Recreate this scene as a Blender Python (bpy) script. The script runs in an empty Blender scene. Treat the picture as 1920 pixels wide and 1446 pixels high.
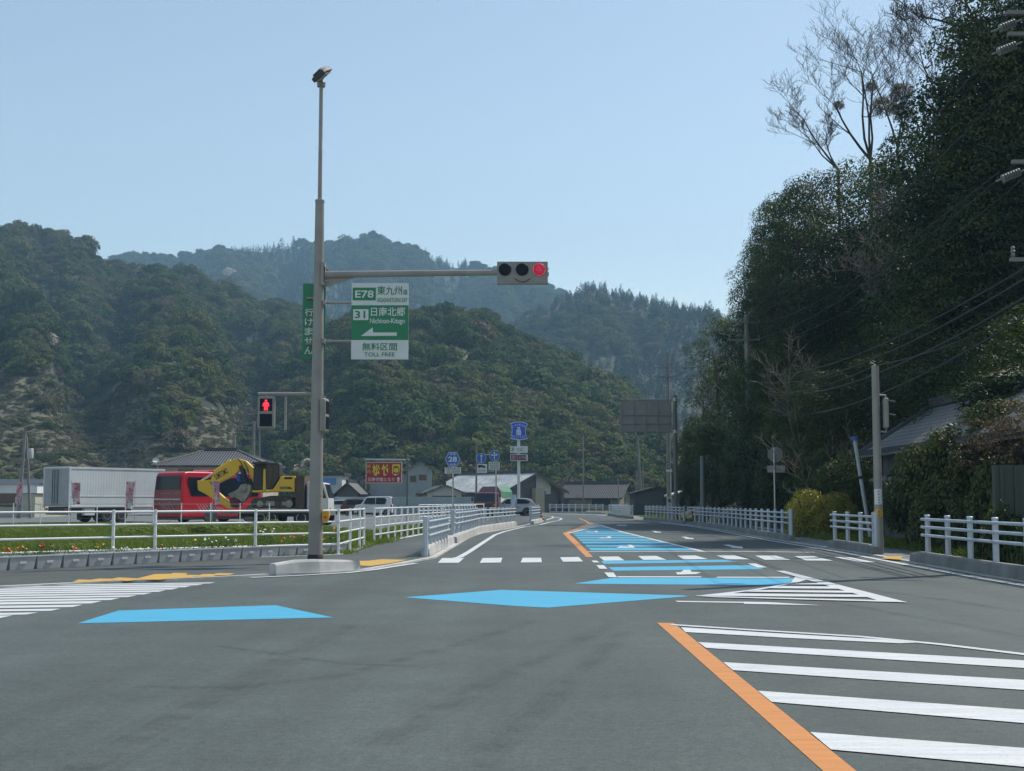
import bpy, bmesh, math, random
import numpy as np
from mathutils import Vector, Matrix, Euler
SC = bpy.context.scene
COL = SC.collection
PI = math.pi
R = math.radians

# ---------------------------------------------------------------- camera, sky, sun
F = 2500.0; TH = math.atan(217 / F); CAMH = 1.35
cd = bpy.data.cameras.new('camera'); cam = bpy.data.objects.new('camera', cd); COL.objects.link(cam)
cam.location = (0, 0, CAMH); cam.rotation_euler = (PI / 2 + TH, 0, 0)
cd.sensor_fit = 'HORIZONTAL'; cd.sensor_width = 36; cd.lens = 36 * F / 1920
cd.clip_start = 0.1; cd.clip_end = 9000
SC.camera = cam
SUN_AZ, SUN_EL = R(53), R(52)          # to the right of straight ahead, above the horizon
wd = bpy.data.worlds.new('World'); SC.world = wd; wd.use_nodes = True
nt = wd.node_tree; bg = nt.nodes['Background']
sky = nt.nodes.new('ShaderNodeTexSky'); sky.sky_type = 'NISHITA'; sky.sun_disc = False
sky.sun_elevation = SUN_EL; sky.sun_rotation = SUN_AZ
sky.air_density = 1.0; sky.dust_density = 0.4; sky.ozone_density = 1.6; sky.altitude = 0
tint = nt.nodes.new('ShaderNodeMix'); tint.data_type = 'RGBA'; tint.blend_type = 'MULTIPLY'; tint.inputs['Factor'].default_value = 1
tint.inputs['B'].default_value = (1.20, 1.05, 0.87, 1); nt.links.new(sky.outputs[0], tint.inputs['A']); nt.links.new(tint.outputs['Result'], bg.inputs[0]); bg.inputs[1].default_value = 0.145
sl = bpy.data.lights.new('sun', 'SUN'); sl.energy = 4.0; sl.angle = R(0.53); sl.color = (1, 0.94, 0.85)
sun = bpy.data.objects.new('sun', sl); COL.objects.link(sun)
SD = Vector((math.sin(SUN_AZ) * math.cos(SUN_EL), math.cos(SUN_AZ) * math.cos(SUN_EL), math.sin(SUN_EL)))
sun.rotation_euler = SD.to_track_quat('Z', 'Y').to_euler()
sun.location = SD * 600
SC.view_settings.view_transform = 'Standard'; SC.view_settings.look = 'None'
SC.view_settings.exposure = 0.4; SC.view_settings.gamma = 1
SC.render.engine = 'CYCLES'
SC.cycles.max_bounces = 8; SC.cycles.volume_bounces = 0; SC.cycles.transparent_max_bounces = 32
SC.cycles.use_denoising = True

# ---------------------------------------------------------------- where things stand
def ray(px, py):
    u = (px - 960) / F; v = (723 - py) / F
    return Vector((u, math.cos(TH) - v * math.sin(TH), math.sin(TH) + v * math.cos(TH)))
def G(px, py, z=0.0):                  # a spot on the ground (or on a step of height z)
    d = ray(px, py); t = (z - CAMH) / d.z
    return Vector((d.x * t, d.y * t, z))
def P(px, py, Y):                      # a spot at distance Y ahead
    d = ray(px, py); t = Y / d.y
    return Vector((d.x * t, Y, CAMH + d.z * t))

# ---------------------------------------------------------------- things, parts, meshes
def tag(o, label=None, cat=None, group=None, kind=None):
    if label: o['label'] = label
    if cat: o['category'] = cat
    if group: o['group'] = group
    if kind: o['kind'] = kind
    return o
def thing(name, label, cat, loc=(0, 0, 0), rz=0, group=None):
    o = bpy.data.objects.new(name, None); COL.objects.link(o)
    o.empty_display_size = 0.2
    o.location = loc; o.rotation_euler = (0, 0, rz)
    return tag(o, label, cat, group)
def copy_tree(o, parent=None):
    c = o.copy(); COL.objects.link(c)
    if parent: c.parent = parent
    for ch in [x for x in SC.objects if x.parent == o]:
        copy_tree(ch, c)
    return c
KIDS = {}
def link(name, me, parent=None, mats=(), smooth=False, kind=None):
    for m in (mats if isinstance(mats, (list, tuple)) else [mats]):
        me.materials.append(m)
    if smooth:
        me.polygons.foreach_set('use_smooth', [True] * len(me.polygons))
        if smooth != 'all':
            try: me.set_sharp_from_angle(angle=R(40))
            except Exception: pass
    o = bpy.data.objects.new(name, me); COL.objects.link(o)
    if parent: o.parent = parent; KIDS.setdefault(parent, []).append(o)
    if kind: o['kind'] = kind
    return o
def dup(o, parent=None):
    c = o.copy(); COL.objects.link(c)
    if parent: c.parent = parent; KIDS.setdefault(parent, []).append(c)
    for ch in list(KIDS.get(o, [])): dup(ch, c)
    return c

class MB:
    def __init__(s): s.v = []; s.f = []; s.m = []; s.mi = 0
    def add(s, vs, fs, M=None):
        b = len(s.v)
        s.v += [tuple(M @ Vector(x)) if M else tuple(x) for x in vs]
        for f in fs: s.f.append([i + b for i in f]); s.m.append(s.mi)
        return s
    def poly(s, pts): return s.add(pts, [list(range(len(pts)))])
    def box(s, x0, x1, y0, y1, z0, z1, M=None):
        return s.add([(x0,y0,z0),(x1,y0,z0),(x1,y1,z0),(x0,y1,z0),(x0,y0,z1),(x1,y0,z1),(x1,y1,z1),(x0,y1,z1)],
                     [(0,3,2,1),(4,5,6,7),(0,1,5,4),(1,2,6,5),(2,3,7,6),(3,0,4,7)], M)
    def cbox(s, c, d, M=None):
        return s.box(c[0]-d[0]/2,c[0]+d[0]/2,c[1]-d[1]/2,c[1]+d[1]/2,c[2]-d[2]/2,c[2]+d[2]/2, M)
    def cyl(s, p0, p1, r0, r1=None, n=12, caps=True):
        p0 = Vector(p0); p1 = Vector(p1); r1 = r0 if r1 is None else r1
        d = (p1 - p0).normalized(); a = d.orthogonal().normalized(); b = d.cross(a)
        vs = []
        for p, r in ((p0, r0), (p1, r1)):
            for i in range(n):
                t = 2 * PI * i / n; vs.append(p + a * (r * math.cos(t)) + b * (r * math.sin(t)))
        fs = [(i, (i+1) % n, n + (i+1) % n, n + i) for i in range(n)]
        if caps: fs += [tuple(range(n))[::-1], tuple(range(n, 2*n))]
        return s.add(vs, fs)
    def tube(s, pts, r, n=6, caps=True):
        pts = [Vector(p) for p in pts]; k = len(pts)
        rs = r if isinstance(r, (list, tuple)) else [r] * k
        vs = []; a = None
        for i, p in enumerate(pts):
            d = (pts[min(i+1, k-1)] - pts[max(i-1, 0)]).normalized()
            if a is None: a = d.orthogonal().normalized()
            a = (a - d * a.dot(d))
            a = a.normalized() if a.length > 1e-6 else d.orthogonal().normalized()
            b = d.cross(a)
            for j in range(n):
                t = 2 * PI * j / n; vs.append(p + a * (rs[i] * math.cos(t)) + b * (rs[i] * math.sin(t)))
        fs = [(i*n+j, i*n+(j+1) % n, (i+1)*n+(j+1) % n, (i+1)*n+j) for i in range(k-1) for j in range(n)]
        if caps: fs += [tuple(range(n))[::-1], tuple(range((k-1)*n, k*n))]
        return s.add(vs, fs)
    def prism(s, pts, off):            # planar outline pts (3d) pushed along off
        off = Vector(off); n = len(pts); a = [Vector(p) for p in pts]
        vs = a + [p + off for p in a]
        fs = [tuple(range(n))[::-1], tuple(range(n, 2*n))] + [(i, (i+1) % n, n+(i+1) % n, n+i) for i in range(n)]
        return s.add(vs, fs)
    def lathe(s, prof, c=(0, 0, 0), n=16, M=None):   # profile (r,z) about z
        vs = []; k = len(prof)
        for r, z in prof:
            for j in range(n):
                t = 2*PI*j/n; vs.append((c[0]+r*math.cos(t), c[1]+r*math.sin(t), c[2]+z))
        fs = [(i*n+j, i*n+(j+1) % n, (i+1)*n+(j+1) % n, (i+1)*n+j) for i in range(k-1) for j in range(n)]
        fs += [tuple(range(n))[::-1], tuple(range((k-1)*n, k*n))]
        return s.add(vs, fs, M)
    def disc(s, c, r, axis, n=24):
        c = Vector(c); d = Vector(axis).normalized(); a = d.orthogonal().normalized(); b = d.cross(a)
        return s.poly([c + a*(r*math.cos(2*PI*i/n)) + b*(r*math.sin(2*PI*i/n)) for i in range(n)])
    def build(s, name, mats, parent=None, smooth=False, bevel=0, kind=None, seg=2):
        me = bpy.data.meshes.new(name); me.from_pydata(s.v, [], s.f)
        if any(s.m): me.polygons.foreach_set('material_index', s.m)
        bm = bmesh.new(); bm.from_mesh(me); bmesh.ops.recalc_face_normals(bm, faces=bm.faces); bm.to_mesh(me); bm.free()
        me.update()
        o = link(name, me, parent, mats, smooth, kind)
        if bevel:
            b = o.modifiers.new('bevel', 'BEVEL'); b.width = bevel; b.segments = seg; b.limit_method = 'ANGLE'; b.angle_limit = R(35)
        return o

def sheet(name, polys, m, z, kind='structure'):     # flat painted or paved area(s) from ground points
    mb = MB()
    for k, p in enumerate(polys): mb.poly([(q[0], q[1], z + 0.00012 * (k % 60)) for q in p])
    o = mb.build(name, m, kind=kind)
    bm = bmesh.new(); bm.from_mesh(o.data)
    for f in bm.faces:
        if f.normal.z < 0: f.normal_flip()
    bmesh.ops.triangulate(bm, faces=[f for f in bm.faces if len(f.verts) > 4])
    bm.to_mesh(o.data); bm.free()
    return o

# ---------------------------------------------------------------- materials
def mat(name, col, rough=0.6, metal=0.0, var=0.12, scale=3.0, bump=0.0, bscale=40.0, dirt=0.0, spec=0.5, hue=None, coat=0):
    m = bpy.data.materials.new(name); m.use_nodes = True
    t = m.node_tree; b = t.nodes['Principled BSDF']
    b.inputs['Roughness'].default_value = rough; b.inputs['Metallic'].default_value = metal
    b.inputs['Specular IOR Level'].default_value = spec
    if coat: b.inputs['Coat Weight'].default_value = coat
    tc = t.nodes.new('ShaderNodeTexCoord')
    n = t.nodes.new('ShaderNodeTexNoise'); n.inputs['Scale'].default_value = scale; n.inputs['Detail'].default_value = 6
    t.links.new(tc.outputs['Object'], n.inputs['Vector'])
    r = t.nodes.new('ShaderNodeValToRGB')
    c = Vector(col[:3]); h = Vector(hue) if hue else c
    r.color_ramp.elements[0].position = 0.3; r.color_ramp.elements[1].position = 0.7
    r.color_ramp.elements[0].color = (*(c * (1 - var)), 1)
    r.color_ramp.elements[1].color = (*[min(1, x * (1 + var)) for x in h], 1)
    t.links.new(n.outputs['Fac'], r.inputs['Fac']); out = r.outputs['Color']
    if dirt:
        n2 = t.nodes.new('ShaderNodeTexNoise'); n2.inputs['Scale'].default_value = scale * 0.35; n2.inputs['Detail'].default_value = 9
        n2.inputs['Roughness'].default_value = 0.7
        mp = t.nodes.new('ShaderNodeMapping'); mp.inputs['Scale'].default_value = (1, 1, 0.25)
        t.links.new(tc.outputs['Object'], mp.inputs['Vector']); t.links.new(mp.outputs[0], n2.inputs['Vector'])
        r2 = t.nodes.new('ShaderNodeValToRGB'); r2.color_ramp.elements[0].position = 0.42; r2.color_ramp.elements[1].position = 0.72
        mx = t.nodes.new('ShaderNodeMix'); mx.data_type = 'RGBA'; mx.blend_type = 'MIX'
        mx.inputs['B'].default_value = (c.x*0.35+0.02, c.y*0.33+0.018, c.z*0.3+0.012, 1)
        ml = t.nodes.new('ShaderNodeMath'); ml.operation = 'MULTIPLY'; ml.inputs[1].default_value = dirt
        t.links.new(n2.outputs['Fac'], r2.inputs['Fac']); t.links.new(r2.outputs['Color'], ml.inputs[0])
        t.links.new(ml.outputs[0], mx.inputs['Factor']); t.links.new(out, mx.inputs['A']); out = mx.outputs['Result']
    t.links.new(out, b.inputs['Base Color'])
    if bump:
        n3 = t.nodes.new('ShaderNodeTexNoise'); n3.inputs['Scale'].default_value = bscale; n3.inputs['Detail'].default_value = 4
        t.links.new(tc.outputs['Object'], n3.inputs['Vector'])
        bp = t.nodes.new('ShaderNodeBump'); bp.inputs['Strength'].default_value = bump; bp.inputs['Distance'].default_value = 0.02
        t.links.new(n3.outputs['Fac'], bp.inputs['Height']); t.links.new(bp.outputs[0], b.inputs['Normal'])
    return m
def glow(name, col, s):
    m = bpy.data.materials.new(name); m.use_nodes = True
    b = m.node_tree.nodes['Principled BSDF']
    b.inputs['Base Color'].default_value = (*[x * 0.3 for x in col], 1)
    b.inputs['Emission Color'].default_value = (*col, 1); b.inputs['Emission Strength'].default_value = s
    return m
def glassy(name, col=(0.02, 0.025, 0.03), rough=0.05):
    return mat(name, col, rough, 0, 0.1, 1.0, spec=0.8)
# ---------------------------------------------------------------- ground, roads, markings
def ground_mat():
    m = mat('soil_and_weeds', (0.075, 0.072, 0.045), 0.95, 0, 0.5, 0.15, hue=(0.06, 0.085, 0.03), bump=0.4, bscale=6)
    return m
def asphalt_mat(name, col, fresh=True):
    m = bpy.data.materials.new(name); m.use_nodes = True
    t = m.node_tree; b = t.nodes['Principled BSDF']; N = t.nodes.new; L = t.links.new
    tc = N('ShaderNodeTexCoord')
    def noise(sc, det, rg=0.5):
        n = N('ShaderNodeTexNoise'); n.inputs['Scale'].default_value = sc; n.inputs['Detail'].default_value = det
        n.inputs['Roughness'].default_value = rg; L(tc.outputs['Object'], n.inputs['Vector']); return n
    def ramp(src, a, bb, ca, cb):
        r = N('ShaderNodeValToRGB'); r.color_ramp.elements[0].position = a; r.color_ramp.elements[1].position = bb
        r.color_ramp.elements[0].color = (*ca, 1); r.color_ramp.elements[1].color = (*cb, 1); L(src, r.inputs['Fac']); return r.outputs['Color']
    def mix(kind, f, a, bb):
        x = N('ShaderNodeMix'); x.data_type = 'RGBA'; x.blend_type = kind
        if isinstance(f, float): x.inputs['Factor'].default_value = f
        else: L(f, x.inputs['Factor'])
        L(a, x.inputs['A'])
        if isinstance(bb, tuple): x.inputs['B'].default_value = (*bb, 1)
        else: L(bb, x.inputs['B'])
        return x.outputs['Result']
    c = Vector(col)
    big = ramp(noise(0.22, 5).outputs['Fac'], 0.3, 0.7, tuple(c * 0.84), tuple(c * 1.14))
    fine = ramp(noise(55, 3, 0.7).outputs['Fac'], 0.25, 0.75, (0.62,) * 3, (1.38,) * 3)
    out = mix('MULTIPLY', 1.0, big, fine)
    out = mix('MULTIPLY', 1.0, out, ramp(noise(13, 4, 0.75).outputs['Fac'], 0.3, 0.7, (0.80,) * 3, (1.2,) * 3))
    out = mix('MULTIPLY', 1.0, out, ramp(noise(1.3, 6, 0.7).outputs['Fac'], 0.35, 0.7, (0.9,) * 3, (1.12,) * 3))
    # paving seams and tyre polish run along the carriageway
    mp = N('ShaderNodeMapping'); mp.inputs['Scale'].default_value = (1.0, 0.03, 1); L(tc.outputs['Object'], mp.inputs['Vector'])
    ns = N('ShaderNodeTexNoise'); ns.inputs['Scale'].default_value = 1.1; ns.inputs['Detail'].default_value = 4; L(mp.outputs[0], ns.inputs['Vector'])
    out = mix('MULTIPLY', 0.75, out, ramp(ns.outputs['Fac'], 0.35, 0.65, (0.82,) * 3, (1.12,) * 3))
    # dark skid and oil stains
    out = mix('MIX', ramp(noise(0.6, 8, 0.65).outputs['Fac'], 0.58, 0.76, (0,) * 3, (0.5,) * 3), out, tuple(c * 0.55))
    # pale chips of stone
    vo = N('ShaderNodeTexVoronoi'); vo.inputs['Scale'].default_value = 9; L(tc.outputs['Object'], vo.inputs['Vector'])
    out = mix('MIX', ramp(vo.outputs['Distance'], 0.02, 0.045, (0.55,) * 3, (0,) * 3), out, (0.3, 0.31, 0.3))
    L(out, b.inputs['Base Color'])
    b.inputs['Roughness'].default_value = 0.78; b.inputs['Specular IOR Level'].default_value = 0.35
    bp = N('ShaderNodeBump'); bp.inputs['Strength'].default_value = 0.35; bp.inputs['Distance'].default_value = 0.01
    L(noise(90, 3).outputs['Fac'], bp.inputs['Height']); L(bp.outputs[0], b.inputs['Normal'])
    return m
def paint_mat(name, col, wear=0.5):
    m = bpy.data.materials.new(name); m.use_nodes = True
    t = m.node_tree; b = t.nodes['Principled BSDF']; N = t.nodes.new; L = t.links.new
    tc = N('ShaderNodeTexCoord'); c = Vector(col)
    n1 = N('ShaderNodeTexNoise'); n1.inputs['Scale'].default_value = 2.2; n1.inputs['Detail'].default_value = 7; n1.inputs['Roughness'].default_value = 0.65
    n2 = N('ShaderNodeTexNoise'); n2.inputs['Scale'].default_value = 45; n2.inputs['Detail'].default_value = 3
    mp = N('ShaderNodeMapping'); mp.inputs['Scale'].default_value = (0.6, 5, 1); L(tc.outputs['Object'], mp.inputs[0])
    L(mp.outputs[0], n1.inputs['Vector']); L(tc.outputs['Object'], n2.inputs['Vector'])
    r1 = N('ShaderNodeValToRGB'); r1.color_ramp.elements[0].position = 0.3; r1.color_ramp.elements[1].position = 0.72
    r1.color_ramp.elements[0].color = (*(c * 0.74), 1); r1.color_ramp.elements[1].color = (*(c * 1.04), 1); L(n1.outputs['Fac'], r1.inputs['Fac'])
    r2 = N('ShaderNodeValToRGB'); r2.color_ramp.elements[0].position = 0.3; r2.color_ramp.elements[1].position = 0.42
    r2.color_ramp.elements[0].color = (wear,) * 3 + (1,); r2.color_ramp.elements[1].color = (0, 0, 0, 1); L(n2.outputs['Fac'], r2.inputs['Fac'])
    x = N('ShaderNodeMix'); x.data_type = 'RGBA'; L(r2.outputs['Color'], x.inputs['Factor']); L(r1.outputs['Color'], x.inputs['A'])
    x.inputs['B'].default_value = (*(c * 0.45 + Vector((0.03, 0.03, 0.03))), 1); L(x.outputs['Result'], b.inputs['Base Color'])
    b.inputs['Roughness'].default_value = 0.6; b.inputs['Specular IOR Level'].default_value = 0.35
    bp = N('ShaderNodeBump'); bp.inputs['Strength'].default_value = 0.2; bp.inputs['Distance'].default_value = 0.006
    L(n2.outputs['Fac'], bp.inputs['Height']); L(bp.outputs[0], b.inputs['Normal'])
    return m
M_SOIL = ground_mat()
M_ASPH = asphalt_mat('fresh_asphalt', (0.070, 0.088, 0.084))
M_WALK = asphalt_mat('walk_asphalt', (0.070, 0.082, 0.078))
M_LOT = asphalt_mat('old_asphalt', (0.13, 0.14, 0.14))
M_WHITE = paint_mat('white_road_paint', (0.62, 0.65, 0.66))
M_BLUE = paint_mat('blue_road_paint', (0.065, 0.39, 0.6), 0.3)
M_ORANGE = paint_mat('orange_road_paint', (0.6, 0.245, 0.065), 0.3)
M_TAN = paint_mat('faded_tan_paint', (0.36, 0.33, 0.27), 0.6)
M_TACT = paint_mat('yellow_tactile', (0.6, 0.36, 0.06), 0.4)
M_CONC = mat('concrete', (0.45, 0.46, 0.45), 0.85, 0, 0.12, 2.5, 0.25, 60, dirt=0.45)
M_CONCD = mat('weathered_concrete', (0.2, 0.205, 0.2), 0.9, 0, 0.2, 2.0, 0.3, 50, dirt=0.6)

gs = MB(); E0 = 2000
gs.poly([(-E0, -80, 0), (E0, -80, 0), (E0, E0, 0), (-E0, E0, 0)])
gs.build('ground', M_SOIL, kind='structure')

def gp(*pts): return [G(*p) for p in pts]
KL = [(-14.0, 21.2)] + [tuple(G(*p)[:2]) for p in ((0, 1104), (135, 1097.5), (287, 1091), (440, 1084), (520, 1079.5), (600, 1077), (685, 1071.5), (745, 1061), (818, 1047))]
KL2 = [(-1.78, 33.0), (-1.66, 41.0), (-1.55, 50), (-1.2, 56.5), (-0.5, 62), (0.35, 69.5), (1.2, 80), (2.5, 95), (3.4, 108), (3.6, 118), (1.5, 132), (-6, 150), (-20, 170), (-60, 205)]
d0 = (Vector(KL[1]) - Vector(KL[2])).normalized()
KL[0] = tuple(Vector(KL[1]) + d0 * 40)
KR = [(8.45, 8.0), (8.45, 18), (8.5, 24), (8.75, 30), (9.0, 36), (9.1, 44), (9.35, 52), (9.75, 62), (9.9, 72), (9.6, 84), (9.0, 96), (8.6, 108), (8.8, 120), (8.2, 128), (4.0, 143), (-4, 160), (-18, 183), (-58, 220)]
# the whole junction: main carriageway, and the side street that leaves to the left and right in front of us
road = [(-60, -40), (40, -40), (40, 6), (12, 8)] + KR + [p for p in KL2[::-1]] + [p for p in KL[::-1]]
sheet('road', [road], M_ASPH, 0.004)
# pavement on the left, one step up
WZ = 0.035
FL = [(-13.5, 24.9), (-10.2, 28.05), (-4.1, 34.0), (-4.2, 40), (-2.0, 78), (-0.4, 95), (-1, 112), (-6, 128), (-20, 146), (-60, 180)]
e1 = Vector(FL[0]); e1d = (Vector(FL[0]) - Vector(FL[1])).normalized(); FL[0] = tuple(e1 + e1d * 40)
lw = [Vector(p) for p in KL] + [Vector(p) for p in KL2]
def strip(path, w, side=1):
    out = []
    for i, p in enumerate(path):
        a = Vector(path[max(i-1, 0)]); b = Vector(path[min(i+1, len(path)-1)])
        d = (b - a).normalized(); n = Vector((-d.y, d.x)) * side
        out.append(Vector(p) + n * w)
    return out
def slab(name, poly, z0, z1, m):
    mb = MB(); mb.prism([(p[0], p[1], z0) for p in poly], (0, 0, z1 - z0))
    o = mb.build(name, m, kind='structure')
    bm = bmesh.new(); bm.from_mesh(o.data); bmesh.ops.triangulate(bm, faces=[f for f in bm.faces if len(f.verts) > 4]); bm.to_mesh(o.data); bm.free()
    return o
inner = strip(lw, 0.16)
slab('pavement', [tuple(p) for p in inner] + [(p[0] - 0.25, p[1]) for p in FL[::-1]], -0.1, WZ, M_WALK)
def ribbon(mb, path, w, z, side=1, w0=0.0):
    a = strip(path, w0, side); b = strip(path, w0 + w, side)
    for i in range(len(path) - 1):
        mb.poly([(*a[i], z), (*a[i+1], z), (*b[i+1], z), (*b[i], z)])
def kerb_run(name, path, w, z, side=1, m=None):
    mb = MB(); a = strip(path, 0, side); b = strip(path, w, side)
    for i in range(len(path) - 1):
        pts = [a[i], a[i+1], b[i+1], b[i]]
        mb.prism([(p.x, p.y, -0.1) for p in pts], (0, 0, 0.1 + z))
    return mb.build(name, m or M_CONC, kind='structure')
kerb_run('kerb', lw, 0.155, WZ + 0.003)
# pavement on the right behind the railings
rw = [Vector(p) for p in KR]
rin = strip(rw, 0.16, -1)
rout = strip(rw, 2.3, -1)
slab('pavement', [tuple(p) for p in rin[1:]] + [tuple(p) for p in rout[1:][::-1]], -0.1, WZ, mat('pale_walk', (0.2, 0.205, 0.2), 0.9, 0, 0.2, 1.2, 0.2, 60, dirt=0.4))
kerb_run('kerb', rw[1:], 0.155, WZ + 0.003, -1)
kerb_run('kerb', [(p[0], p[1]) for p in rout[2:12]], 0.12, 0.09, -1)
# parking lot beyond the grass, and the yard with the lorries
sheet('parking_lot', [[G(-200, 986), G(300, 983), G(560, 986), G(640, 999), G(704, 1001), (-3.4, 60), (-2.6, 78), (-1.6, 96), (-2.2, 112), (-8, 128), (-30, 150), (-80, 150), (-80, 80)]], M_LOT, 0.008)

Z1, Z2, Z3 = 0.007, 0.010, 0.013
W = []
# crosswalk bars over the main road
for q in [((829,1047.5),(870,1047.5),(860,1056.5),(821,1056.5)), ((905,1047.5),(942,1047),(939,1056),(899.5,1056.5)),
          ((980,1047),(1014.5,1047),(1016,1055.5),(976,1056)), ((1050,1046),(1085,1045.5),(1093,1054),(1055.5,1054.5)),
          ((1123,1045),(1159.5,1044.5),(1171,1052),(1132.5,1052.5)), ((1196,1043.8),(1231,1043.4),(1249.5,1050.8),(1206,1051)),
          ((1269.5,1043),(1304,1042.7),(1327.5,1049.7),(1281,1050)), ((1342.5,1042.7),(1377.5,1042.7),(1406,1050),(1362,1050)),
          ((1415.5,1043),(1455,1043),(1483,1051),(1434,1051)), ((1489.5,1044),(1526,1044),(1562,1052.6),(1511,1052.2)),
          ((1558,1045),(1594,1046),(1642,1055.5),(1616,1055.5))]:
    W.append(gp(*q))
sheet('crosswalk_marking', W, M_WHITE, Z3)
# crosswalk bars over the side street, lower left
W = []
for (xa, ya, xb, yb, y0) in [(24,1155,0,1160,1155.6),(72,1149.3,50,1153.3,1150.5),(114,1142.5,95,1146.4,1143.7),(155,1135,136,1139.4,1137),(191,1128,172,1132.5,1130.5),
        (225,1122.3,207,1126.2,1125.5),(257,1117.3,240,1120.6,1120.8),(285,1112.4,270,1115.6,1116.4),(311,1107.6,297,1110.8,1112.2),(336,1103.2,322,1106.4,1108.4),
        (360,1099.3,347,1102.2,1104.8),(382,1096,370,1098.4,1101.6),(404,1093,393,1095,1098.6)]:
    sl_ = (y0 - ya) / xa if xa > 30 else 0.014
    ex = -600
    W.append(gp((ex, ya + sl_ * (xa - ex)), (xa, ya), (xb, yb), (ex, yb + sl_ * (xb - ex))))
sheet('crosswalk_marking', W, M_WHITE, Z1)
# blue lane guides
sheet('blue_road_marking', [gp((145,1170),(222,1146),(517,1136),(625,1159)), gp((757,1121),(960,1137),(1027,1140.5),(1292,1119),(1280,1117.5),(940,1107)),
      gp((1077,1095),(1150,1084),(1490,1085),(1486,1089),(1478,1093),(1460,1098.5),(1100,1095.6)),
      gp((1127,1052.5),(1358,1050.2),(1384,1054.2),(1132,1058)), gp((1141,1064.5),(1410,1060.4),(1432,1068),(1150,1071))], M_BLUE, Z1)
# blue hatch of the turning lane
lft = [G(1109, 1043), G(1085, 1020), G(1066, 1000), G(1100, 991), G(1130, 986)]
def xl(pl, y):
    for a, b in zip(pl, pl[1:]):
        if a.y <= y <= b.y: return a.x + (b.x - a.x) * (y - a.y) / (b.y - a.y)
    return pl[0].x if y < pl[0].y else pl[-1].x
rgt = [G(1318, 1034), G(1167, 997), G(1130, 986)]
bl = []
zz = G(1200, 1032.5).y
while zz < G(1130, 987.5).y:
    zt = min(zz + 1.95, G(1130, 987).y)
    a0, a1 = xl(lft, zz) + 0.16, xl(lft, zt) + 0.16
    bl.append([(a0, zz), (xl(rgt, zz) - 0.05, zz), (xl(rgt, zt) - 0.05, zt), (a1, zt)]); zz += 2.95
sheet('blue_road_marking', bl, M_BLUE, Z1)
def line(pts, w, z, m, name, dash=None):
    mb = MB(); pts = [Vector(p[:2]) for p in pts]
    ribbon(mb, pts, w, z, 1, -w / 2); o = mb.build(name, m, kind='structure'); return o
W = []
def wl(pts, w):
    a = strip(pts, w / 2); b = strip(pts, -w / 2)
    for i in range(len(pts) - 1): W.append([a[i], a[i+1], b[i+1], b[i]])
def g2(*pts): return [G(*p).xy for p in pts]
wl(g2((1320,1035.2),(1167,998),(1128,986)), 0.15)
wl(g2((1066,1000.5),(1100,991.5),(1131,985.6)), 0.15)
wl(g2((1107,981.5),(1130,986)), 0.15)
wl(g2((1102,1035.2),(1317,1034.6),(1440,1035.2),(1526,1036.6)), 0.3)
# edge lines, left and right
el = g2((848,1048.5),(862,1045.5),(880,1035),(905,1018.5),(928,1003.5),(945,997.5),(965,992.5),(985,988)) + [(1.55, 76), (2.4, 86), (3.1, 92)]
el2 = [(3.25, 94), (3.75, 101), (3.85, 106), (3.6, 112), (3.4, 118), (1.6, 131), (-6, 148.5), (-20, 168.5)]
wl(el, 0.16); wl([Vector(p) for p in el2], 0.16)
er = strip(rw, -0.32, -1)
wl([Vector(p) for p in er[0:10]], 0.16); wl([Vector(p) for p in er[10:16]], 0.16)
# dashes beside the strips
for q in [((1109,1052.5),(1119,1052.5),(1124,1056),(1113,1056)), ((1118,1061),(1132,1061),(1139,1068),(1124,1068)), ((1133,1075),(1150,1075),(1157,1084),(1141,1084)),
          ((1402,1058),(1417,1058),(1438,1065.5),(1420,1066)), ((1157,1082.3),(1315,1082.6),(1315,1084.4),(1159,1084.4)), ((1346,1083.2),(1480,1083.4),(1480,1085.2),(1342,1085))]:
    W.append(gp(*q))
# left edge line below the corner kerb
wl(g2((470,1084.5),(560,1080.5),(650,1075.5),(700,1070),(740,1063.5),(780,1057.5)), 0.14)
# hatched island
def imgline(a, b, t): return (a[0] + (b[0]-a[0])*t, a[1] + (b[1]-a[1])*t)
W.append(gp((1455,1072),(1470,1071.6),(1702,1131.8),(1655,1130.4)))
W.append(gp((1491,1083.5),(1512,1088.5),(1496,1094),(1484,1092.5))); W.append(gp((1484,1092.5),(1496,1094),(1470,1099.8),(1462,1098.8)))
W.append(gp((1462,1098.8),(1470,1099.8),(1428,1107.2),(1405,1108.2))); W.append(gp((1405,1108.2),(1428,1107.2),(1369,1115.2),(1303,1119.6)))
for q in [((1500,1095.2),(1541,1095.2),(1560,1098.4),(1478,1098.2)), ((1470,1100.8),(1570,1101.8),(1584,1106.2),(1436,1104.8)),
          ((1424,1108.4),(1598,1110),(1620,1114),(1398,1111.6)), ((1372,1114.6),(1632,1117.6),(1652,1122),(1303,1119.2)), ((1303,1119.4),(1655,1127.6),(1700,1131.7),(1340,1122))]:
    W.append(gp(*q))
W.append(gp((1266,1128),(1400,1130),(1395,1132),(1270,1130))); W.append(gp((1395,1129.6),(1440,1130.5),(1541,1136.6),(1450,1134.8),(1395,1133.8)))
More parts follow.
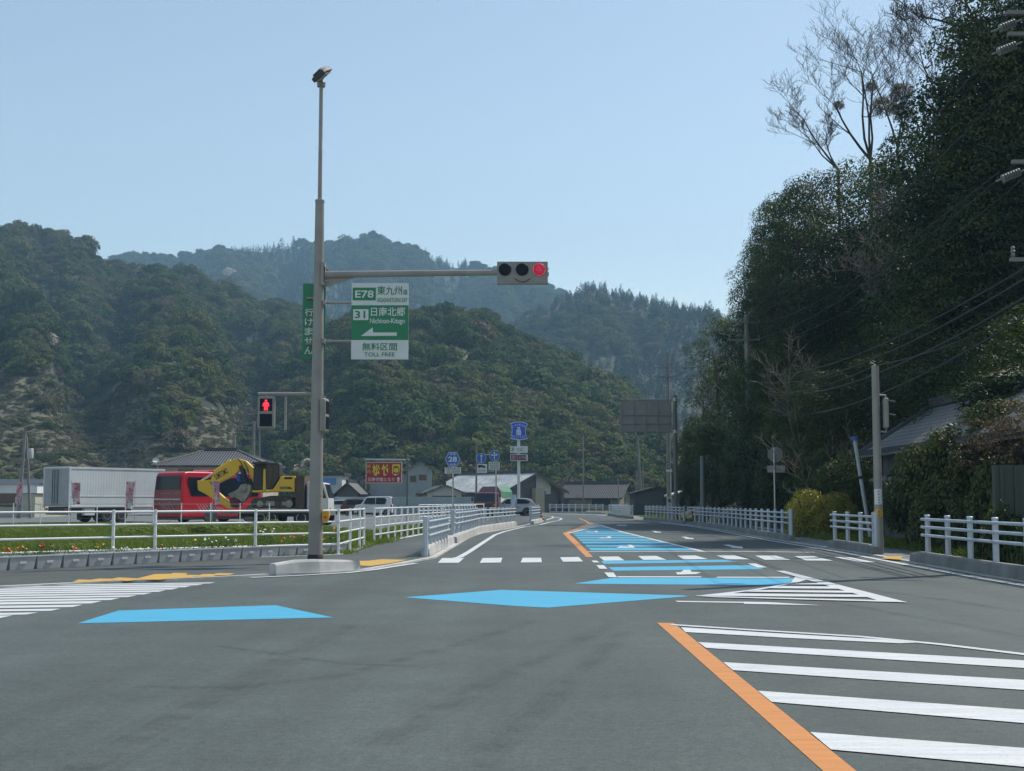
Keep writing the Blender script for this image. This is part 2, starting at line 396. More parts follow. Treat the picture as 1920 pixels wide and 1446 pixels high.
# near hatch bars right of the orange line
bar = [((1277,1178),(1285,1187),(1487,1198.5),(1687,1208.2),(1744,1206.2),(1450,1189)), ((1309,1206),(1324,1217),(2300,1279),(2300,1262)), ((1356,1244),(1374,1259),(2500,1336),(2500,1312)),
       ((1421,1298),(1447,1319),(2700,1425),(2700,1390)), ((1519,1376),(1558,1409),(2900,1530),(2900,1480)), ((1640,1478),(1700,1530),(3000,1680),(3000,1600)), ((1800,1620),(1900,1710),(3300,1900),(3300,1790))]
for q in bar: W.append(gp(*q))
wl(g2((1258,1173),(1425,1184),(1612,1195.5),(1762,1210),(1920,1229),(2200,1266)), 0.12)
sheet('white_road_marking', W, M_WHITE, Z2)
# arrows
A = [gp((1282,1070),(1294,1070),(1297,1073.8),(1315,1074.3),(1305,1078),(1270,1078.8),(1267,1074.7),(1277,1074))]
A.append(gp((1176,1022),(1184,1022),(1191,1028),(1155,1028.2),(1166,1024.3),(1166,1026),(1181,1026)))
A.append(gp((1138,1006.4),(1144,1006.4),(1147,1010.2),(1122,1010.4),(1130,1008.2),(1131,1009),(1140,1009)))
A.append(gp((1115,996),(1120,996),(1121,998.6),(1097,998.7),(1104,997.2),(1106,997.8),(1116,997.8)))
A.append(gp((1355,1022.5),(1366,1022),(1383,1025.3),(1391,1025.5),(1394,1029.5),(1370,1028.3),(1373,1027)))
A.append(gp((1277,1007.4),(1285,1007),(1294,1009.4),(1300,1009.4),(1301,1011.8),(1284,1011.4),(1286,1010.4)))
A.append(gp((1221,996.4),(1228,996.2),(1234,997.6),(1239,997.7),(1239,999.4),(1226,999.2),(1228,998.4)))
A.append(gp((1155,984.8),(1174,985),(1176,986.4),(1158,986.2)))
sheet('lane_arrow_marking', A, M_WHITE, Z3)
# orange centre line
W = []
n0, n1 = G(1232,1169), G(1263,1169.3); f0, f1 = G(1541,1446), G(1603,1446)
b0 = n0 + (f0 - n0) * 3.2; b1 = n1 + (f1 - n1) * 3.2
W.append([n0, n1, b1, b0])
W.append(gp((1099,1045),(1112,1045),(1077,1010),(1066,1000.6),(1055,1000)))
W.append(gp((1055,1000),(1066,1000.6),(1072,997.5),(1064,997)))
wl(g2((1067,997.4),(1085,990.5),(1105,981.5),(1098,977),(1086,972)), 0.14)
sheet('orange_road_marking', W, M_ORANGE, Z1)
sheet('tan_road_marking', [gp((1072,997),(1087,991),(1107,982.5),(1126,986.4),(1098,990.6))], M_TAN, 0.006)
# yellow tactile paving on the pavements
T = []
def gz(*pts): return [G(p[0], p[1], WZ) for p in pts]
T += [gz(*[(px, py - 3.4 - (1.2 if px < 240 else 0)) for px, py in [(136,1096.5),(147,1092),(170,1092.5),(185,1090.2),(210,1090.5),(222,1088),(258,1088.6),(290,1080.5),(320,1080),(325,1078.3),(352,1078.7),(348,1081.8),(375,1082.4),(380,1080.4),(400,1080.5),(410,1078.8),(441,1079.3),(430,1082.3),(405,1082.8),(395,1085.5),(365,1085.6),(350,1087.5),(322,1088),(300,1091),(262,1091),(240,1093.5),(215,1093.2),(200,1095.4),(172,1095.4),(160,1097.2)]]),
      gz((672,1052.4),(690,1052),(716,1049.2),(765,1050.2),(735,1056.2),(694,1062),(676,1061))]
T.append(gz((1652,1047.5),(1668,1043.2),(1692,1043.8),(1689,1050))); T.append(gz((1772,1045),(1778,1042.6),(1812,1044.6),(1812,1047.6)))
tm = sheet('tactile_paving', T, M_TACT, WZ + 0.006)

# tyre marks, an old seam and painted cast shadows on the junction
tmk = bpy.data.materials.new('tyre_mark'); tmk.use_nodes = True
t_ = tmk.node_tree; b_ = t_.nodes['Principled BSDF']; b_.inputs['Base Color'].default_value = (.028, .03, .03, 1); b_.inputs['Roughness'].default_value = .7
tc_ = t_.nodes.new('ShaderNodeTexCoord'); n_ = t_.nodes.new('ShaderNodeTexNoise'); n_.inputs['Scale'].default_value = 2.5; n_.inputs['Detail'].default_value = 8; t_.links.new(tc_.outputs['Object'], n_.inputs['Vector'])
r_ = t_.nodes.new('ShaderNodeValToRGB'); r_.color_ramp.elements[0].position = .3; r_.color_ramp.elements[1].position = .75; r_.color_ramp.elements[1].color = (.10, .10, .10, 1)
t_.links.new(n_.outputs['Fac'], r_.inputs['Fac']); t_.links.new(r_.outputs['Color'], b_.inputs['Alpha'])
mb = MB()
for k, (pts, w) in enumerate(((((660,1172),(560,1222),(455,1278),(340,1340),(220,1405),(90,1480)), .3), (((410,1212),(520,1228),(640,1245),(800,1252)), .12),
        (((250,1290),(430,1292),(640,1268),(860,1210),(1000,1165)), .16), (((700,1400),(900,1290),(1060,1215),(1160,1165)), .2), (((880,1440),(1010,1330),(1110,1240),(1170,1185)), .18), (((1400,1100),(1560,1130),(1760,1165),(1920,1195)), .2), (((1500,1090),(1640,1108),(1800,1130),(1920,1148)), .2))):  # last two bands: pole and wire shadows painted onto the right of the road
    for j, f_ in enumerate((1.4, .7)): ribbon(mb, g2(*pts), w * f_, .0047 + .00008 * (4 * k + j), 1, -w * f_ / 2)
mb.build('tyre_and_shadow_marks', tmk, kind='structure')
# ---------------------------------------------------------------- leaves and scattered trees
def leaf_mat(name, cols, noise_scale=0.012, trans=0.3, rough=0.5, spec=0.35, per='loc', rnd=0.5):
    """cols: dark -> light list of leaf colours; picked per tree (place + chance), varied per spray of leaves."""
    m = bpy.data.materials.new(name); m.use_nodes = True
    t = m.node_tree; b = t.nodes['Principled BSDF']; N = t.nodes.new; L = t.links.new
    oi = N('ShaderNodeObjectInfo')
    n = N('ShaderNodeTexNoise'); n.inputs['Scale'].default_value = noise_scale; n.inputs['Detail'].default_value = 3
    L(oi.outputs['Location'], n.inputs['Vector'])
    def math_(op, a, bb):
        x = N('ShaderNodeMath'); x.operation = op
        for i, v in enumerate((a, bb)):
            if isinstance(v, (int, float)): x.inputs[i].default_value = v
            else: L(v, x.inputs[i])
        return x.outputs[0]
    at = N('ShaderNodeAttribute'); at.attribute_name = 'spray'
    f = math_('MULTIPLY', n.outputs['Fac'], 1.6); f = math_('SUBTRACT', f, 0.3)
    g = math_('MULTIPLY', oi.outputs['Random'], rnd); f = math_('MULTIPLY', f, 1 - rnd); f = math_('ADD', f, g)
    k = math_('SUBTRACT', at.outputs['Fac'], 0.5); k = math_('MULTIPLY', k, 0.35); f = math_('ADD', f, k)
    r = N('ShaderNodeValToRGB'); e = r.color_ramp.elements
    for i, c in enumerate(cols):
        p = i / (len(cols) - 1)
        if i == 0: x = e[0]; x.position = 0
        elif i == len(cols) - 1: x = e[-1]; x.position = 1
        else: x = e.new(p)
        x.color = (*c, 1)
    L(f, r.inputs['Fac']); L(r.outputs['Color'], b.inputs['Base Color'])
    b.inputs['Roughness'].default_value = rough; b.inputs['Specular IOR Level'].default_value = spec
    if trans:
        tr = N('ShaderNodeBsdfTranslucent'); mx = N('ShaderNodeMixShader'); mx.inputs[0].default_value = trans
        hs = N('ShaderNodeMix'); hs.data_type = 'RGBA'; hs.blend_type = 'MULTIPLY'; hs.inputs['Factor'].default_value = 1
        L(r.outputs['Color'], hs.inputs['A']); hs.inputs['B'].default_value = (1.1, 1.25, 0.55, 1)
        L(hs.outputs['Result'], tr.inputs['Color'])
        L(b.outputs[0], mx.inputs[1]); L(tr.outputs[0], mx.inputs[2]); L(mx.outputs[0], t.nodes['Material Output'].inputs['Surface'])
    return m

def np_mesh(name, V, Fq, spray=None, uvs=None):
    me = bpy.data.meshes.new(name); nv = len(V); nf = len(Fq); k = Fq.shape[1]
    me.vertices.add(nv); me.vertices.foreach_set('co', np.asarray(V, np.float32).ravel())
    me.loops.add(nf * k); me.loops.foreach_set('vertex_index', Fq.astype(np.int32).ravel())
    me.polygons.add(nf); me.polygons.foreach_set('loop_start', np.arange(0, nf * k, k, dtype=np.int32))
    me.polygons.foreach_set('loop_total', np.full(nf, k, np.int32)) if hasattr(me.polygons[0], 'loop_total') and False else None
    if spray is not None:
        a = me.attributes.new('spray', 'FLOAT', 'FACE'); a.data.foreach_set('value', np.asarray(spray, np.float32))
    me.update(calc_edges=True); me.validate()
    return me

def leaf_quads(C, Nrm, size, rng, asp=0.55, droop=0.0):
    """one rhombic leaf at every point of C, facing about Nrm"""
    n = len(C)
    Nrm = Nrm / (np.linalg.norm(Nrm, axis=1, keepdims=True) + 1e-9)
    q = rng.normal(size=(n, 3)); q[:, 2] -= droop
    A = np.cross(Nrm, np.cross(q, Nrm)); A /= (np.linalg.norm(A, axis=1, keepdims=True) + 1e-9)
    B = np.cross(Nrm, A)
    s = (size * rng.uniform(0.6, 1.35, n))[:, None]
    w = s * asp
    V = np.stack([C - A * s * .5, C + B * w * .5 - A * s * .05 + Nrm * s * .08, C + A * s * .5, C - B * w * .5 - A * s * .05 + Nrm * s * .08], 1).reshape(-1, 3)
    return V, np.arange(n * 4).reshape(n, 4)

def crown_mesh(name, seed, n_clump=26, per=28, leaf=0.24, shape='round', rc=(0.28, 0.5), asp=0.6, flat=0.75, gap=0.0):
    """a crown of unit radius standing on the origin: clumps of leaves set over a lumpy volume"""
    rng = np.random.default_rng(seed); VV = []; NN = []; SS = []
    for i in range(n_clump):
        u = (i + 0.5) / n_clump
        if shape == 'cone':
            z = u * 2.6; rr = (1 - u) * 0.85 + 0.05; a = i * 2.4 + rng.uniform(-.5, .5); r_ = rr * rng.uniform(.35, .8)
            c = np.array([r_ * math.cos(a), r_ * math.sin(a), z]); rad = rng.uniform(.26, .36) * (1.15 - u * 0.75)
        else:
            ph = math.acos(1 - 1.75 * u); a = i * 2.39996 + rng.uniform(-.5, .5); d = rng.uniform(.45, .78)
            c = np.array([d * math.sin(ph) * math.cos(a), d * math.sin(ph) * math.sin(a), 0.85 + d * math.cos(ph) * 0.9]); rad = rng.uniform(*rc)
            if shape == 'tall': c[2] = 0.9 + (c[2] - 0.85) * 1.5
            if shape == 'pillar':      # a deep crown about three times as tall as its radius, in shelves of foliage
                z = 3.1 * (i + rng.uniform(0, 1)) / n_clump; prof_ = math.sin(min(1, (3.35 - z) / 1.25) * PI / 2) * (0.62 + 0.38 * min(1, z / .9)); d = rng.uniform(.35, .8) * prof_
                c = np.array([d * math.cos(a), d * math.sin(a), z]); rad = rng.uniform(*rc) * (.65 + .35 * prof_)
        m = int(per * (rad / 0.38) ** 2)
        d = rng.normal(size=(m, 3)); d /= np.linalg.norm(d, axis=1, keepdims=True); d[:, 2] = np.where(d[:, 2] < -.25, -d[:, 2], d[:, 2])
        r = rad * rng.uniform(.7, 1.06, m)[:, None]
        p = c + d * r * np.array([1, 1, flat])
        VV.append(p); NN.append(d + rng.normal(size=(m, 3)) * .3 + np.array([0, 0, .25])); SS.append(np.full(m, rng.uniform(0, 1)) + rng.uniform(-.2, .2, m))
    C = np.concatenate(VV); Nn = np.concatenate(NN); S = np.concatenate(SS)
    if gap:
        k = rng.uniform(size=len(C)) > gap; C, Nn, S = C[k], Nn[k], S[k]
    V, Fq = leaf_quads(C, Nn, leaf, rng, asp)
    return np_mesh(name, V, Fq, S)

def scatter(name, pts, scl, rot, idx, col, label=None, cat=None, m=None):
    me = bpy.data.meshes.new(name); n = len(pts)
    me.vertices.add(n); me.vertices.foreach_set('co', np.asarray(pts, np.float32).ravel())
    a = me.attributes.new('scl', 'FLOAT_VECTOR', 'POINT'); a.data.foreach_set('vector', np.asarray(scl, np.float32).ravel())
    a = me.attributes.new('rot', 'FLOAT_VECTOR', 'POINT'); a.data.foreach_set('vector', np.asarray(rot, np.float32).ravel())
    a = me.attributes.new('idx', 'INT', 'POINT'); a.data.foreach_set('value', np.asarray(idx, np.int32))
    o = bpy.data.objects.new(name, me); COL.objects.link(o); o['kind'] = 'stuff'
    if label: o['label'] = label
    if cat: o['category'] = cat
    ng = bpy.data.node_groups.new(name, 'GeometryNodeTree')
    ng.interface.new_socket('Geometry', in_out='INPUT', socket_type='NodeSocketGeometry')
    ng.interface.new_socket('Geometry', in_out='OUTPUT', socket_type='NodeSocketGeometry')
    N = ng.nodes.new; L = ng.links.new
    gi = N('NodeGroupInput'); go = N('NodeGroupOutput'); ip = N('GeometryNodeInstanceOnPoints'); ci = N('GeometryNodeCollectionInfo')
    ci.inputs['Collection'].default_value = col; ci.inputs['Separate Children'].default_value = True; ci.inputs['Reset Children'].default_value = True
    def na(nm, ty):
        x = N('GeometryNodeInputNamedAttribute'); x.data_type = ty; x.inputs['Name'].default_value = nm; return x.outputs['Attribute']
    er = N('FunctionNodeEulerToRotation'); L(na('rot', 'FLOAT_VECTOR'), er.inputs[0])
    L(gi.outputs[0], ip.inputs['Points']); L(ci.outputs[0], ip.inputs['Instance']); ip.inputs['Pick Instance'].default_value = True
    L(na('idx', 'INT'), ip.inputs['Instance Index']); L(er.outputs[0], ip.inputs['Rotation']); L(na('scl', 'FLOAT_VECTOR'), ip.inputs['Scale'])
    L(ip.outputs[0], go.inputs[0])
    md = o.modifiers.new('scatter', 'NODES'); md.node_group = ng
    return o
def stock(name, meshes, m):
    c = bpy.data.collections.new(name)
    for i, me in enumerate(meshes):
        if m: me.materials.append(m)
        c.objects.link(bpy.data.objects.new('%s_%02d' % (name, i), me))
    return c

# ---------------------------------------------------------------- hills
rng = np.random.default_rng(5)
M_WOOD = leaf_mat('hill_foliage', [(0.02, 0.04, 0.016), (0.03, 0.058, 0.02), (0.048, 0.078, 0.024), (0.072, 0.102, 0.028), (0.10, 0.12, 0.034), (0.12, 0.105, 0.055), (0.125, 0.16, 0.045)], 0.02, 0.2, 0.85, 0.08, rnd=0.6)
M_CEDAR = leaf_mat('cedar_foliage', [(0.018, 0.034, 0.018), (0.028, 0.046, 0.022), (0.04, 0.058, 0.026)], 0.01, 0.15, 0.85, 0.08)
M_BARE = leaf_mat('bare_twigs', [(0.11, 0.09, 0.07), (0.16, 0.125, 0.09), (0.12, 0.11, 0.06)], 0.03, 0.1, 0.8, 0.2)
M_PALE = leaf_mat('pale_blossom', [(0.42, 0.36, 0.34), (0.5, 0.44, 0.42)], 0.03, 0.2, 0.8, 0.2)
far_meshes = [crown_mesh('far_crown', 100 + i, 26, 46, 0.21, 'round', (0.28, 0.5)) for i in range(6)]
c_far = stock('far_crown_stock', far_meshes, M_WOOD)
c_ced = stock('far_cedar_stock', [crown_mesh('far_cedar', 130 + i, 22, 26, 0.25, 'cone') for i in range(3)], M_CEDAR)
c_bar = stock('far_bare_stock', [crown_mesh('far_bare', 140 + i, 20, 20, 0.3, 'round', asp=0.2, gap=.3) for i in range(2)], M_BARE)
c_pal = stock('far_pale_stock', [crown_mesh('far_pale', 150 + i, 20, 20, 0.28, 'round') for i in range(2)], M_PALE)

def vnoise(x, y, seed):
    """smooth value noise"""
    def h(i, j):
        n = np.sin(i * 127.1 + j * 311.7 + seed * 74.7) * 43758.5453
        return n - np.floor(n)
    i = np.floor(x); j = np.floor(y); fx = x - i; fy = y - j; fx = fx*fx*(3-2*fx); fy = fy*fy*(3-2*fy)
    return (h(i,j)*(1-fx)+h(i+1,j)*fx)*(1-fy)+(h(i,j+1)*(1-fx)+h(i+1,j+1)*fx)*fy

HILL_FLOOR = mat('hill_floor', (0.018, 0.028, 0.013), 0.95, 0, 0.3, 0.05, hue=(0.026, 0.036, 0.016))
def clear_mat():
    m = mat('cleared_slope', (0.105, 0.088, 0.06), 0.95, 0, 0.45, 0.12, hue=(0.085, 0.085, 0.045), bump=0.8, bscale=0.5)
    return m
M_CLEAR = clear_mat()
class Hill:
    def __init__(s, crest, Y0, Yc, seed, spur=0.10, pw=0.92, tree=2.5):
        s.cx = np.array([c[0] for c in crest], float); s.cy = np.array([c[1] for c in crest], float)
        s.Y0 = Y0; s.Yc = Yc; s.seed = seed; s.spur = spur; s.pw = pw; s.tree = tree
    def pos(s, px, v):
        py = np.interp(px, s.cx, s.cy); Y = s.Y0 + (s.Yc - s.Y0) * v
        vv = (723 - py) / F; dy = math.cos(TH) - vv * math.sin(TH); dz = math.sin(TH) + vv * math.cos(TH)
        zc = np.maximum(CAMH + dz / dy * s.Yc - s.tree * 1.5, 0.2)
        S = np.where(v <= 1, np.clip(v, 0, 1) ** s.pw, 1 - (v - 1) * 1.6)
        z = zc * S
        sp = (vnoise(px / 105 + v * 1.3, v * 1.6, s.seed) - .5) * 2.3 + (vnoise(px / 42 - v * .7, v * 3.2, s.seed + 3) - .5) * 1.1
        z = z + zc * s.spur * sp * np.clip(v * 1.3, 0, 1) * np.clip(1.12 - v, 0, 1) * 3.2
        X = (px - 960) / F * Y / dy
        return np.stack([X, Y, z], -1)
    def mesh(s, nu=110, nv=46, clear=None):
        pu = np.linspace(s.cx[0], s.cx[-1], nu); vv = np.linspace(-0.02, 1.35, nv)
        U, Vv = np.meshgrid(pu, vv, indexing='ij'); Pp = s.pos(U, Vv); Pp[:, 0, 2] = -0.4
        idx = np.arange(nu * nv).reshape(nu, nv)
        Fq = np.stack([idx[:-1, :-1], idx[1:, :-1], idx[1:, 1:], idx[:-1, 1:]], -1).reshape(-1, 4)
        me = np_mesh('hill', Pp.reshape(-1, 3), Fq)
        o = link('hill', me, None, [HILL_FLOOR, M_CLEAR], 'all', 'structure')
        if clear is not None:
            q = Pp.reshape(-1, 3)[Fq].mean(1); px, py = project(q)
            me.polygons.foreach_set('material_index', clear(px, py).astype(np.int32))
        return o
    def points(s, n, vmin=0.0, vmax=1.02):
        px = rng.uniform(s.cx[0], s.cx[-1], n * 3); v = rng.uniform(vmin, vmax, n * 3)
        keep = rng.uniform(size=n * 3) < (s.Y0 + (s.Yc - s.Y0) * v) / s.Yc
        px, v = px[keep][:n], v[keep][:n]
        return s.pos(px, v), px, v
def project(q):
    x = q[:, 0]; y = q[:, 1]; z = q[:, 2] - CAMH
    d = y * math.cos(TH) + z * math.sin(TH); up = -y * math.sin(TH) + z * math.cos(TH)
    return 960 + F * x / d, 723 - F * up / d

hL = Hill([(-700,330),(-400,372),(-150,398),(-40,412),(0,412),(40,411),(70,418),(123,434),(167,450),(200,467),(240,478),(285,490),(333,508),(377,522),(427,538),(467,556),(500,566),(560,572),(600,585),(680,630),(760,690),(850,740)], 235, 640, 1, 0.10, 0.95, 2.4)
hM = Hill([(465,925),(500,850),(540,735),(585,655),(640,606),(700,580),(770,584),(850,584),(900,594),(930,606),(1000,645),(1080,682),(1150,708),(1190,735),(1230,785),(1290,850),(1400,890)], 245, 440, 2, 0.07, 0.85, 2.3)
hB = Hill([(-200,560),(100,505),(280,480),(350,472),(430,466),(480,460),(570,456),(620,449),(690,443),(740,458),(800,472),(850,487),(880,480),(930,497),(1000,522),(1060,545),(1200,600),(1400,640)], 760, 1500, 3, 0.09, 0.9, 4)
hC = Hill([(780,690),(900,625),(1000,585),(1060,547),(1100,534),(1150,546),(1250,566),(1330,580),(1450,590),(1600,600),(1800,610),(2100,640),(2400,720)], 500, 950, 4, 0.08, 0.9, 4)
def poly_in(px, py, poly):
    r = np.zeros(len(px), bool); n = len(poly)
    for i in range(n):
        (x1, y1), (x2, y2) = poly[i], poly[(i+1) % n]
        c = ((y1 > py) != (y2 > py)) & (px < (x2-x1) * (py-y1) / ((y2-y1) or 1e-9) + x1); r ^= c
    return r
CL1 = [(-200,740),(0,716),(95,700),(108,715),(60,770),(120,775),(185,738),(235,722),(262,740),(265,790),(300,830),(320,870),(300,905),(-200,905)]
CL2 = [(318,905),(345,800),(365,760),(420,770),(470,752),(520,745),(505,790),(455,850),(430,905)]
CL3 = [(795,640),(840,655),(900,660),(935,652),(905,690),(850,694),(810,676)]
def clear1(px, py):
    j = (vnoise(px / 25, py / 25, 9) - .5) * 22
    return (poly_in(px + j, py, CL1) | poly_in(px + j, py, CL2))
def clear3(px, py): return poly_in(px, py, CL3)
hL.mesh(240, 120, clear1); hM.mesh(150, 70, clear3); hB.mesh(); hC.mesh()
def wood(name, h, n, size, label, clear=None, mixb=0.12, pale=0.004, vmax=1.02, cedar=None, tall=1.0):
    p, px, v = h.points(n, 0.0, vmax)
    if clear is not None:
        sx, sy = project(p); k = ~clear(sx, sy); p, px, v = p[k], px[k], v[k]
    n = len(p); sc = size * np.exp(rng.normal(0, .28, n)); t = rng.uniform(size=n)
    S = np.stack([sc * rng.uniform(.85, 1.2, n), sc * rng.uniform(.85, 1.2, n), sc * rng.uniform(.8, 1.25, n) * tall], 1)
    Rz = np.stack([rng.normal(0, .08, n), rng.normal(0, .08, n), rng.uniform(0, 6.28, n)], 1)
    bn = vnoise(px / 60, v * 9, h.seed + 20)
    kind = np.where(t < mixb * (0.3 + 1.6 * bn), 2, 0); kind = np.where(t > 1 - pale, 3, kind)
    if cedar is not None: kind = np.where(cedar(px, v, p), 1, kind)
    for k, (col, nm) in enumerate(((c_far, 'evergreen'), (c_ced, 'cedar'), (c_bar, 'bare'), (c_pal, 'blossom'))):
        s = kind == k
        if s.sum() == 0: continue
        q = p[s].copy(); q[:, 2] -= S[s][:, 2] * (0.25 if k != 1 else 0.05)
        scatter('%s_woods' % nm, q, S[s] * (1 if k != 1 else .62), Rz[s], rng.integers(0, len(col.objects), s.sum()), col)
wood('near', hL, 8500, 2.35, '', clear1, 0.16, 0.003, cedar=lambda px, v, p: (vnoise(px / 70, v * 7, 77) > .66) & (v < .75))
wood('mid', hM, 3900, 2.35, '', clear3, 0.1, 0.0)
wood('back', hB, 15000, 3.9, '', None, 0.05, 0.001, cedar=lambda px, v, p: vnoise(px / 120, v * 4, 78) > .6)
wood('right', hC, 8000, 3.3, '', None, 0.06, 0.002, cedar=lambda px, v, p: vnoise(px / 150, v * 3, 79) + (px - 1100) / 700 > .45, tall=1.0)
# brushwood left on the felled slope
p, px, v = hL.points(60000, 0.0, 0.6); sx, sy = project(p); k = clear1(sx, sy); p = p[k][:7000]; n = len(p)
sc = 0.42 * np.exp(rng.normal(0, .45, n)); S = np.stack([sc * 1.3, sc * 1.3, sc * .7], 1)
lowm = leaf_mat('brushwood', [(0.10, 0.08, 0.05), (0.13, 0.11, 0.06), (0.085, 0.09, 0.04), (0.06, 0.08, 0.03), (0.15, 0.13, 0.085)], 0.03, 0.15, 0.8, 0.2, rnd=.7)
c_br = stock('brush_stock', [crown_mesh('brush', 160 + i, 12, 14, 0.42, 'round', asp=.3) for i in range(3)], lowm)
scatter('hillside_brushwood', p - np.array([0, 0, .3]), S, np.stack([p[:, 0] * 0, p[:, 0] * 0, rng.uniform(0, 6, n)], 1), rng.integers(0, 3, n), c_br)

# dark bushes along the old terraces of the felled slope
pts = []
vg = np.linspace(0.0, 0.7, 400)
for ln in ([(155,763),(200,757),(240,752)], [(137,774),(160,786),(215,786)], [(92,802),(120,804),(180,811)], [(50,852),(117,860),(160,852),(205,842)], [(250,800),(290,812)], [(20,800),(60,795)]):
    a = np.array(ln, float); tt = np.linspace(0, 1, 34); L0 = np.linspace(0, 1, len(ln)); X_ = np.interp(tt, L0, a[:, 0]); Y_ = np.interp(tt, L0, a[:, 1])
    for px, py in zip(X_, Y_):
        q = hL.pos(np.full(400, px), vg); _, qy = project(q); pts.append(q[np.argmin(abs(qy - py))])
pts = np.array(pts) + rng.normal(0, .3, (len(pts), 3)); n = len(pts); sc = rng.uniform(.5, 1.0, n)
scatter('terrace_bushes', pts - [0, 0, .3], np.stack([sc * 1.3, sc, sc * .8], 1), np.stack([sc * 0, sc * 0, rng.uniform(0, 6, n)], 1), rng.integers(0, 6, n), c_far)
# ---------------------------------------------------------------- lettering
_TXT = {}
def text_geo(body, off=0.0):
    if (body, off) in _TXT: return _TXT[(body, off)]
    c = bpy.data.curves.new('letters', 'FONT'); c.body = body; c.resolution_u = 3; c.offset = off; c.fill_mode = 'FRONT'
    o = bpy.data.objects.new('letters', c); COL.objects.link(o)
    dg = bpy.context.evaluated_depsgraph_get(); me = bpy.data.meshes.new_from_object(o.evaluated_get(dg))
    V = np.array([v.co[:2] for v in me.vertices]); Fs = [tuple(p.vertices) for p in me.polygons]
    bpy.data.objects.remove(o); bpy.data.curves.remove(c); bpy.data.meshes.remove(me)
    _TXT[(body, off)] = (V, Fs); return V, Fs
def put_text(mb, body, x0, x1, z0, z1, y, mi, off=0.006, M=None, flip=1):
    V, Fs = text_geo(body, off)
    if not len(V): return
    lo = V.min(0); hi = V.max(0); s = (V - lo) / (hi - lo)
    vs = [(x0 + (x1 - x0) * a, y, z0 + (z1 - z0) * b) for a, b in s]
    k = mb.mi; mb.mi = mi; mb.add(vs, Fs, M); mb.mi = k
def panel_poly(mb, pts, y, mi):        # flat mark on a board that faces -y
    k = mb.mi; mb.mi = mi; mb.poly([(p[0], y, p[1]) for p in pts]); mb.mi = k
def rect(mb, x0, x1, z0, z1, y, mi): panel_poly(mb, [(x0, z0), (x1, z0), (x1, z1), (x0, z1)], y, mi)
def circ(cx, cz, r, n=28): return [(cx + r * math.cos(2*PI*i/n), cz + r * math.sin(2*PI*i/n)) for i in range(n)]
def zat(py, Y): return P(960, py, Y).z
def xat(px, py, Y): return P(px, py, Y).x

M_POLE = mat('weathered_pole_paint', (0.27, 0.265, 0.25), 0.5, 0.1, 0.14, 1.6, 0.08, 30, dirt=0.3)
M_GALV = mat('galvanised_steel', (0.42, 0.44, 0.45), 0.42, 0.5, 0.15, 6.0, 0.05, 50, dirt=0.15)
M_DARK = mat('black_rubber', (0.02, 0.02, 0.022), 0.75, 0, 0.2, 5)
M_HOUS = mat('signal_housing', (0.25, 0.245, 0.225), 0.5, 0, 0.1, 4, dirt=0.25)
M_SIGNW = mat('sign_white', (0.6, 0.64, 0.64), 0.45, 0, 0.04, 3, dirt=0.08)
M_SIGNG = mat('sign_green', (0.005, 0.19, 0.085), 0.45, 0, 0.06, 3)
M_SIGNB = mat('sign_blue', (0.015, 0.12, 0.5), 0.45, 0, 0.08, 3, dirt=0.1)
M_SIGNR = mat('sign_red', (0.38, 0.012, 0.03), 0.5, 0, 0.15, 3, dirt=0.15)
M_SIGNY = mat('sign_yellow', (0.62, 0.62, 0.03), 0.5, 0, 0.1, 3)
M_BACK = mat('sign_back', (0.22, 0.225, 0.23), 0.5, 0.3, 0.1, 3, dirt=0.2)
M_RAIL = mat('railing_paint', (0.44, 0.5, 0.56), 0.42, 0.1, 0.07, 3, 0.03, 40, dirt=0.12)
M_WFEN = mat('white_fence_paint', (0.72, 0.75, 0.76), 0.4, 0.0, 0.05, 3, 0.03, 40, dirt=0.1)
M_LENS = mat('dark_lens', (0.010, 0.016, 0.028), 0.45, 0, 0.3, 20, spec=0.15)
M_BOXY = mat('yellow_box_plastic', (0.6, 0.3, 0.015), 0.5, 0, 0.1, 4, dirt=0.1)
M_BLACK = mat('black_print', (0.02, 0.022, 0.03), 0.5)
def led_mat():
    m = bpy.data.materials.new('red_led_lens'); m.use_nodes = True
    t = m.node_tree; b = t.nodes['Principled BSDF']; N = t.nodes.new; L = t.links.new
    tc = N('ShaderNodeTexCoord'); vo = N('ShaderNodeTexVoronoi'); vo.inputs['Scale'].default_value = 30; vo.inputs['Randomness'].default_value = 0.35
    L(tc.outputs['Object'], vo.inputs['Vector'])
    r = N('ShaderNodeValToRGB'); r.color_ramp.elements[0].position = 0.15; r.color_ramp.elements[1].position = 0.55
    r.color_ramp.elements[0].color = (0.85, 0.05, 0.10, 1); r.color_ramp.elements[1].color = (0.14, 0.0, 0.02, 1); L(vo.outputs['Distance'], r.inputs[0])
    L(r.outputs[0], b.inputs['Emission Color']); b.inputs['Emission Strength'].default_value = 1.0; b.inputs['Base Color'].default_value = (0.1, 0.01, 0.015, 1)
    return m
M_LED = led_mat()
M_REDMAN = glow('red_figure_light', (1.0, 0.03, 0.06), 1.25)

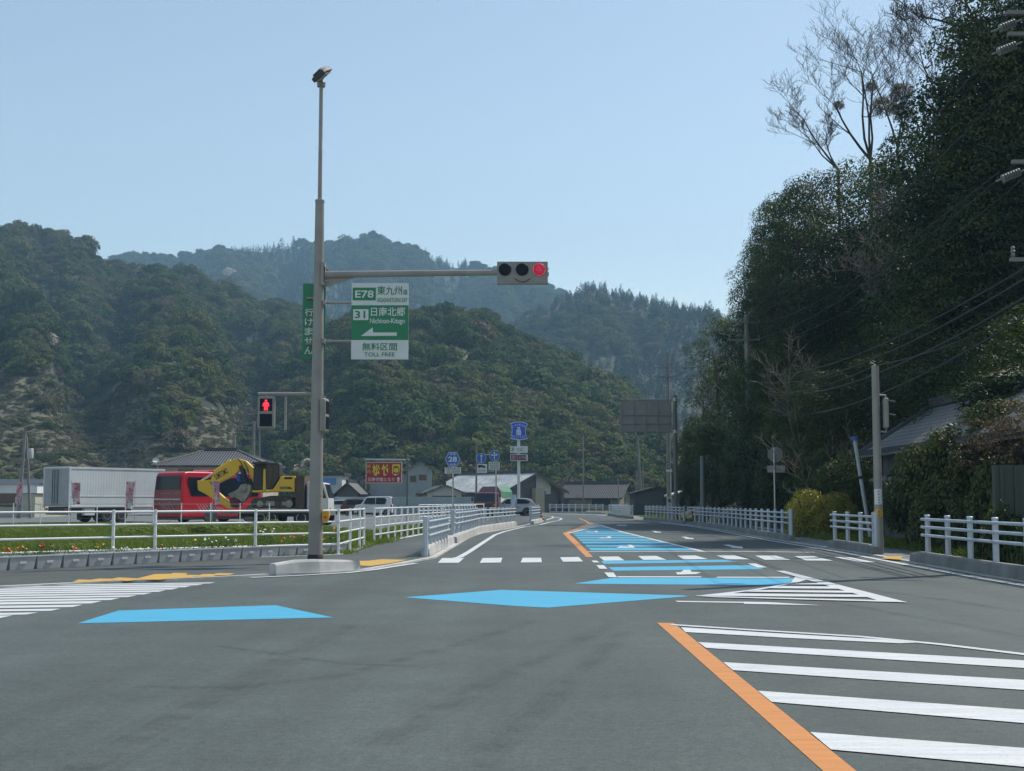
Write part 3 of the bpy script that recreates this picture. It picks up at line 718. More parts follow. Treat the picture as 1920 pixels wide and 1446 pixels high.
# ---------------------------------------------------------------- signal pole with the lamp on top
B = G(591, 1055.5, WZ); YB = B.y; SB = F / YB
def zb(py): return zat(py, YB) - WZ
tp = thing('signal_pole', 'tall tapered grey-brown signal pole with a street lamp on a thin mast', 'signal pole', B)
ztop = zb(378); zarm = zb(516)
mb = MB(); prof = []
for i in range(13):
    z = ztop * i / 12; prof.append((0.158 - 0.062 * i / 12, z))
mb.lathe(prof, n=24); mb.lathe([(0.105, ztop - .02), (0.105, ztop + .03), (0.05, ztop + .05)], n=20)
for z in (zb(955), zb(928), zb(738)): mb.lathe([(0.158 - .062 * z / ztop + .006, z - .02), (0.158 - .062 * z / ztop + .006, z + .02)], n=24)
mb.cbox((0, -0.15, zb(985)), (0.10, 0.02, 0.24)); mb.cbox((0.1, -0.03, zb(515)), (0.09, 0.2, 0.5))
mb.build('pole', M_POLE, tp, smooth=True)
mb = MB(); mb.lathe([(0.168, 0.0), (0.166, 0.17), (0.158, 0.18)], n=24); mb.build('base_sleeve', M_DARK, tp, smooth=True)
mb = MB(); mb.lathe([(0.5, -0.05), (0.3, 0.012)], n=24); mb.build('footing', M_CONCD, tp)
zl = zb(158)
mb = MB(); mb.tube([(0, 0, ztop - .05), (0.0, 0, ztop + .5), (0.0, 0.0, zl)], [0.047, 0.046, 0.042], 14); mb.build('lamp_mast', M_POLE, tp, smooth=True)
lh = MB(); lh.lathe([(0.09, zl - .06), (0.095, zl), (0.1, zl + .03), (0.05, zl + .09)], n=16)
hd = lh.build('lamp_head', M_POLE, tp, smooth=True)
Mh = Matrix.Translation((0.08, -0.2, zl + .12)) @ Euler((R(28), R(-35), R(-24))).to_matrix().to_4x4()
q = MB()
oc = [(-.15,-.34),(.15,-.34),(.2,-.24),(.2,.2),(.13,.34),(-.13,.34),(-.2,.2),(-.2,-.24)]
q.prism([Mh @ Vector((x, y, 0)) for x, y in oc], (Mh.to_3x3() @ Vector((0, 0, 0.1))))
q.prism([Mh @ Vector((x * .7, y * .75, 0.1)) for x, y in oc], (Mh.to_3x3() @ Vector((0, 0, 0.05))))
q.build('lamp_body', M_LENS if False else mat('lamp_casting', (0.06, 0.065, 0.07), 0.5, 0.3), hd, bevel=0.015)
q = MB()
for i in range(3):
    for j in range(4): q.cbox((-.1 + .1 * i, -.2 + .13 * j, -0.012), (.07, .08, .02), Mh)
q.build('lamp_lens', mat('led_panel', (0.35, 0.37, 0.38), 0.3), hd)
# arm
x1 = xat(934, 514, YB) - B.x
mb = MB(); mb.tube([(0.1, 0, zarm + .0), (0.45, -0.02, zarm + .01), (x1 * .5, -0.03, zarm + .03), (x1 + .3, -0.03, zarm + .05)], [0.085, 0.078, 0.072, 0.062], 16)
mb.prism([(0.1, -0.012, zarm - .26), (0.14, -0.012, zarm - .27), (0.75, -0.012, zarm - .08), (0.75, -.012, zarm), (0.1, -.012, zarm)], (0, 0.024, 0))
mb.prism([(0.12, -0.012, zarm + .16), (0.3, -0.012, zarm + .07), (0.12, -.012, zarm)], (0, 0.024, 0))
mb.cbox((0.14, 0, zarm), (0.03, 0.26, 0.34))
mb.build('mast_arm', M_POLE, tp, smooth=True)
for a, b in ((-.14, -.1), (.14, -.1), (-.14, .1), (.14, .1)): mb = MB(); mb.cyl((0.15, b, zarm + a), (0.2, b, zarm + a), 0.016, n=8); mb.build('bolt', M_GALV, tp)
zp = zb(739)
mb = MB(); xl_ = xat(484, 738, YB) - B.x
mb.tube([(-0.1, 0, zp), (xl_, 0, zp)], 0.042, 12); mb.tube([(xat(535, 770, YB) - B.x, 0.03, zp - .02), (xat(535, 770, YB) - B.x, 0.03, zb(806))], 0.028, 8)
mb.build('signal_bracket', M_POLE, tp, smooth=True)
# vehicle lights at the end of the arm
xa, xb = xat(932, 513, YB), xat(1027, 513, YB); za, zb_ = zat(534, YB), zat(492, YB)
tl = thing('traffic_light', 'flat horizontal three-lamp traffic light showing red at the end of the long arm', 'traffic light', ((xa + xb) / 2, YB - 0.03, (za + zb_) / 2))
w, h = (xb - xa), (zb_ - za)
mb = MB(); mb.cbox((0, 0, 0), (w, 0.13, h)); mb.cbox((w / 2 + .012, 0, -.02), (.02, .05, .1)); mb.cbox((w / 2 + .012, 0, .1), (.02, .04, .04))
ho = mb.build('housing', M_HOUS, tl, bevel=0.012); ho.rotation_euler = (R(-3), 0, 0)
for i, u in enumerate((-0.345, -0.005, 0.33)):
    c = (u * w, -0.068, 0.14 * h); rr = 0.138
    mb = MB(); mb.lathe([(rr * 1.06, 0), (rr * 1.06, .016), (rr, .018)], n=28, M=Matrix.Translation(c) @ Matrix.Rotation(R(90), 4, 'X')); rim = mb.build('lens_rim', M_HOUS, tl)
    mb = MB()
    pr = [(rr * math.cos(a), 0.022 + 0.03 * math.sin(a)) for a in np.linspace(0, 1.5, 6)]
    mb.lathe(pr, n=28, M=Matrix.Translation(c) @ Matrix.Rotation(R(90), 4, 'X'))
    o = mb.build('lens', M_LED if i == 2 else M_LENS, tl, smooth='all')
    o['label'] = ['dark unlit green lens', 'dark unlit amber lens', 'glowing red lens'][i]
mb = MB(); pts = [(-.17 + .34 * t, -.08 - 0.02 * math.sin(PI * t), -.125 - .085 * math.sin(PI * t)) for t in np.linspace(0, 1, 11)]
mb.tube(pts, 0.008, 6); mb.build('cable', M_DARK, tl)

# pedestrian lights
def ped(name, label, loc, rz, lit):
    t = thing(name, label, 'pedestrian light', loc, rz, 'pedestrian lights on the signal pole')
    mb = MB(); mb.cbox((0, 0, 0), (0.38, 0.13, 0.73)); mb.build('housing', M_HOUS, t, bevel=0.05, seg=3)
    for k, z in enumerate((0.165, -0.165)):
        mb = MB(); mb.cbox((0, -0.066, z), (0.27, 0.012, 0.27)); wn = mb.build('lamp_window', M_LENS, t, bevel=0.02)
        if k == 0 and lit:
            m2 = MB(); y = -0.076
            m2.poly([(p[0], y, p[1]) for p in circ(0, z + .088, .026, 14)])
            m2.poly([(x, y, z + zz) for x, zz in [(-.045,.055),(.045,.055),(.062,.03),(.072,-.035),(.055,-.04),(.045,.0),(.04,-.04),(.042,-.122),(.008,-.122),(.004,-.05),(-.004,-.05),(-.008,-.122),(-.042,-.122),(-.04,-.04),(-.045,0),(-.055,-.04),(-.072,-.035),(-.062,.03)]])
            m2.build('red_figure', M_REDMAN, wn)
    mb = MB(); mb.tube([(0, 0, .36), (0, 0, .42)], .03, 8); mb.build('bracket', M_POLE, t)
    return t
c = P(500, 774, YB); ped('pedestrian_light', 'pedestrian light with a glowing red standing figure on the bracket left of the pole', (c.x, YB - 0.02, c.z), 0, True)
c = P(608.5, 779, YB); ped('pedestrian_light', 'pedestrian light seen edge-on, facing right, fixed to the right side of the pole', (c.x, YB - 0.02, c.z), R(83), False)
c = P(611, 968, YB)
pb = thing('push_button_box', 'small yellow push-button box on the signal pole', 'button box', (c.x, YB - .02, c.z))
mb = MB(); mb.prism([(-.075, -.08, .11), (.08, -.08, .11), (.08, -.08, -.02), (.04, -.08, -.12), (-.075, -.08, -.12)], (0, .14, 0)); mb.build('case', M_BOXY, pb, bevel=.012)
mb = MB(); mb.cyl((0.0, -.08, -.02), (0.0, -.1, -.02), .03, n=14); mb.build('button', mat('red_button', (.4, .03, .02), .4), pb)

# green and white direction sign
YS = YB - 0.12
X0, X1, ZA, ZC = xat(659, 600, YS), xat(766, 600, YS), zat(674, YS), zat(531, YS)
ds = thing('direction_sign', 'green and white expressway direction sign with a left arrow beside the signal pole', 'road sign', ((X0 + X1) / 2, YS, ZA))
w, h = X1 - X0, ZC - ZA
def sx(u): return (u - 820) / 737 * w - w / 2
def sz(v): return (1335 - v) / 985 * h
mb = MB(); mb.cbox((0, 0, h / 2), (w, 0.025, h)); y = -0.0155
rect(mb, sx(820), sx(1557), sz(1087), sz(638), y, 1)
y -= .003
rect(mb, sx(833), sx(1133), sz(575), sz(410), y, 1); put_text(mb, 'E78', sx(866), sx(1105), sz(543), sz(447), y - .003, 0, 0.02)
put_text(mb, '東九州', sx(1150), sx(1470), sz(505), sz(390), y, 1, 0.012); put_text(mb, '道', sx(1482), sx(1542), sz(503), sz(432), y, 1, 0.01)
put_text(mb, 'HIGASHI-KYUSHU EXP', sx(1150), sx(1538), sz(600), sz(542), y, 1, 0.012)
rect(mb, sx(843), sx(1040), sz(830), sz(690), y, 0); put_text(mb, '31', sx(862), sx(1000), sz(808), sz(710), y - .003, 1, 0.02)
put_text(mb, '日南北郷', sx(1072), sx(1512), sz(780), sz(664), y, 0, 0.012)
put_text(mb, 'Nichinan-Kitago', sx(1060), sx(1512), sz(893), sz(806), y, 0, 0.012)
panel_poly(mb, [(sx(a), sz(b)) for a, b in ((945,1035),(1095,925),(1103,990),(1408,990),(1408,1033))], y, 0)
put_text(mb, '無料区間', sx(962), sx(1410), sz(1222), sz(1122), y, 1, 0.012); put_text(mb, 'TOLL FREE', sx(990), sx(1382), sz(1300), sz(1246), y, 1, 0.012)
mb.build('panel', [M_SIGNW, M_SIGNG], ds)
for py in (568, 640):
    mb = MB(); z = zat(py, YB) - ZA; mb.tube([(B.x - ds.location.x + .1, .12, z), (-w / 2 + .3, .06, z - .01), (w / 2 - .1, .05, z - .01)], .028, 10)
    mb.cbox((B.x - ds.location.x + .13, .1, z), (.06, .16, .1)); mb.build('bracket', M_POLE, ds, smooth=True)
# narrow vertical sign behind the pole
YV = YB + .24
X0, X1, ZA, ZC = xat(567.5, 600, YV), xat(610, 600, YV), zat(674, YV), zat(532, YV)
vs_ = thing('vertical_sign', 'narrow vertical green sign with white writing half hidden behind the signal pole', 'sign', ((X0 + X1) / 2, YV, ZA))
w, h = X1 - X0, ZC - ZA
mb = MB(); mb.cbox((0, 0, h / 2), (w, .02, h))
for k, ch in enumerate('行けません'):
    zc = h * (1 - (730 + 123 * k - 358) / 978); hh = h * .05
    xc0 = -w / 2 + w * .1; put_text(mb, ch, xc0, xc0 + w * .36, zc - hh, zc + hh, -.014, 1, .014)
mb.build('panel', [M_SIGNG, M_SIGNW], vs_)
for k in (.2, .8): mb = MB(); mb.cbox((0, -.06, h * k), (.3, .1, .04)); mb.build('bracket', M_POLE, vs_)

# ---------------------------------------------------------------- kerb blocks
def barrier(path, h, wd_, side=1, z0=0.0, m=None, n_seam=0):
    """concrete kerb blocks along a path; sloping ends"""
    pts = [Vector(p[:2]) for p in path]; out = [pts[0]]
    for a, b in zip(pts, pts[1:]):
        k = max(1, int((b - a).length / 0.6))
        out += [a.lerp(b, i / k) for i in range(1, k + 1)]
    pts = out; n = len(pts); mb = MB(); rings = []
    for i, p in enumerate(pts):
        a = pts[max(i-1, 0)]; b = pts[min(i+1, n-1)]; d = (b - a).normalized(); nn = Vector((-d.y, d.x)) * side
        hh = h * (0.8 if i in (0, n-1) else 1.0); s_ = 0
        prof = [(0, z0 - .1), (0, z0 + .04), (.02, z0 + hh * .85), (.045, z0 + hh), (wd_ - .03, z0 + hh), (wd_, z0 + hh * .9), (wd_, z0 - .1)]
        rings.append([(p.x + nn.x * u, p.y + nn.y * u, z) for u, z in prof])
    k = len(rings[0])
    vs = [v for r_ in rings for v in r_]
    fs = [(i*k+j, i*k+(j+1) % k, (i+1)*k+(j+1) % k, (i+1)*k+j) for i in range(n-1) for j in range(k)] + [tuple(range(k)), tuple(range((n-1)*k, n*k))]
    mb.add(vs, fs)
    # dark joints between the blocks
    mb.mi = 1
    for i in range(3, n - 1, 3):
        r_ = rings[i]; p = pts[i]; d = (pts[i] - pts[i-1]).normalized()
        for a, b in ((1, 2), (2, 3), (3, 4)):
            va, vb = Vector(r_[a]), Vector(r_[b]); mid = Vector((*p, z0 + h * .4)); cpt = Vector((sum(v[0] for v in r_) / k, sum(v[1] for v in r_) / k, z0 + h * .4))
            oa, ob = va + (va - cpt).normalized() * .004, vb + (vb - cpt).normalized() * .004
            dd = Vector((d.x, d.y, 0)) * .012
            mb.poly([oa - dd, oa + dd, ob + dd, ob - dd])
    o = mb.build('kerb', [m or M_CONC, M_CONCD], kind='structure')
    return o
lwx = [G(518, 1080), G(560, 1078), G(600, 1076.4), G(676, 1071.6)]
barrier(lwx, 0.27, 0.22)

# ---------------------------------------------------------------- railings along the road
def railing(label, path, step, z0, side, lead=(True, False), hpost=.86, group='grey-blue roadside railings', end_post=(False, False)):
    pts = [Vector(p[:2]) for p in path]; t = thing('railing', label, 'railing', (pts[0].x, pts[0].y, z0), 0, group)
    o = pts[0]; cum = [0]
    for a, b in zip(pts, pts[1:]): cum.append(cum[-1] + (b - a).length)
    L_ = cum[-1]
    def at(s):
        for i in range(len(cum) - 1):
            if s <= cum[i+1] or i == len(cum) - 2:
                f = (s - cum[i]) / (cum[i+1] - cum[i]); p = pts[i].lerp(pts[i+1], f); d = (pts[i+1] - pts[i]).normalized(); return p, d
    n = max(1, round(L_ / step)); first = None
    for i in range(n + 1):
        p, d = at(L_ * i / n); p = p - o
        if first is None:
            mb = MB(); mb.lathe([(.055, 0), (.055, hpost - .03), (.062, hpost - .03), (.062, hpost - .008), (.045, hpost + .004)], n=14)
            mb.lathe([(.056, hpost - .1), (.058, hpost - .09), (.056, hpost - .08)], n=14)
            first = mb.build('post', M_RAIL, t, smooth=True); first.location = (p.x, p.y, 0)
        else:
            c = dup(first, t); c.location = (p.x, p.y, 0)
    for zz in (.43, .6, .765):
        q = []
        for s in np.unique(np.round(np.concatenate([np.linspace(-0.18, L_ + .18, max(3, int(L_ / 2))), cum]), 3)):
            s = float(s); sc = min(max(s, 0), L_); p, d = at(sc); p = p + d * (s - sc) - o; nn = Vector((-d.y, d.x)) * side
            q.append((p.x - nn.x * .075, p.y - nn.y * .075, zz))
        mb = MB(); mb.tube(q, .03, 10); mb.build('rail', M_RAIL, t, smooth=True)
    for k in range(2):
        if end_post[k]:
            p, d = at(0 if k == 0 else L_); p = p + d * (-.22 if k == 0 else .22) - o
            mb = MB(); mb.lathe([(.06, -z0), (.06, hpost - .05), (.068, hpost - .05), (.068, hpost + .02), (.05, hpost + .03)], n=16); c = mb.build('end_post', M_RAIL, t, smooth=True); c.location = (p.x, p.y, 0)
    return t
# left side of the road
k1 = [G(806, 1046), G(828, 1034), G(853, 1021)]
barrier(k1, .3, .22)
o1 = strip([p.xy for p in k1], .12)
railing('short grey-blue railing at the near left corner by the crosswalk, thick end post', [G(800, 1044, .05).xy + Vector((-.05, .6)), (-1.9, 38.6)], 1.0, .1, 1, end_post=(True, False))
k2 = [G(858, 1021), G(880, 1010), G(902, 1000), G(935, 994), G(970, 988)]
barrier(k2, .3, .22)
o2 = strip([p.xy for p in k2], .12)
railing('long grey-blue railing on the left kerb, bending right past the truck', [o2[0] + Vector((-.07, 1.0)), o2[1], o2[2], o2[3], o2[4] - (o2[4] - o2[3]).normalized() * .5], 1.6, .2, 1, end_post=(True, False))
k3 = [G(986, 981.5), G(1003, 977.6)]
barrier([(1.3, 78.5), (2.0, 86.5)], .26, .22)
railing('short grey-blue railing in front of the silver SUV', [(1.05, 78.0), (1.72, 86)], 1.2, .2, 1)
# right side
def along(a, b):      # the right-hand kerb between two distances
    pts = [p for p in rw if a < p.y < b]
    def xr(y):
        for p, q in zip(rw, rw[1:]):
            if p.y <= y <= q.y: return p.x + (q.x - p.x) * (y - p.y) / (q.y - p.y)
    return [Vector((xr(a), a))] + pts + [Vector((xr(b), b))]
segs = [(14.5, 29.6, 'nearest right-hand railing with three orange bollards behind it', (28.6, 15.0), True), (33.2, 38.6, 'short right-hand railing in front of the grey signal post', (33.6, 38.2), False),
        (44.2, 74.0, 'long right-hand railing in front of the yellow-green hedge and dark trees', (44.8, 73.4), False), (77, 93.5, 'right-hand railing in front of the pole of the blank road sign', (77.4, 93), False),
        (100, 122, 'farthest grey-blue railing right of the bend, before the grass', (100.4, 121.5), False)]
for a, b, lab, rr_, flip in segs:
    pth = strip(along(a, b), .02, -1)
    barrier(pth, .27 if b < 50 else .25, .2, -1, m=M_CONCD)
    ra, rb_ = sorted(rr_); q = strip(along(ra, rb_), .17, -1)
    railing(lab, q, 1.5, .2, -1, end_post=(a == 33.2 or a == 44.2, False))
# railings beyond the bend
q = strip([Vector(p) for p in ((9.2, 132), (4.8, 148), (-0.6, 158), (-1.6, 160))], 0)
railing('white-grey railing beyond the bend, in front of the tiled house', [(9.5, 140), (4.3, 151.5)], 1.5, .2, -1); barrier([(9.5, 139.7), (4.2, 151.2)], .22, .2, -1)
railing('short pale railing at the dark gateway beyond the bend', [(3.0, 153.5), (1.9, 155.5)], 1.2, .2, -1); barrier([(3.05, 153), (1.6, 155.5)], .22, .2, -1)
# ---------------------------------------------------------------- white pipe fences, planters
def pipe_fence(label, path, posts, z0, hgt=1.1, nr=4, rp=.034, rr=.024, group='white pipe fences', m=None):
    pts = [Vector(p[:2]) for p in path]; o = pts[0]
    t = thing('pipe_fence', label, 'fence', (o.x, o.y, z0), 0, group)
    first = None
    for p in posts:
        p = Vector(p[:2]) - o
        if first is None:
            mb = MB(); mb.lathe([(rp * 1.5, -.02), (rp * 1.5, .015), (rp, .02), (rp, hgt - .01), (rp * .7, hgt + .012)], n=12)
            for k in range(nr): mb.lathe([(rp * 1.18, hgt * (k + .88) / nr - .035), (rp * 1.18, hgt * (k + .88) / nr + .035)], n=12)
            first = mb.build('post', m or M_WFEN, t, smooth=True); first.location = (p.x, p.y, 0)
        else:
            c = dup(first, t); c.location = (p.x, p.y, 0)
    for k in range(nr):
        z = hgt * (k + .88) / nr; mb = MB(); mb.tube([((p - o).x, (p - o).y, z) for p in pts], rr, 10); mb.build('rail', m or M_WFEN, t, smooth=True)
    return t
fa = Vector((-10.4, 27.2)); fd = Vector((.72, .69)); FZ = WZ + .02
fp = lambda tt: fa + fd * tt
cor = fp(8.5)
pipe_fence('white four-rail pipe fence behind the flower planters, turning at the corner by the gap', [fp(-14), fp(2.5), fp(3.5), cor, (cor.x - .03, 35.4), (cor.x - .05, 39.2)],
           [fp(-11.7), fp(-9.1), fp(-6.5), fp(-4), fp(-1.4), fp(2.5), fp(3.5), fp(6.1), cor, (cor.x - .02, 35.6), (cor.x - .04, 38.0), (cor.x - .05, 39.2)], FZ)
bx = lambda y: -4.35 + (y - 42) * .0653
pb_ = [42.2, 43.4] + [45 + 1.5 * i for i in range(22)]
pipe_fence('long white four-rail pipe fence beside the left pavement, between the gap and the truck', [(bx(42.2), 42.2), (bx(77), 77)], [(bx(y), y) for y in pb_ if y < 77.3], FZ)
pipe_fence('second white pipe fence turned away behind the far end of the long one', [(bx(57) - 1.2, 66), (-1.7, 80.5)], [(bx(57) - 1.2, 66), (-3.6, 69.6), (-2.9, 73.3), (-2.25, 77), (-1.7, 80.5)], FZ, 1.15)
# concrete edging under the fences
mb = MB()
for a, b in (((-19, 18.9), cor), (cor, (cor.x - .05, 42)), ((cor.x - .05, 42), (-2.0, 78))):
    a, b = Vector(a), Vector(b); d = (b - a).normalized(); n = Vector((-d.y, d.x)) * .1
    mb.prism([(*(a + n * 1.2), -.1), (*(b + n * 1.2), -.1), (*(b - n), -.1), (*(a - n), -.1)], (0, 0, WZ + .115))
mb.build('kerb', mat('pale_edging', (.5, .52, .52), .85, 0, .1, 2, .2, 50, dirt=.2), kind='structure')
# thin wire fence between grass and lorry yard
yf = 71.0
wx = [xat(p, 960, yf) for p in (-60, -10, 25, 76, 129, 182, 235, 287, 340, 395, 450, 505)]
t = thing('wire_fence', 'thin white post-and-wire fence between the grass and the parked lorries', 'fence', (wx[0], yf, 0))
first = None
for x in wx:
    if first is None:
        mb = MB(); mb.lathe([(.03, 0), (.03, 1.24), (.02, 1.26)], n=8); first = mb.build('post', M_WFEN, t, smooth=True)
    else: c = dup(first, t); c.location = (x - wx[0], 0, 0)
for k, z in enumerate((1.2, .95, .7, .45)):
    mb = MB(); mb.tube([(0, 0, z), (wx[-1] - wx[0], 0, z)], .012 if k == 0 else .004, 6); mb.build('wire', M_GALV, t)

# ---------------------------------------------------------------- planters with flowers
M_PLANT = mat('grey_planter', (.46, .48, .51), .8, 0, .1, 3, .15, 50, dirt=.35)
M_PSOIL = mat('planter_soil', (.045, .035, .025), .95, 0, .3, 10, .6, 30)
M_STEM = leaf_mat('flower_leaves', [(.05, .10, .025), (.08, .15, .04), (.11, .16, .07)], .5, .3, .6, .3)
FLC = {'orange': (.62, .13, .02), 'yellow': (.72, .42, .02), 'white': (.72, .73, .68), 'red': (.5, .05, .03)}
FLM = {k: mat(k + '_petals', c, .6, 0, .1, 9) for k, c in FLC.items()}
pl0, pl1 = G(8, 1069.5, WZ), G(643, 1037.5, WZ); pd = (pl1 - pl0); npl = 16; stepv = pd / npl; prz = math.atan2(pd.y, pd.x)
rp_ = random.Random(3)
def trough_mesh():
    mb = MB(); L_ = stepv.length - .03; wt, wb, hh = .3, .22, .24
    def ring(w, l, z): return [(-l/2, -w/2, z), (l/2, -w/2, z), (l/2, w/2, z), (-l/2, w/2, z)]
    a = ring(wb, L_ - .05, 0.0); b = ring(wt, L_, hh); c = ring(wt + .02, L_ + .015, hh); d = ring(wt + .02, L_ + .015, hh + .03); e = ring(wt - .05, L_ - .05, hh + .03); f = ring(wt - .06, L_ - .06, hh - .02)
    vs = a + b + c + d + e + f; fs = [(3, 2, 1, 0)]
    for k in range(5): fs += [(k*4+i, k*4+(i+1) % 4, k*4+4+(i+1) % 4, k*4+4+i) for i in range(4)]
    mb.add(vs, fs); mb.mi = 0
    mb.cbox((0, -wt/2 + .012, hh * .55), (.16, .012, .05))
    return mb
ords = ['first', 'second', 'third', 'fourth', 'fifth', 'sixth', 'seventh', 'eighth', 'ninth', 'tenth', 'eleventh', 'twelfth', 'thirteenth', 'fourteenth', 'fifteenth', 'sixteenth', 'seventeenth', 'eighteenth', 'nineteenth', 'twentieth']
looks = {0: ('orange', .16, 9), 1: ('orange', .2, 9), 2: ('orange', .14, 5), 3: ('yellow', .16, 3), 4: ('white', .1, 8), 5: ('white', .06, 3), 6: ('orange', .12, 3), 7: ('yellow', .18, 3), 8: ('white', .2, 7), 9: ('white', .22, 8),
         10: ('red', .08, 2), 11: ('white', .34, 14), 12: ('orange', .18, 7), 13: ('orange', .2, 6), 14: ('orange', .18, 4), 15: ('orange', .34, 9)}
tro = psoil = None
nrg = np.random.default_rng(11)
for i in range(-3, npl):
    pos = pl0 + stepv * (i + .5)
    col, ht, nf = looks.get(i, ('orange', .15, 5))
    what = {'orange': 'orange poppies', 'yellow': 'yellow flowers', 'white': 'white flowers', 'red': 'a few dark red blooms'}[col]
    t = thing('planter', '%s with %s, %s planter from the signal pole' % ('grey concrete planter', what if i != 15 else 'tall orange and yellow flowers', ords[npl - 1 - i] if i < 15 else 'corner, first'), 'planter', pos, prz, 'concrete planters in a row')
    if i == 15: t['label'] = 'grey concrete planter at the fence corner with tall orange and yellow flowers'
    if tro is None:
        tro = trough_mesh().build('trough', M_PLANT, t, bevel=.008); mb = MB(); mb.box(-.28, .28, -.11, .11, .2, .235); psoil = mb.build('soil', M_PSOIL, t)
    else: dup(tro, t); dup(psoil, t)
    n = 150 if ht < .2 else 330
    if i in (5, 10): n = 60
    C = np.stack([nrg.uniform(-.28, .28, n), nrg.uniform(-.13, .13, n), .235 + nrg.uniform(0, ht, n) ** 1.0], 1)
    V, Fq = leaf_quads(C, nrg.normal(size=(n, 3)) + [0, -.2, .3], .06, nrg, .3)
    fo = link('foliage', np_mesh('foliage', V, Fq, nrg.uniform(size=n)), t, M_STEM)
    mb = MB()
    for k in range(nf):
        x, y = nrg.uniform(-.26, .26), nrg.uniform(-.1, .08); z = .24 + ht * nrg.uniform(.7, 1.25); r_ = {'orange': .03, 'yellow': .032, 'white': .026, 'red': .02}[col]
        mb.mi = 0
        if i == 15 and k % 2: mb.mi = 1
        nn = Vector(nrg.normal(size=3) * .4 + np.array([0, -.5, .8])).normalized(); a = nn.orthogonal().normalized(); b = nn.cross(a)
        for j in range(5):
            an = 2 * PI * j / 5; u = a * math.cos(an) + b * math.sin(an); v_ = nn.cross(u); c0 = Vector((x, y, z))
            mb.poly([c0, c0 + u * r_ * .7 + v_ * r_ * .5 + nn * r_ * .3, c0 + u * r_ * 1.1 + nn * r_ * .45, c0 + u * r_ * .7 - v_ * r_ * .5 + nn * r_ * .3])
        mb.mi = 0
    mb.build('flowers', [FLM[col], FLM['yellow']], t)

# ---------------------------------------------------------------- grass
M_GRASS = leaf_mat('grass_blades', [(.10, .145, .026), (.135, .185, .036), (.165, .21, .05), (.2, .2, .08)], .35, .35, .6, .25)
def tuft_mesh(name, seed, n=46, h=.16, spread=.16):
    g = np.random.default_rng(seed); b = g.normal(size=(n, 2)) * spread; a = g.uniform(0, 6.28, n); hh = h * g.uniform(.5, 1.3, n); w = .012 * g.uniform(.7, 1.5, n)
    ln = g.normal(size=(n, 2)) * .07
    V = np.stack([np.c_[b - np.c_[np.cos(a), np.sin(a)] * w[:, None], np.zeros(n)], np.c_[b + np.c_[np.cos(a), np.sin(a)] * w[:, None], np.zeros(n)],
                  np.c_[b + ln * .5 + np.c_[np.cos(a), np.sin(a)] * w[:, None] * .7, hh * .65], np.c_[b + ln, hh]], 1).reshape(-1, 3)
    return np_mesh(name, V, np.arange(n * 4).reshape(n, 4), g.uniform(size=n))
c_gr = stock('grass_stock', [tuft_mesh('tuft', 200 + i, 60, .07 + .02 * i) for i in range(4)], M_GRASS)
c_hi = stock('weed_stock', [crown_mesh('weed', 210 + i, 10, 22, .3, 'round', asp=.35) for i in range(3)], M_GRASS)
gr = np.random.default_rng(21)
def fence_y(x):      # the fence line: grass lies beyond it
    return np.where(x < cor.x, fa.y + (x - fa.x) / fd.x * fd.y, np.where(x < -4.0, 0, 42 + (x + 4.35) / .0653))
def scat_grass(n, y0, y1, pxr, keep=None):
    y = gr.uniform(y0, y1, n); px = gr.uniform(pxr[0], pxr[1], n); x = (px - 960) / F * y
    yf_ = np.where(x < cor.x, fa.y + (x - fa.x) / fd.x * fd.y + .4, np.where(x < bx(np.maximum(y, 42)) - .45, 0, 999))
    k = y > yf_
    px2, py2 = project(np.stack([x, y, x * 0], 1))
    lim = np.interp(px2, [-400, 300, 560, 640, 704, 800], [988, 984, 984, 999, 1001, 985]); k &= py2 > lim + gr.normal(0, 1.2, n)
    bare = (py2 > 1018 + 0 * px2) & (px2 < 190 + gr.normal(0, 12, n)) & (y > yf_ + .6) & (py2 < 1045)
    k &= ~(bare & (gr.uniform(size=n) < .93))
    return np.stack([x, y, x * 0], 1)[k]
p = scat_grass(52000, 26, 78, (-120, 905)); n = len(p); s = gr.uniform(.55, 1.1, n) * (.7 + .8 * vnoise(p[:, 0] * .35, p[:, 1] * .16, 3))
scatter('grass', p, np.stack([s, s, s * gr.uniform(.7, 1.3, n)], 1), np.stack([p[:, 0] * 0, p[:, 0] * 0, gr.uniform(0, 6, n)], 1), gr.integers(0, 4, n), c_gr, 'green grass on the verge behind the white fence', 'grass')
# tall clumps
cl = [(400, 1002, 1.0), (440, 1000, .9), (480, 996, 1.1), (520, 998, 1.0), (350, 1002, .8), (300, 1003, .8), (550, 996, .8), (240, 1002, .7), (620, 998, .5), (730, 1001, .55), (760, 999, .6), (795, 996, .5), (60, 1000, .6), (120, 1004, .6), (20, 1006, .6)]
pts = []; sc_ = []
for px, py, s in cl:
    for k in range(9):
        q = G(px + gr.normal(0, 18), py + gr.normal(0, 2.5)); pts.append(q); sc_.append(s * gr.uniform(.2, .42))
sc_ = np.array(sc_)
scatter('tall_grass', np.array(pts), np.stack([sc_ * 1.4, sc_ * 1.4, sc_ * .75], 1), np.stack([sc_ * 0, sc_ * 0, gr.uniform(0, 6, len(sc_))], 1), gr.integers(0, 3, len(sc_)), c_hi, 'taller weeds and grass clumps before the lorry yard', 'weeds')
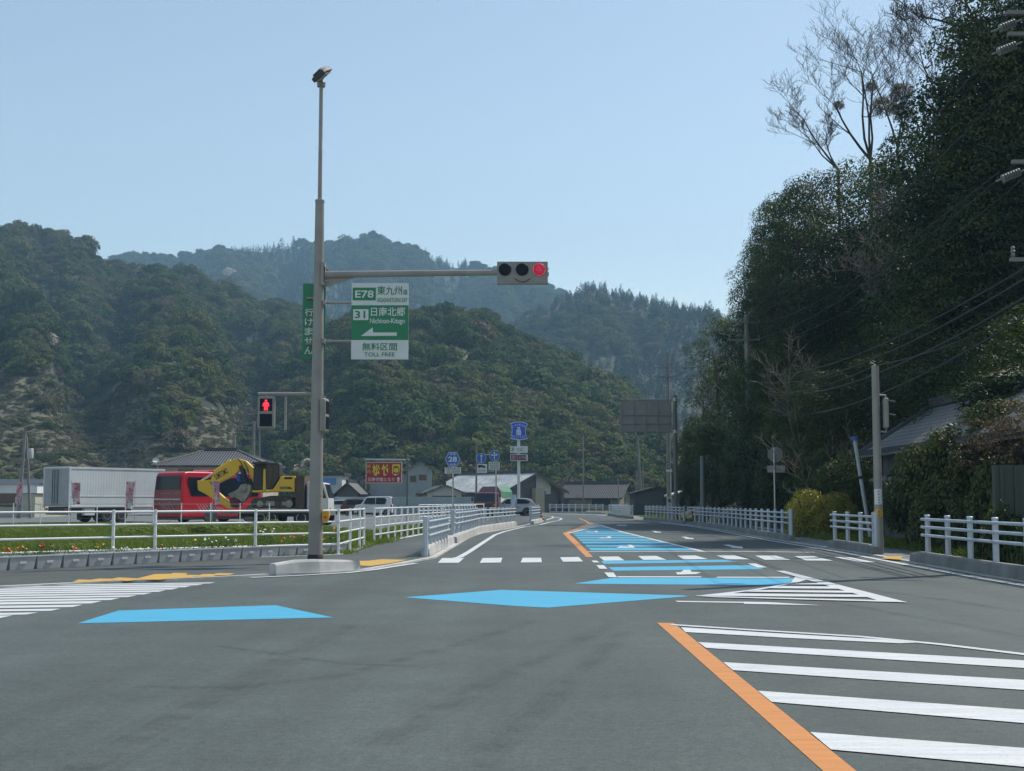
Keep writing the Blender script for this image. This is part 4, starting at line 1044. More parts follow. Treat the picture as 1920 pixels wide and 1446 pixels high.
# ---------------------------------------------------------------- vehicles
M_TYRE = mat('tyre_rubber', (.022, .022, .024), .85, 0, .2, 8)
M_RIM = mat('wheel_rim', (.42, .43, .44), .35, .7, .15, 6, dirt=.3)
M_GLASS = mat('tinted_glass', (.010, .015, .022), .08, 0, .2, 1.5, spec=.25)
M_CHROME = mat('bare_steel', (.6, .61, .62), .25, .9, .1, 5)
M_UNDER = mat('dark_chassis', (.028, .029, .031), .8, 0, .3, 4, dirt=.3)
M_TAIL = mat('tail_lamp', (.35, .01, .012), .25, 0, .1, 3)
M_HEAD = mat('head_lamp', (.55, .57, .58), .15, .2, .1, 3)
M_AMBER = mat('amber_lamp', (.6, .2, .02), .3)
def paint(name, c, r=.3, d=.1): return mat(name, c, r, 0, .05, 1.5, dirt=d, coat=.15, spec=.4)
def loft(mb, prof, wf, mi=None):
    """side outline (u,z) given width wf(u,z) across"""
    n = len(prof)
    vs = [(u, -wf(u, z) / 2, z) for u, z in prof] + [(u, wf(u, z) / 2, z) for u, z in prof]
    return mb.add(vs, [tuple(range(n)), tuple(range(n, 2*n))[::-1]] + [(i, i+n, (i+1) % n+n, (i+1) % n) for i in range(n)])
def wheel(parent, x, y, r, w, side, dual=False):
    mb = MB(); T = Matrix.Translation((x, y, r)) @ Matrix.Rotation(R(90), 4, 'X')
    mb.lathe([(r * .62, -w / 2), (r * .95, -w / 2), (r, -w / 2 + .03), (r, w / 2 - .03), (r * .95, w / 2), (r * .62, w / 2)], n=26, M=T)
    wh = mb.build('wheel', M_TYRE, parent, smooth=True)
    mb = MB(); s = side
    mb.lathe([(.03, -s * w * .1), (r * .3, -s * w * .12), (r * .55, -s * w * .3), (r * .63, -s * (w / 2 + .004)), (r * .58, -s * (w / 2 + .006)), (r * .2, -s * w * .28), (.02, -s * w * .3)], n=20, M=T)
    for k in range(5):
        a = 2 * PI * k / 5; c = T @ Vector((math.cos(a) * r * .36, math.sin(a) * r * .36, -s * w * .33)); mb.cbox(c, (r * .12, .02, r * .12))
    mb.build('rim', M_RIM, wh, smooth=True)
    return wh
def car(name, label, cat, loc, rz, L_, W_, H_, body, glass, wheels, wr, pm, group=None, belt=.95, tuck=.8):
    """body outline (u,z) nose at u=0, tail at u=L_; glass: list of side-window outlines"""
    t = thing(name, label, cat, loc, rz, group)
    def wf(u, z):
        e = min(u, L_ - u); k = 1 - .10 * max(0, 1 - e / (.45)) ** 2
        return W_ * k * (1 if z <= belt else 1 - (1 - tuck) * (z - belt) / (H_ - belt)) * (0.93 if z < .3 else 1)
    mb = MB(); loft(mb, body, wf); mb.build('body', pm, t, bevel=.05, seg=3, smooth=True)
    for s in (-1, 1):
        for g in glass['side']:
            mb = MB(); mb.poly([(u, s * (wf(u, z) / 2 + .006), z) for u, z in g]); mb.build('side_window', M_GLASS, t)
    for nm in ('front', 'rear'):
        if nm in glass:
            (u0, z0), (u1, z1) = glass[nm]; mb = MB(); a, b = wf(u0, z0) / 2 * .9, wf(u1, z1) / 2 * .9; du = -.012 if nm == 'front' else .012
            mb.poly([(u0 + du, -a, z0), (u0 + du, a, z0), (u1 + du, b, z1), (u1 + du, -b, z1)]); mb.build('windscreen' if nm == 'front' else 'rear_window', M_GLASS, t)
    for u in wheels:
        for s in (-1, 1):
            mb = MB(); mb.lathe([(wr * 1.17, 0), (wr * 1.17, .004), (.01, .005)], n=24, M=Matrix.Translation((u, s * (W_ / 2 + .002), wr)) @ Matrix.Rotation(R(90), 4, 'X')); mb.build('wheel_arch', M_UNDER, t)
            wheel(t, u, s * (W_ / 2 - .06), wr, .18, s)
    for s in (-1, 1):
        mb = MB(); mb.cbox((.06, s * W_ * .36, belt * .78), (.16, .26, .13)); mb.build('headlight', M_HEAD, t, bevel=.03)
        mb = MB(); mb.cbox((L_ - .05, s * W_ * .41, belt * .95), (.13, .17, .28)); mb.build('taillight', M_TAIL, t, bevel=.03)
        mb = MB(); mb.cbox((glass['mirror'][0], s * (W_ / 2 + .09), glass['mirror'][1]), (.1, .2, .15)); mb.build('door_mirror', pm, t, bevel=.03)
    mb = MB(); mb.box(.35, L_ - .3, -W_ * .44, W_ * .44, .17, .34); mb.build('underbody', M_UNDER, t)
    for s in (-1, 1):
        mb = MB(); y = s * (wf(L_ / 2, .6) / 2 + .004)
        for u in glass.get('seam', []): mb.box(u - .006, u + .006, min(y - .002, y + .002), max(y - .002, y + .002), .32, belt)
        for u in glass.get('seam', []): mb.cbox((u + .14, y + s * .012, belt * .84), (.16, .03, .03))
        if mb.v: mb.build('door_seam', M_UNDER, t)
    return t
# white box van (nose to the left)
zc = 121.0; x0 = xat(667, 950, zc)
car('parked_car', 'boxy white kei van parked before the pale wall under the red sign', 'car', (x0, zc - .74, .01), 0, 3.4, 1.48, 1.78,
    [(0, .3), (.02, .75), (.12, .98), (.62, 1.08), (1.05, 1.68), (1.3, 1.76), (3.1, 1.78), (3.32, 1.7), (3.4, 1.0), (3.4, .3)],
    {'side': [[(.82, 1.1), (1.12, 1.62), (1.9, 1.64), (1.9, 1.08)], [(1.96, 1.08), (1.96, 1.64), (2.72, 1.64), (2.9, 1.5), (2.8, 1.12), (2.7, 1.08)]], 'front': [(.66, 1.1), (1.03, 1.64)], 'rear': [(3.39, 1.1), (3.34, 1.62)], 'mirror': (.95, 1.05), 'seam': [1.02, 1.93]},
    (.62, 2.95), .29, paint('white_car_paint', (.66, .68, .69)))
zc = 127.0; x0 = xat(641, 950, zc)
car('parked_car', 'dark red car with black windows parked behind the white kei van', 'car', (x0, zc - .85, .01), R(6), 4.1, 1.68, 1.55,
    [(0, .3), (0, .9), (.15, 1.02), (.3, 1.42), (.7, 1.54), (2.0, 1.55), (2.75, 1.15), (3.7, .98), (4.05, .75), (4.1, .3)][::1],
    {'side': [[(.45, 1.02), (.62, 1.42), (1.4, 1.46), (1.4, 1.02)], [(1.46, 1.02), (1.46, 1.46), (2.0, 1.44), (2.62, 1.05)]], 'front': [(.16, 1.05), (.3, 1.4)], 'rear': [(2.1, 1.5), (2.74, 1.16)], 'mirror': (2.5, 1.1), 'seam': [1.43]},
    (.75, 3.25), .31, paint('maroon_car_paint', (.09, .018, .02)))
zc = 134.0; x0 = xat(604, 950, zc)
car('parked_car', 'small white car mostly hidden behind the signal pole', 'car', (x0, zc, .01), 0, 3.5, 1.5, 1.5,
    [(0, .3), (.02, .8), (.7, .95), (1.2, 1.45), (2.8, 1.5), (3.4, 1.0), (3.5, .8), (3.5, .3)],
    {'side': [[(.95, 1.0), (1.3, 1.38), (2.6, 1.42), (3.0, 1.02)]], 'front': [(.75, .98), (1.18, 1.42)], 'rear': [(2.86, 1.44), (3.36, 1.04)], 'mirror': (1.1, 1.0), 'seam': [1.9]},
    (.62, 2.9), .28, paint('white_car_paint', (.62, .64, .65)))
zc = 121.5; x0 = xat(958, 950, zc) - 2.2
car('parked_car', 'silver SUV parked behind the short railing and the shop banner', 'car', (x0 - .1, zc - .5, .01), R(9), 4.6, 1.8, 1.66,
    [(0, .35), (.02, .85), (.2, 1.0), (1.1, 1.1), (1.75, 1.58), (2.4, 1.66), (3.7, 1.6), (4.05, 1.52), (4.45, 1.05), (4.6, .9), (4.56, .4)],
    {'side': [[(1.35, 1.1), (1.9, 1.52), (2.7, 1.56), (2.7, 1.1)], [(2.76, 1.1), (2.76, 1.56), (3.5, 1.5), (3.95, 1.3), (3.8, 1.14)]], 'front': [(1.15, 1.13), (1.74, 1.56)], 'rear': [(4.07, 1.5), (4.42, 1.1)], 'mirror': (1.6, 1.08), 'seam': [2.73]},
    (.85, 3.65), .36, paint('silver_car_paint', (.5, .53, .56), .25))

# white box trailer
zc = 83.0; cx = xat(130, 930, zc); al = math.atan2(.83, .56)     # long side runs away to the right
t = thing('box_trailer', 'long white box trailer with grey double rear doors parked left of the red bus', 'trailer', (cx, zc, 0.01), al)
L_, W_ = 7.6, 2.5; M_TRW = mat('ribbed_white_panel', (.62, .67, .68), .45, .0, .05, 1, .1, 30, dirt=.18); M_TRG = mat('grey_door_panel', (.3, .33, .36), .5, .1, .08, 2, dirt=.25)
mb = MB(); mb.box(.05, L_, 0, W_, 1.02, 3.42)
for i in range(36): mb.box(.12 + i * .207, .14 + i * .207, -.006, 0, 1.7, 3.34)
mb.build('body', M_TRW, t)
mb = MB(); mb.box(0, L_, -.03, .06, 3.36, 3.48); mb.box(-.02, .06, -.03, W_ + .03, 3.4, 3.5); mb.box(-.03, .05, -.04, .06, .95, 3.5); mb.box(-.03, .05, W_ - .06, W_ + .04, .95, 3.5)
mb.box(.05, L_, -.02, .0, 1.62, 1.68); mb.box(0, L_, -.025, .05, .96, 1.06); mb.build('trim_rails', M_TRW, t)
for k in range(2):
    y0 = .07 + k * (W_ / 2 - .06); mb = MB(); mb.box(-.03, .04, y0, y0 + W_ / 2 - .1, 1.05, 3.36); d = mb.build('rear_door', M_TRG, t, bevel=.01)
    mb = MB()
    for f in ((.88,) if k == 0 else (.12, .3)): mb.cyl((-.06, y0 + (W_ / 2 - .1) * f, 1.1), (-.06, y0 + (W_ / 2 - .1) * f, 3.3), .018, n=8)
    mb.build('locking_bar', M_UNDER, d)
mb = MB(); mb.box(.1, L_ - .2, .35, W_ - .35, .72, 1.0); mb.box(.1, .2, .1, W_ - .1, .5, .66); mb.build('chassis', M_UNDER, t)
for u in (3.0, 4.15): 
    for y, s in ((.22, -1), (W_ - .22, 1)): wheel(t, u, y, .48, .34, s)
mb = MB(); mb.box(4.9, 6.6, .02, .06, .5, .95); mb.build('side_guard', M_TRW, t)
mb = MB(); mb.box(1.2, 2.0, .03, .3, .45, .9); mb.build('tool_box', M_TRW, t, bevel=.02)
for y in (.25, W_ - .25): mb = MB(); mb.cbox((.02, y, .84), (.06, .3, .12)); mb.build('taillight', M_TAIL, t)
for y in (.3, W_ - .5): mb = MB(); mb.box(2.4, 2.42, y - .2, y + .3, .15, .85); mb.build('mud_flap', M_DARK, t)

# red coach
zc = 83.0; cx = xat(340, 930, zc); al = math.atan2(.85, .53)
t = thing('coach', 'red coach seen from behind with dark rear window and white slanted streaks', 'bus', (cx, zc, .01), al)
M_BUS = paint('red_coach_paint', (.45, .01, .022)); M_BUSD = paint('dark_red_lower', (.2, .012, .022)); L_, W_, H_ = 7.3, 2.48, 3.2
def wf(u, z): return W_ * (1 if z < 2.5 else 1 - .06 * (z - 2.5) / .7)
mb = MB(); n0 = [(0.02, .32), (0, 1.2), (.06, 2.0), (.14, 2.9), (.3, 3.14), (.6, 3.2), (L_ - .5, 3.2), (L_ - .1, 2.9), (L_, 1.2), (L_, .32)]
vs = [(u, W_ / 2 - wf(u, z) / 2, z) for u, z in n0] + [(u, W_ / 2 + wf(u, z) / 2, z) for u, z in n0]; n = len(n0)
mb.add(vs, [tuple(range(n)), tuple(range(n, 2*n))[::-1]] + [(i, i+n, (i+1) % n+n, (i+1) % n) for i in range(n)]); mb.build('body', M_BUS, t, bevel=.1, seg=4, smooth=True)
mb = MB(); mb.poly([(.035, .16, 2.05), (.035, W_ - .16, 2.05), (.1, W_ - .22, 2.92), (.1, .22, 2.92)]); 
o = mb.build('rear_window', M_GLASS, t); o.location.x = -.03
mb = MB(); mb.poly([(-.014, .1, 1.1), (-.014, W_ - .1, 1.1), (.04, W_ - .1, 2.0), (.04, .1, 2.0)]); mb.poly([(-.014, .1, .5), (-.014, W_ - .1, .5), (-.016, W_ - .1, 1.08), (-.016, .1, 1.08)])
mb.build('rear_panel', M_BUSD, t)
mb = MB(); mb.box(-.05, -.02, .08, W_ - .08, 1.42, 1.5)
for k, (y, z, l) in enumerate(((.5, .75, .7), (.75, .72, .62), (1.0, .72, .6), (1.3, .8, .4), (1.55, .9, .5))):
    mb.add([(-.035, y, z), (-.035, y + .03, z), (-.028, y + .03 + l * .75, z + l * .8), (-.028, y + l * .75, z + l * .8)], [(0, 1, 2, 3)])
Mt = Matrix(((0, 1, 0, -.02), (-1, 0, 0, 0), (0, 0, 1, 0), (0, 0, 0, 1)))
mb.build('rear_streaks', mat('pale_streak', (.5, .5, .5), .5), t)
mb = MB()
for i in range(11):
    if i not in (3,): mb.box(-.0, .012, .35 + i * .14, .43 + i * .14, 1.78, 1.86)
mb.build('rear_writing', mat('dull_rear_letters', (.32, .2, .22), .5), t)
for s, y in ((0, -.004), (1, W_ + .004)):
    mb = MB(); mb.poly([(.5, y, 2.84), (.82, y, 1.66), (6.9, y, 1.66), (7.05, y, 2.84)]); mb.build('side_window', M_GLASS, t)
mb = MB(); y = -.008
for k in range(9): u = 1.3 + .27 * k; mb.add([(u, y, 1.2 - .03 * k), (u + .025, y, 1.2 - .03 * k), (u + .55, y, .62), (u + .51, y, .62)], [(0, 1, 2, 3)])
mb.build('side_streaks', mat('white_streak', (.7, .7, .7), .5), t)
for u in (2.6, 6.2):
    for y, s in ((.16, -1), (W_ - .16, 1)):
        mb = MB(); mb.lathe([(.6, 0), (.6, .005), (.01, .006)], n=24, M=Matrix.Translation((u, 0 if s < 0 else W_, .5)) @ Matrix.Rotation(R(90), 4, 'X')); mb.build('wheel_arch', M_UNDER, t); wheel(t, u, y, .48, .28, s)
mb = MB(); mb.prism([(2.6, .5, 3.18), (3.0, .5, 3.34), (5.0, .5, 3.34), (5.4, .5, 3.18)], (0, W_ - 1.0, 0)); mb.build('roof_unit', M_BUS, t, bevel=.04)
for y in (.18, W_ - .18): mb = MB(); mb.cbox((-.03, y, .85), (.06, .2, .4)); mb.build('taillight', M_TAIL, t, bevel=.02)
mb = MB(); mb.box(.1, L_ - .1, .1, W_ - .1, .18, .34); mb.build('underbody', M_UNDER, t)

# excavator on a carrier
ZE = 74.0; sE = F / ZE
def q4(u, v): p = P(360 + u / 7.385, 840 + v / 7.385, ZE); return (p.x, p.z)
ox, oz = q4(1150, 850); GZ = .012
M_YEL = paint('yellow_machine_paint', (.8, .47, .012), .4, .2); M_BLK = mat('black_machine_paint', (.022, .024, .028), .5, 0, .2, 3, dirt=.2)
M_TRK = mat('steel_track', (.085, .075, .06), .75, .3, .4, 6, .4, 12, dirt=.4); M_GREYM = mat('worn_attachment', (.34, .31, .27), .6, .3, .3, 3, dirt=.5)
ex = thing('excavator', 'yellow tracked excavator with folded boom standing on a flat carrier', 'excavator', (ox, ZE, oz))
def pr(pts, y, dy, off=(0, 0)):
    return [(q4(*p)[0] - ox, y, q4(*p)[1] - oz) for p in pts]
def ppoly(mb, pts, y, dy): mb.prism(pr(pts, y, dy), (0, dy, 0)); return mb
mb = MB(); ppoly(mb, [(262,468),(320,335),(520,195),(600,158),(660,150),(760,182),(845,262),(885,350),(960,560),(880,560),(825,385),(760,300),(700,262),(640,345),(590,385),(345,502)], -.28, .5)
bo = mb.build('boom', M_YEL, ex, bevel=.03)
mb = MB(); a = q4(352, 447); b = q4(524, 348); ang = math.atan2(b[1] - a[1], b[0] - a[0]); ln = math.hypot(b[0] - a[0], b[1] - a[1])
put_text(mb, 'SUMITOMO', 0, ln, 0, .33, 0, 0, .02, Matrix.Translation((a[0] - ox, -.288, a[1] - oz)) @ Matrix.Rotation(-ang, 4, 'Y')); mb.build('lettering', M_BLACK, bo)
mb = MB(); ppoly(mb, [(85,452),(150,455),(255,440),(275,520),(330,575),(590,800),(580,845),(520,850),(200,640),(95,585)], -.24, .42); mb.build('stick', M_YEL, ex, bevel=.03)
mb = MB()
def seg(a, b, r, y=0.0): a = q4(*a); b = q4(*b); mb.cyl((a[0] - ox, y, a[1] - oz), (b[0] - ox, y, b[1] - oz), r, n=12)
seg((315, 335), (545, 180), .12, -.04); mb.build('stick_cylinder', M_YEL, ex, smooth=True)
mb = MB(); seg((130, 455), (320, 338), .06, -.04); mb.build('cylinder_rod', M_CHROME, ex, smooth=True)
for y in (-.42, .36):
    mb = MB(); seg((690, 250), (760, 470), .09, y); mb.build('boom_cylinder', M_BLK, ex, smooth=True)
mb = MB(); pts = [q4(*p) for p in ((650, 150), (700, 210), (720, 280), (690, 330))]; mb.tube([(p[0] - ox, -.36, p[1] - oz) for p in pts], .03, 6)
pts = [q4(*p) for p in ((740, 190), (790, 300), (800, 420), (780, 520))]; mb.tube([(p[0] - ox, -.34, p[1] - oz) for p in pts], .03, 6)
mb.build('hydraulic_hose', M_BLK, ex)
mb = MB(); ppoly(mb, [(600,600),(650,570),(690,510),(760,495),(820,530),(830,600),(790,670),(740,740),(700,750),(610,690)], -.3, .6); 
c0 = q4(735, 575); mb.cyl((c0[0] - ox, -.42, c0[1] - oz), (c0[0] - ox, .4, c0[1] - oz), .17, n=18); mb.cyl((c0[0] - ox, -.46, c0[1] - oz), (c0[0] - ox, -.42, c0[1] - oz), .1, n=14)
ppoly(mb, [(500,640),(600,600),(640,690),(560,700)], -.2, .4); mb.build('crusher_attachment', M_GREYM, ex, bevel=.02)
mb = MB(); ppoly(mb, [(530,700),(600,680),(680,720),(690,790),(620,830),(560,820)], -.35, .7); mb.build('attachment_jaw', mat('rust_red_steel', (.12, .025, .03), .6, .1, .3, 3), ex, bevel=.03)
# slewing body
mb = MB(); ppoly(mb, [(1285,395),(1480,395),(1480,612),(1120,612),(1120,585),(1180,575),(1265,440)], -1.3, 2.6); bd = mb.build('engine_cover', M_YEL, ex, bevel=.04)
mb = MB(); ppoly(mb, [(1335,408),(1440,408),(1440,440),(1335,440)], -1.315, .014); ppoly(mb, [(1275,540),(1400,538),(1440,560),(1440,572),(1275,572)], -1.315, .014); mb.build('vent_panel', M_BLK, bd)
mb = MB(); a = q4(1280, 568); b = q4(1395, 540); put_text(mb, 'SH200', a[0] - ox, b[0] - ox, a[1] - oz, b[1] - oz, -1.32, 0, .02); mb.build('model_plate', M_GREYM, bd)
mb = MB(); ppoly(mb, [(1280,370),(1300,370),(1300,396),(1280,396)], -.9, .2); ppoly(mb, [(1420,345),(1440,345),(1440,396),(1420,396)], -.6, .12); ppoly(mb, [(1330,378),(1420,378),(1420,396),(1330,396)], -.8, .8); mb.build('exhaust', M_BLK, ex)
mb = MB(); ppoly(mb, [(885,290),(900,200),(1060,190),(1060,580),(890,580),(870,480)], -.6, 1.5); mb.build('boom_foot_housing', M_BLK, ex, bevel=.03)
mb = MB(); ppoly(mb, [(1050,300),(1078,300),(1085,590),(1040,590)], -1.3, .2); ppoly(mb, [(890,590),(1120,590),(1120,612),(900,620)], -1.25, 2.4); mb.build('deck_frame', M_YEL, ex, bevel=.02)
mb = MB(); ppoly(mb, [(1082,215),(1255,215),(1268,240),(1265,410),(1170,575),(1085,575)], -1.3, 1.0); cb = mb.build('cab', M_BLK, ex, bevel=.04)
for g in ([(1100,250),(1178,250),(1178,440),(1150,555),(1105,555)], [(1192,250),(1248,250),(1250,400),(1195,490)]):
    mb = MB(); ppoly(mb, g, -1.318, .014); mb.build('cab_window', M_GLASS, cb)
mb = MB(); ppoly(mb, [(895,205),(1090,195),(1090,225),(895,230)], -1.2, 1.2); mb.build('cab_guard', M_BLK, ex)
# tracks
for y in (-1.45, .75):
    mb = MB(); ppoly(mb, [(880,760),(900,715),(960,690),(1020,690),(1150,664),(1260,662),(1400,680),(1440,700),(1455,760),(1440,810),(1400,835),(960,838),(900,815)], y, .7); tr = mb.build('crawler_track', M_TRK, ex)
    mb = MB(); ppoly(mb, [(1100,735),(1210,735),(1210,800),(1090,800)], y - .03, .03); ppoly(mb, [(1310,745),(1400,745),(1400,795),(1300,795)], y - .03, .03); mb.build('track_frame', M_GREYM, tr)
    for u in (1010, 1405):
        c = q4(u, 775); mb = MB(); mb.cyl((c[0] - ox, y - .04, c[1] - oz), (c[0] - ox, y, c[1] - oz), .17 if u < 1100 else .2, n=18); mb.build('sprocket', M_GREYM, tr)
c = q4(664, 408)
bk = thing('blue_bucket', 'blue plastic bucket hanging under the excavator boom', 'bucket', (c[0], ZE - .1, c[1] - .22))
mb = MB(); mb.lathe([(.13, 0), (.19, .40), (.21, .42), (.2, .43), (.17, .40), (.11, .02)], n=20); mb.build('shell', mat('blue_plastic', (.02, .12, .55), .4), bk, smooth=True)
mb = MB(); mb.tube([(-.19, 0, .4), (-.1, 0, .56), (0, 0, .62), (.1, 0, .56), (.19, 0, .4)], .012, 6); mb.build('handle', M_GALV, bk)
# the carrier
cx0 = q4(470, 900)[0]; cx1 = xat(622, 940, ZE); dz = q4(1000, 842)[1]
t = thing('carrier_lorry', 'flat carrier lorry with white cab carrying the yellow excavator', 'lorry', (cx0, ZE, .01))
Ld = xat(584, 940, ZE) - cx0
mb = MB(); mb.box(1.4, Ld, -1.45, 1.5, dz - .22, dz - .012); mb.prism([(0, -1.45, .62), (1.4, -1.45, dz - .22), (1.4, -1.45, dz - .02), (0, -1.45, .72)], (0, 2.95, 0)); mb.build('deck', mat('worn_deck', (.2, .21, .21), .7, .2, .25, 2, dirt=.5), t)
mb = MB(); mb.box(.9, Ld - .2, -1.1, 1.1, .5, dz - .24); mb.box(2.4, Ld, -1.42, -1.38, .62, .72); mb.build('chassis', M_UNDER, t)
for px in (497, 517, 572, 606):
    for y, s in ((-1.25, -1), (1.25, 1)): wheel(t, xat(px, 970, ZE) - cx0, y, .42 if px < 580 else .46, .3, s)
xb0, xb1 = xat(562, 940, ZE) - cx0, xat(578, 940, ZE) - cx0
mb = MB(); mb.box(xb0, xb1, -1.45, 1.5, dz, zat(894, ZE)); mb.build('headboard', mat('brown_board', (.09, .055, .045), .7, 0, .2, 2, dirt=.3), t)
xc0, xc1 = xat(581, 940, ZE) - cx0, xat(621, 940, ZE) - cx0
mb = MB(); mb.prism([(xc0, -1.2, .7), (xc1, -1.2, .7), (xc1, -1.2, 1.5), (xc1 - .25, -1.2, 2.35), (xc0, -1.2, 2.4)], (0, 2.4, 0)); cbb = mb.build('cab', paint('white_cab_paint', (.62, .65, .65)), t, bevel=.05, smooth=True)
mb = MB(); mb.poly([(xc1 - .95, -1.207, 1.5), (xc1 - .1, -1.207, 1.5), (xc1 - .33, -1.207, 2.22), (xc1 - .95, -1.207, 2.22)]); mb.build('door_window', M_GLASS, cbb)
mb = MB(); mb.poly([(xc1 + .006, -1.1, 1.52), (xc1 + .006, 1.1, 1.52), (xc1 - .22, 1.1, 2.27), (xc1 - .22, -1.1, 2.27)]); mb.build('windscreen', M_GLASS, cbb)
mb = MB(); mb.cbox((xc1 + .06, -1.34, 1.9), (.1, .16, .5)); mb.tube([(xc1 - .1, -1.2, 2.15), (xc1 + .06, -1.34, 2.1)], .015, 6); mb.build('door_mirror', M_BLK, cbb)
mb = MB(); mb.cbox((xc1 + .04, 0, .72), (.14, 2.4, .3)); mb.build('bumper', M_CHROME, t)
for y in (-.95, .95): mb = MB(); mb.cbox((xc1 + .1, y, .9), (.06, .3, .18)); mb.build('headlight', M_HEAD, t)

# lorry with green tarpaulin, nose towards us
zc = 119.0; xm = xat(909, 945, zc); rz = R(-14)
t = thing('tarp_lorry', 'dark red lorry with green tarpaulin facing us behind the left railing', 'lorry', (xm, zc, .01), rz)
mb = MB(); mb.prism([(0, -.2 + .2, .55), (0, 0, 1.3), (0, .12, 2.05), (0, .3, 2.12), (0, 1.5, 2.12), (0, 1.5, .55)], (1.92, 0, 0)); 
cbm = mb; cbm.v = [(x - .96, y, z) for x, y, z in cbm.v]; ck = cbm.build('cab', paint('dark_red_cab', (.12, .016, .014)), t, bevel=.06, seg=3, smooth=True)
mb = MB(); mb.poly([(-.86, -.008, 1.3), (.86, -.008, 1.3), (.84, .105, 2.02), (-.84, .105, 2.02)]); mb.build('windscreen', mat('blue_tinted_glass', (.012, .03, .06), .1, 0, .2, 1, spec=.3), ck)
for s in (-1, 1):
    mb = MB(); mb.poly([(s * .966, .25, 1.3), (s * .966, 1.0, 1.3), (s * .966, 1.0, 1.95), (s * .966, .35, 1.95)]); mb.build('door_window', M_GLASS, ck)
    mb = MB(); mb.cbox((s * 1.16, .0, 1.5), (.16, .1, .3)); mb.tube([(s * .95, .1, 1.8), (s * 1.16, 0, 1.7)], .02, 6); mb.build('door_mirror', M_BLK, ck)
    mb = MB(); mb.cbox((s * .75, -.02, .72), (.3, .06, .18)); mb.build('headlight', M_HEAD, t); mb = MB(); mb.cbox((s * .9, -.02, 1.0), (.1, .05, .2)); mb.build('indicator', M_AMBER, t)
mb = MB(); mb.box(-.6, .6, -.02, .02, .8, 1.12); mb.build('grille', M_BLK, ck)
mb = MB(); mb.box(-.98, .98, -.1, .1, .32, .6); mb.build('bumper', M_BLK, t, bevel=.03); mb = MB(); mb.cbox((0, -.105, .46), (.34, .012, .17)); mb.build('number_plate', mat('plate_green', (.05, .2, .12), .5), t)
mb = MB(); mb.box(-.9, .9, .2, 5.8, .45, .62); mb.build('chassis', M_UNDER, t)
mb = MB(); mb.box(-1.02, 1.02, 1.7, 6.0, .75, 1.72); lb = mb.build('load_bed', mat('white_bed_boards', (.55, .57, .55), .6, 0, .1, 3, dirt=.35), t)
mb = MB()
for i in range(7): mb.box(1.02, 1.035, 1.8 + i * .6, 1.86 + i * .6, .78, 1.7)
mb.build('stanchion', M_GALV, lb)
mb = MB(); mb.prism([(-1.04, 1.75, 1.74), (1.04, 1.75, 1.74), (1.0, 1.75, 2.3), (.7, 1.75, 2.66), (-.7, 1.75, 2.66), (-1.0, 1.75, 2.3)], (0, .4, 0)); mb.build('front_board', mat('brown_front_board', (.2, .13, .14), .7, 0, .1, 3), t)
mb = MB(); mb.prism([(-1.05, 2.15, 1.6), (1.05, 2.15, 1.6), (1.04, 2.15, 2.2), (.7, 2.15, 2.68), (-.7, 2.15, 2.68), (-1.04, 2.15, 2.2)], (0, 3.8, 0)); mb.build('tarpaulin', mat('green_tarpaulin', (.05, .2, .1), .55, 0, .2, 3, .5, 5, dirt=.1), t, bevel=.05)
for u in (.85, 4.4):
    for s in (-1, 1):
        w_ = wheel(t, 0, 0, .38, .26, s); w_.rotation_euler = (0, 0, R(90)); w_.location = (s * .84 + .0, u, 0)
# ---------------------------------------------------------------- signs on posts
def post(parent, x, y0, z1, r, m=M_GALV, name='post', z0=0.0, n=12):
    mb = MB(); mb.cyl((x, y0, z0), (x, y0, z1), r, n=n); mb.lathe([(r * .9, z1), (r * .3, z1 + r * .5)], (x, y0, 0), n=n)
    return mb.build(name, m, parent, smooth=True)
def XZ(px, py, Y, o): p = P(px, py, Y); return (p.x - o[0], p.z - o[2])
def quadpts(x0, y0, x1, y1, Y, o):
    a = XZ(x0, y1, Y, o); b = XZ(x1, y0, Y, o); return a[0], b[0], a[1], b[1]
def dashes(mb, x0, x1, z0, z1, y, mi, n, seed=0):     # writing too small to read at this distance
    r_ = random.Random(seed); w = (x1 - x0) / n
    k = mb.mi; mb.mi = mi
    for i in range(n):
        a = x0 + w * (i + .12); b = x0 + w * (i + .88); h = z1 - z0
        mb.poly([(a, y, z0), (b, y, z0), (b, y, z0 + h * .16), (a, y, z0 + h * .16)])
        if r_.random() < .8: mb.poly([(a, y, z1 - h * .2), (b, y, z1 - h * .2), (b, y, z1), (a, y, z1)])
        c = a + (b - a) * r_.uniform(.2, .6); mb.poly([(c, y - .001, z0), (c + w * .16, y - .001, z0), (c + w * .16, y - .001, z1), (c, y - .001, z1)])
        mb.poly([(a, y, z0 + h * .45), (b, y, z0 + h * .45), (b, y, z0 + h * .58), (a, y, z0 + h * .58)])
    mb.mi = k

# red restaurant sign
Y = 65.0; o = P(763, 990, Y); o.z = 0
t = thing('restaurant_sign', 'red sign board with yellow and white writing hung from a dark post', 'sign', o)
post(t, 0, 0, zat(860, Y), .055, mat('dark_post_paint', (.12, .15, .15), .5, .2, .1, 3))
mb = MB(); a = XZ(684, 862.5, Y, o); mb.tube([(.1, 0, a[1]), (a[0], 0, a[1] + .02)], .04, 10); mb.build('beam', M_GALV, t, smooth=True)
x0, x1, z0, z1 = quadpts(685.7, 866.4, 753.8, 906.4, Y, o); w = x1 - x0; h = z1 - z0
mb = MB(); mb.box(x0, x1, -.05, .05, z0, z1); mb.build('sign_frame', mat('pale_frame', (.5, .47, .48), .5), t)
f = lambda u, v: (x0 + (u - 430) / 820 * w, z1 - (v - 320) / 480 * h)
mb = MB(); mb.box(x0 + .04, x1 - .04, -.062, -.052, z0 + .04, z1 - .04); y = -.066
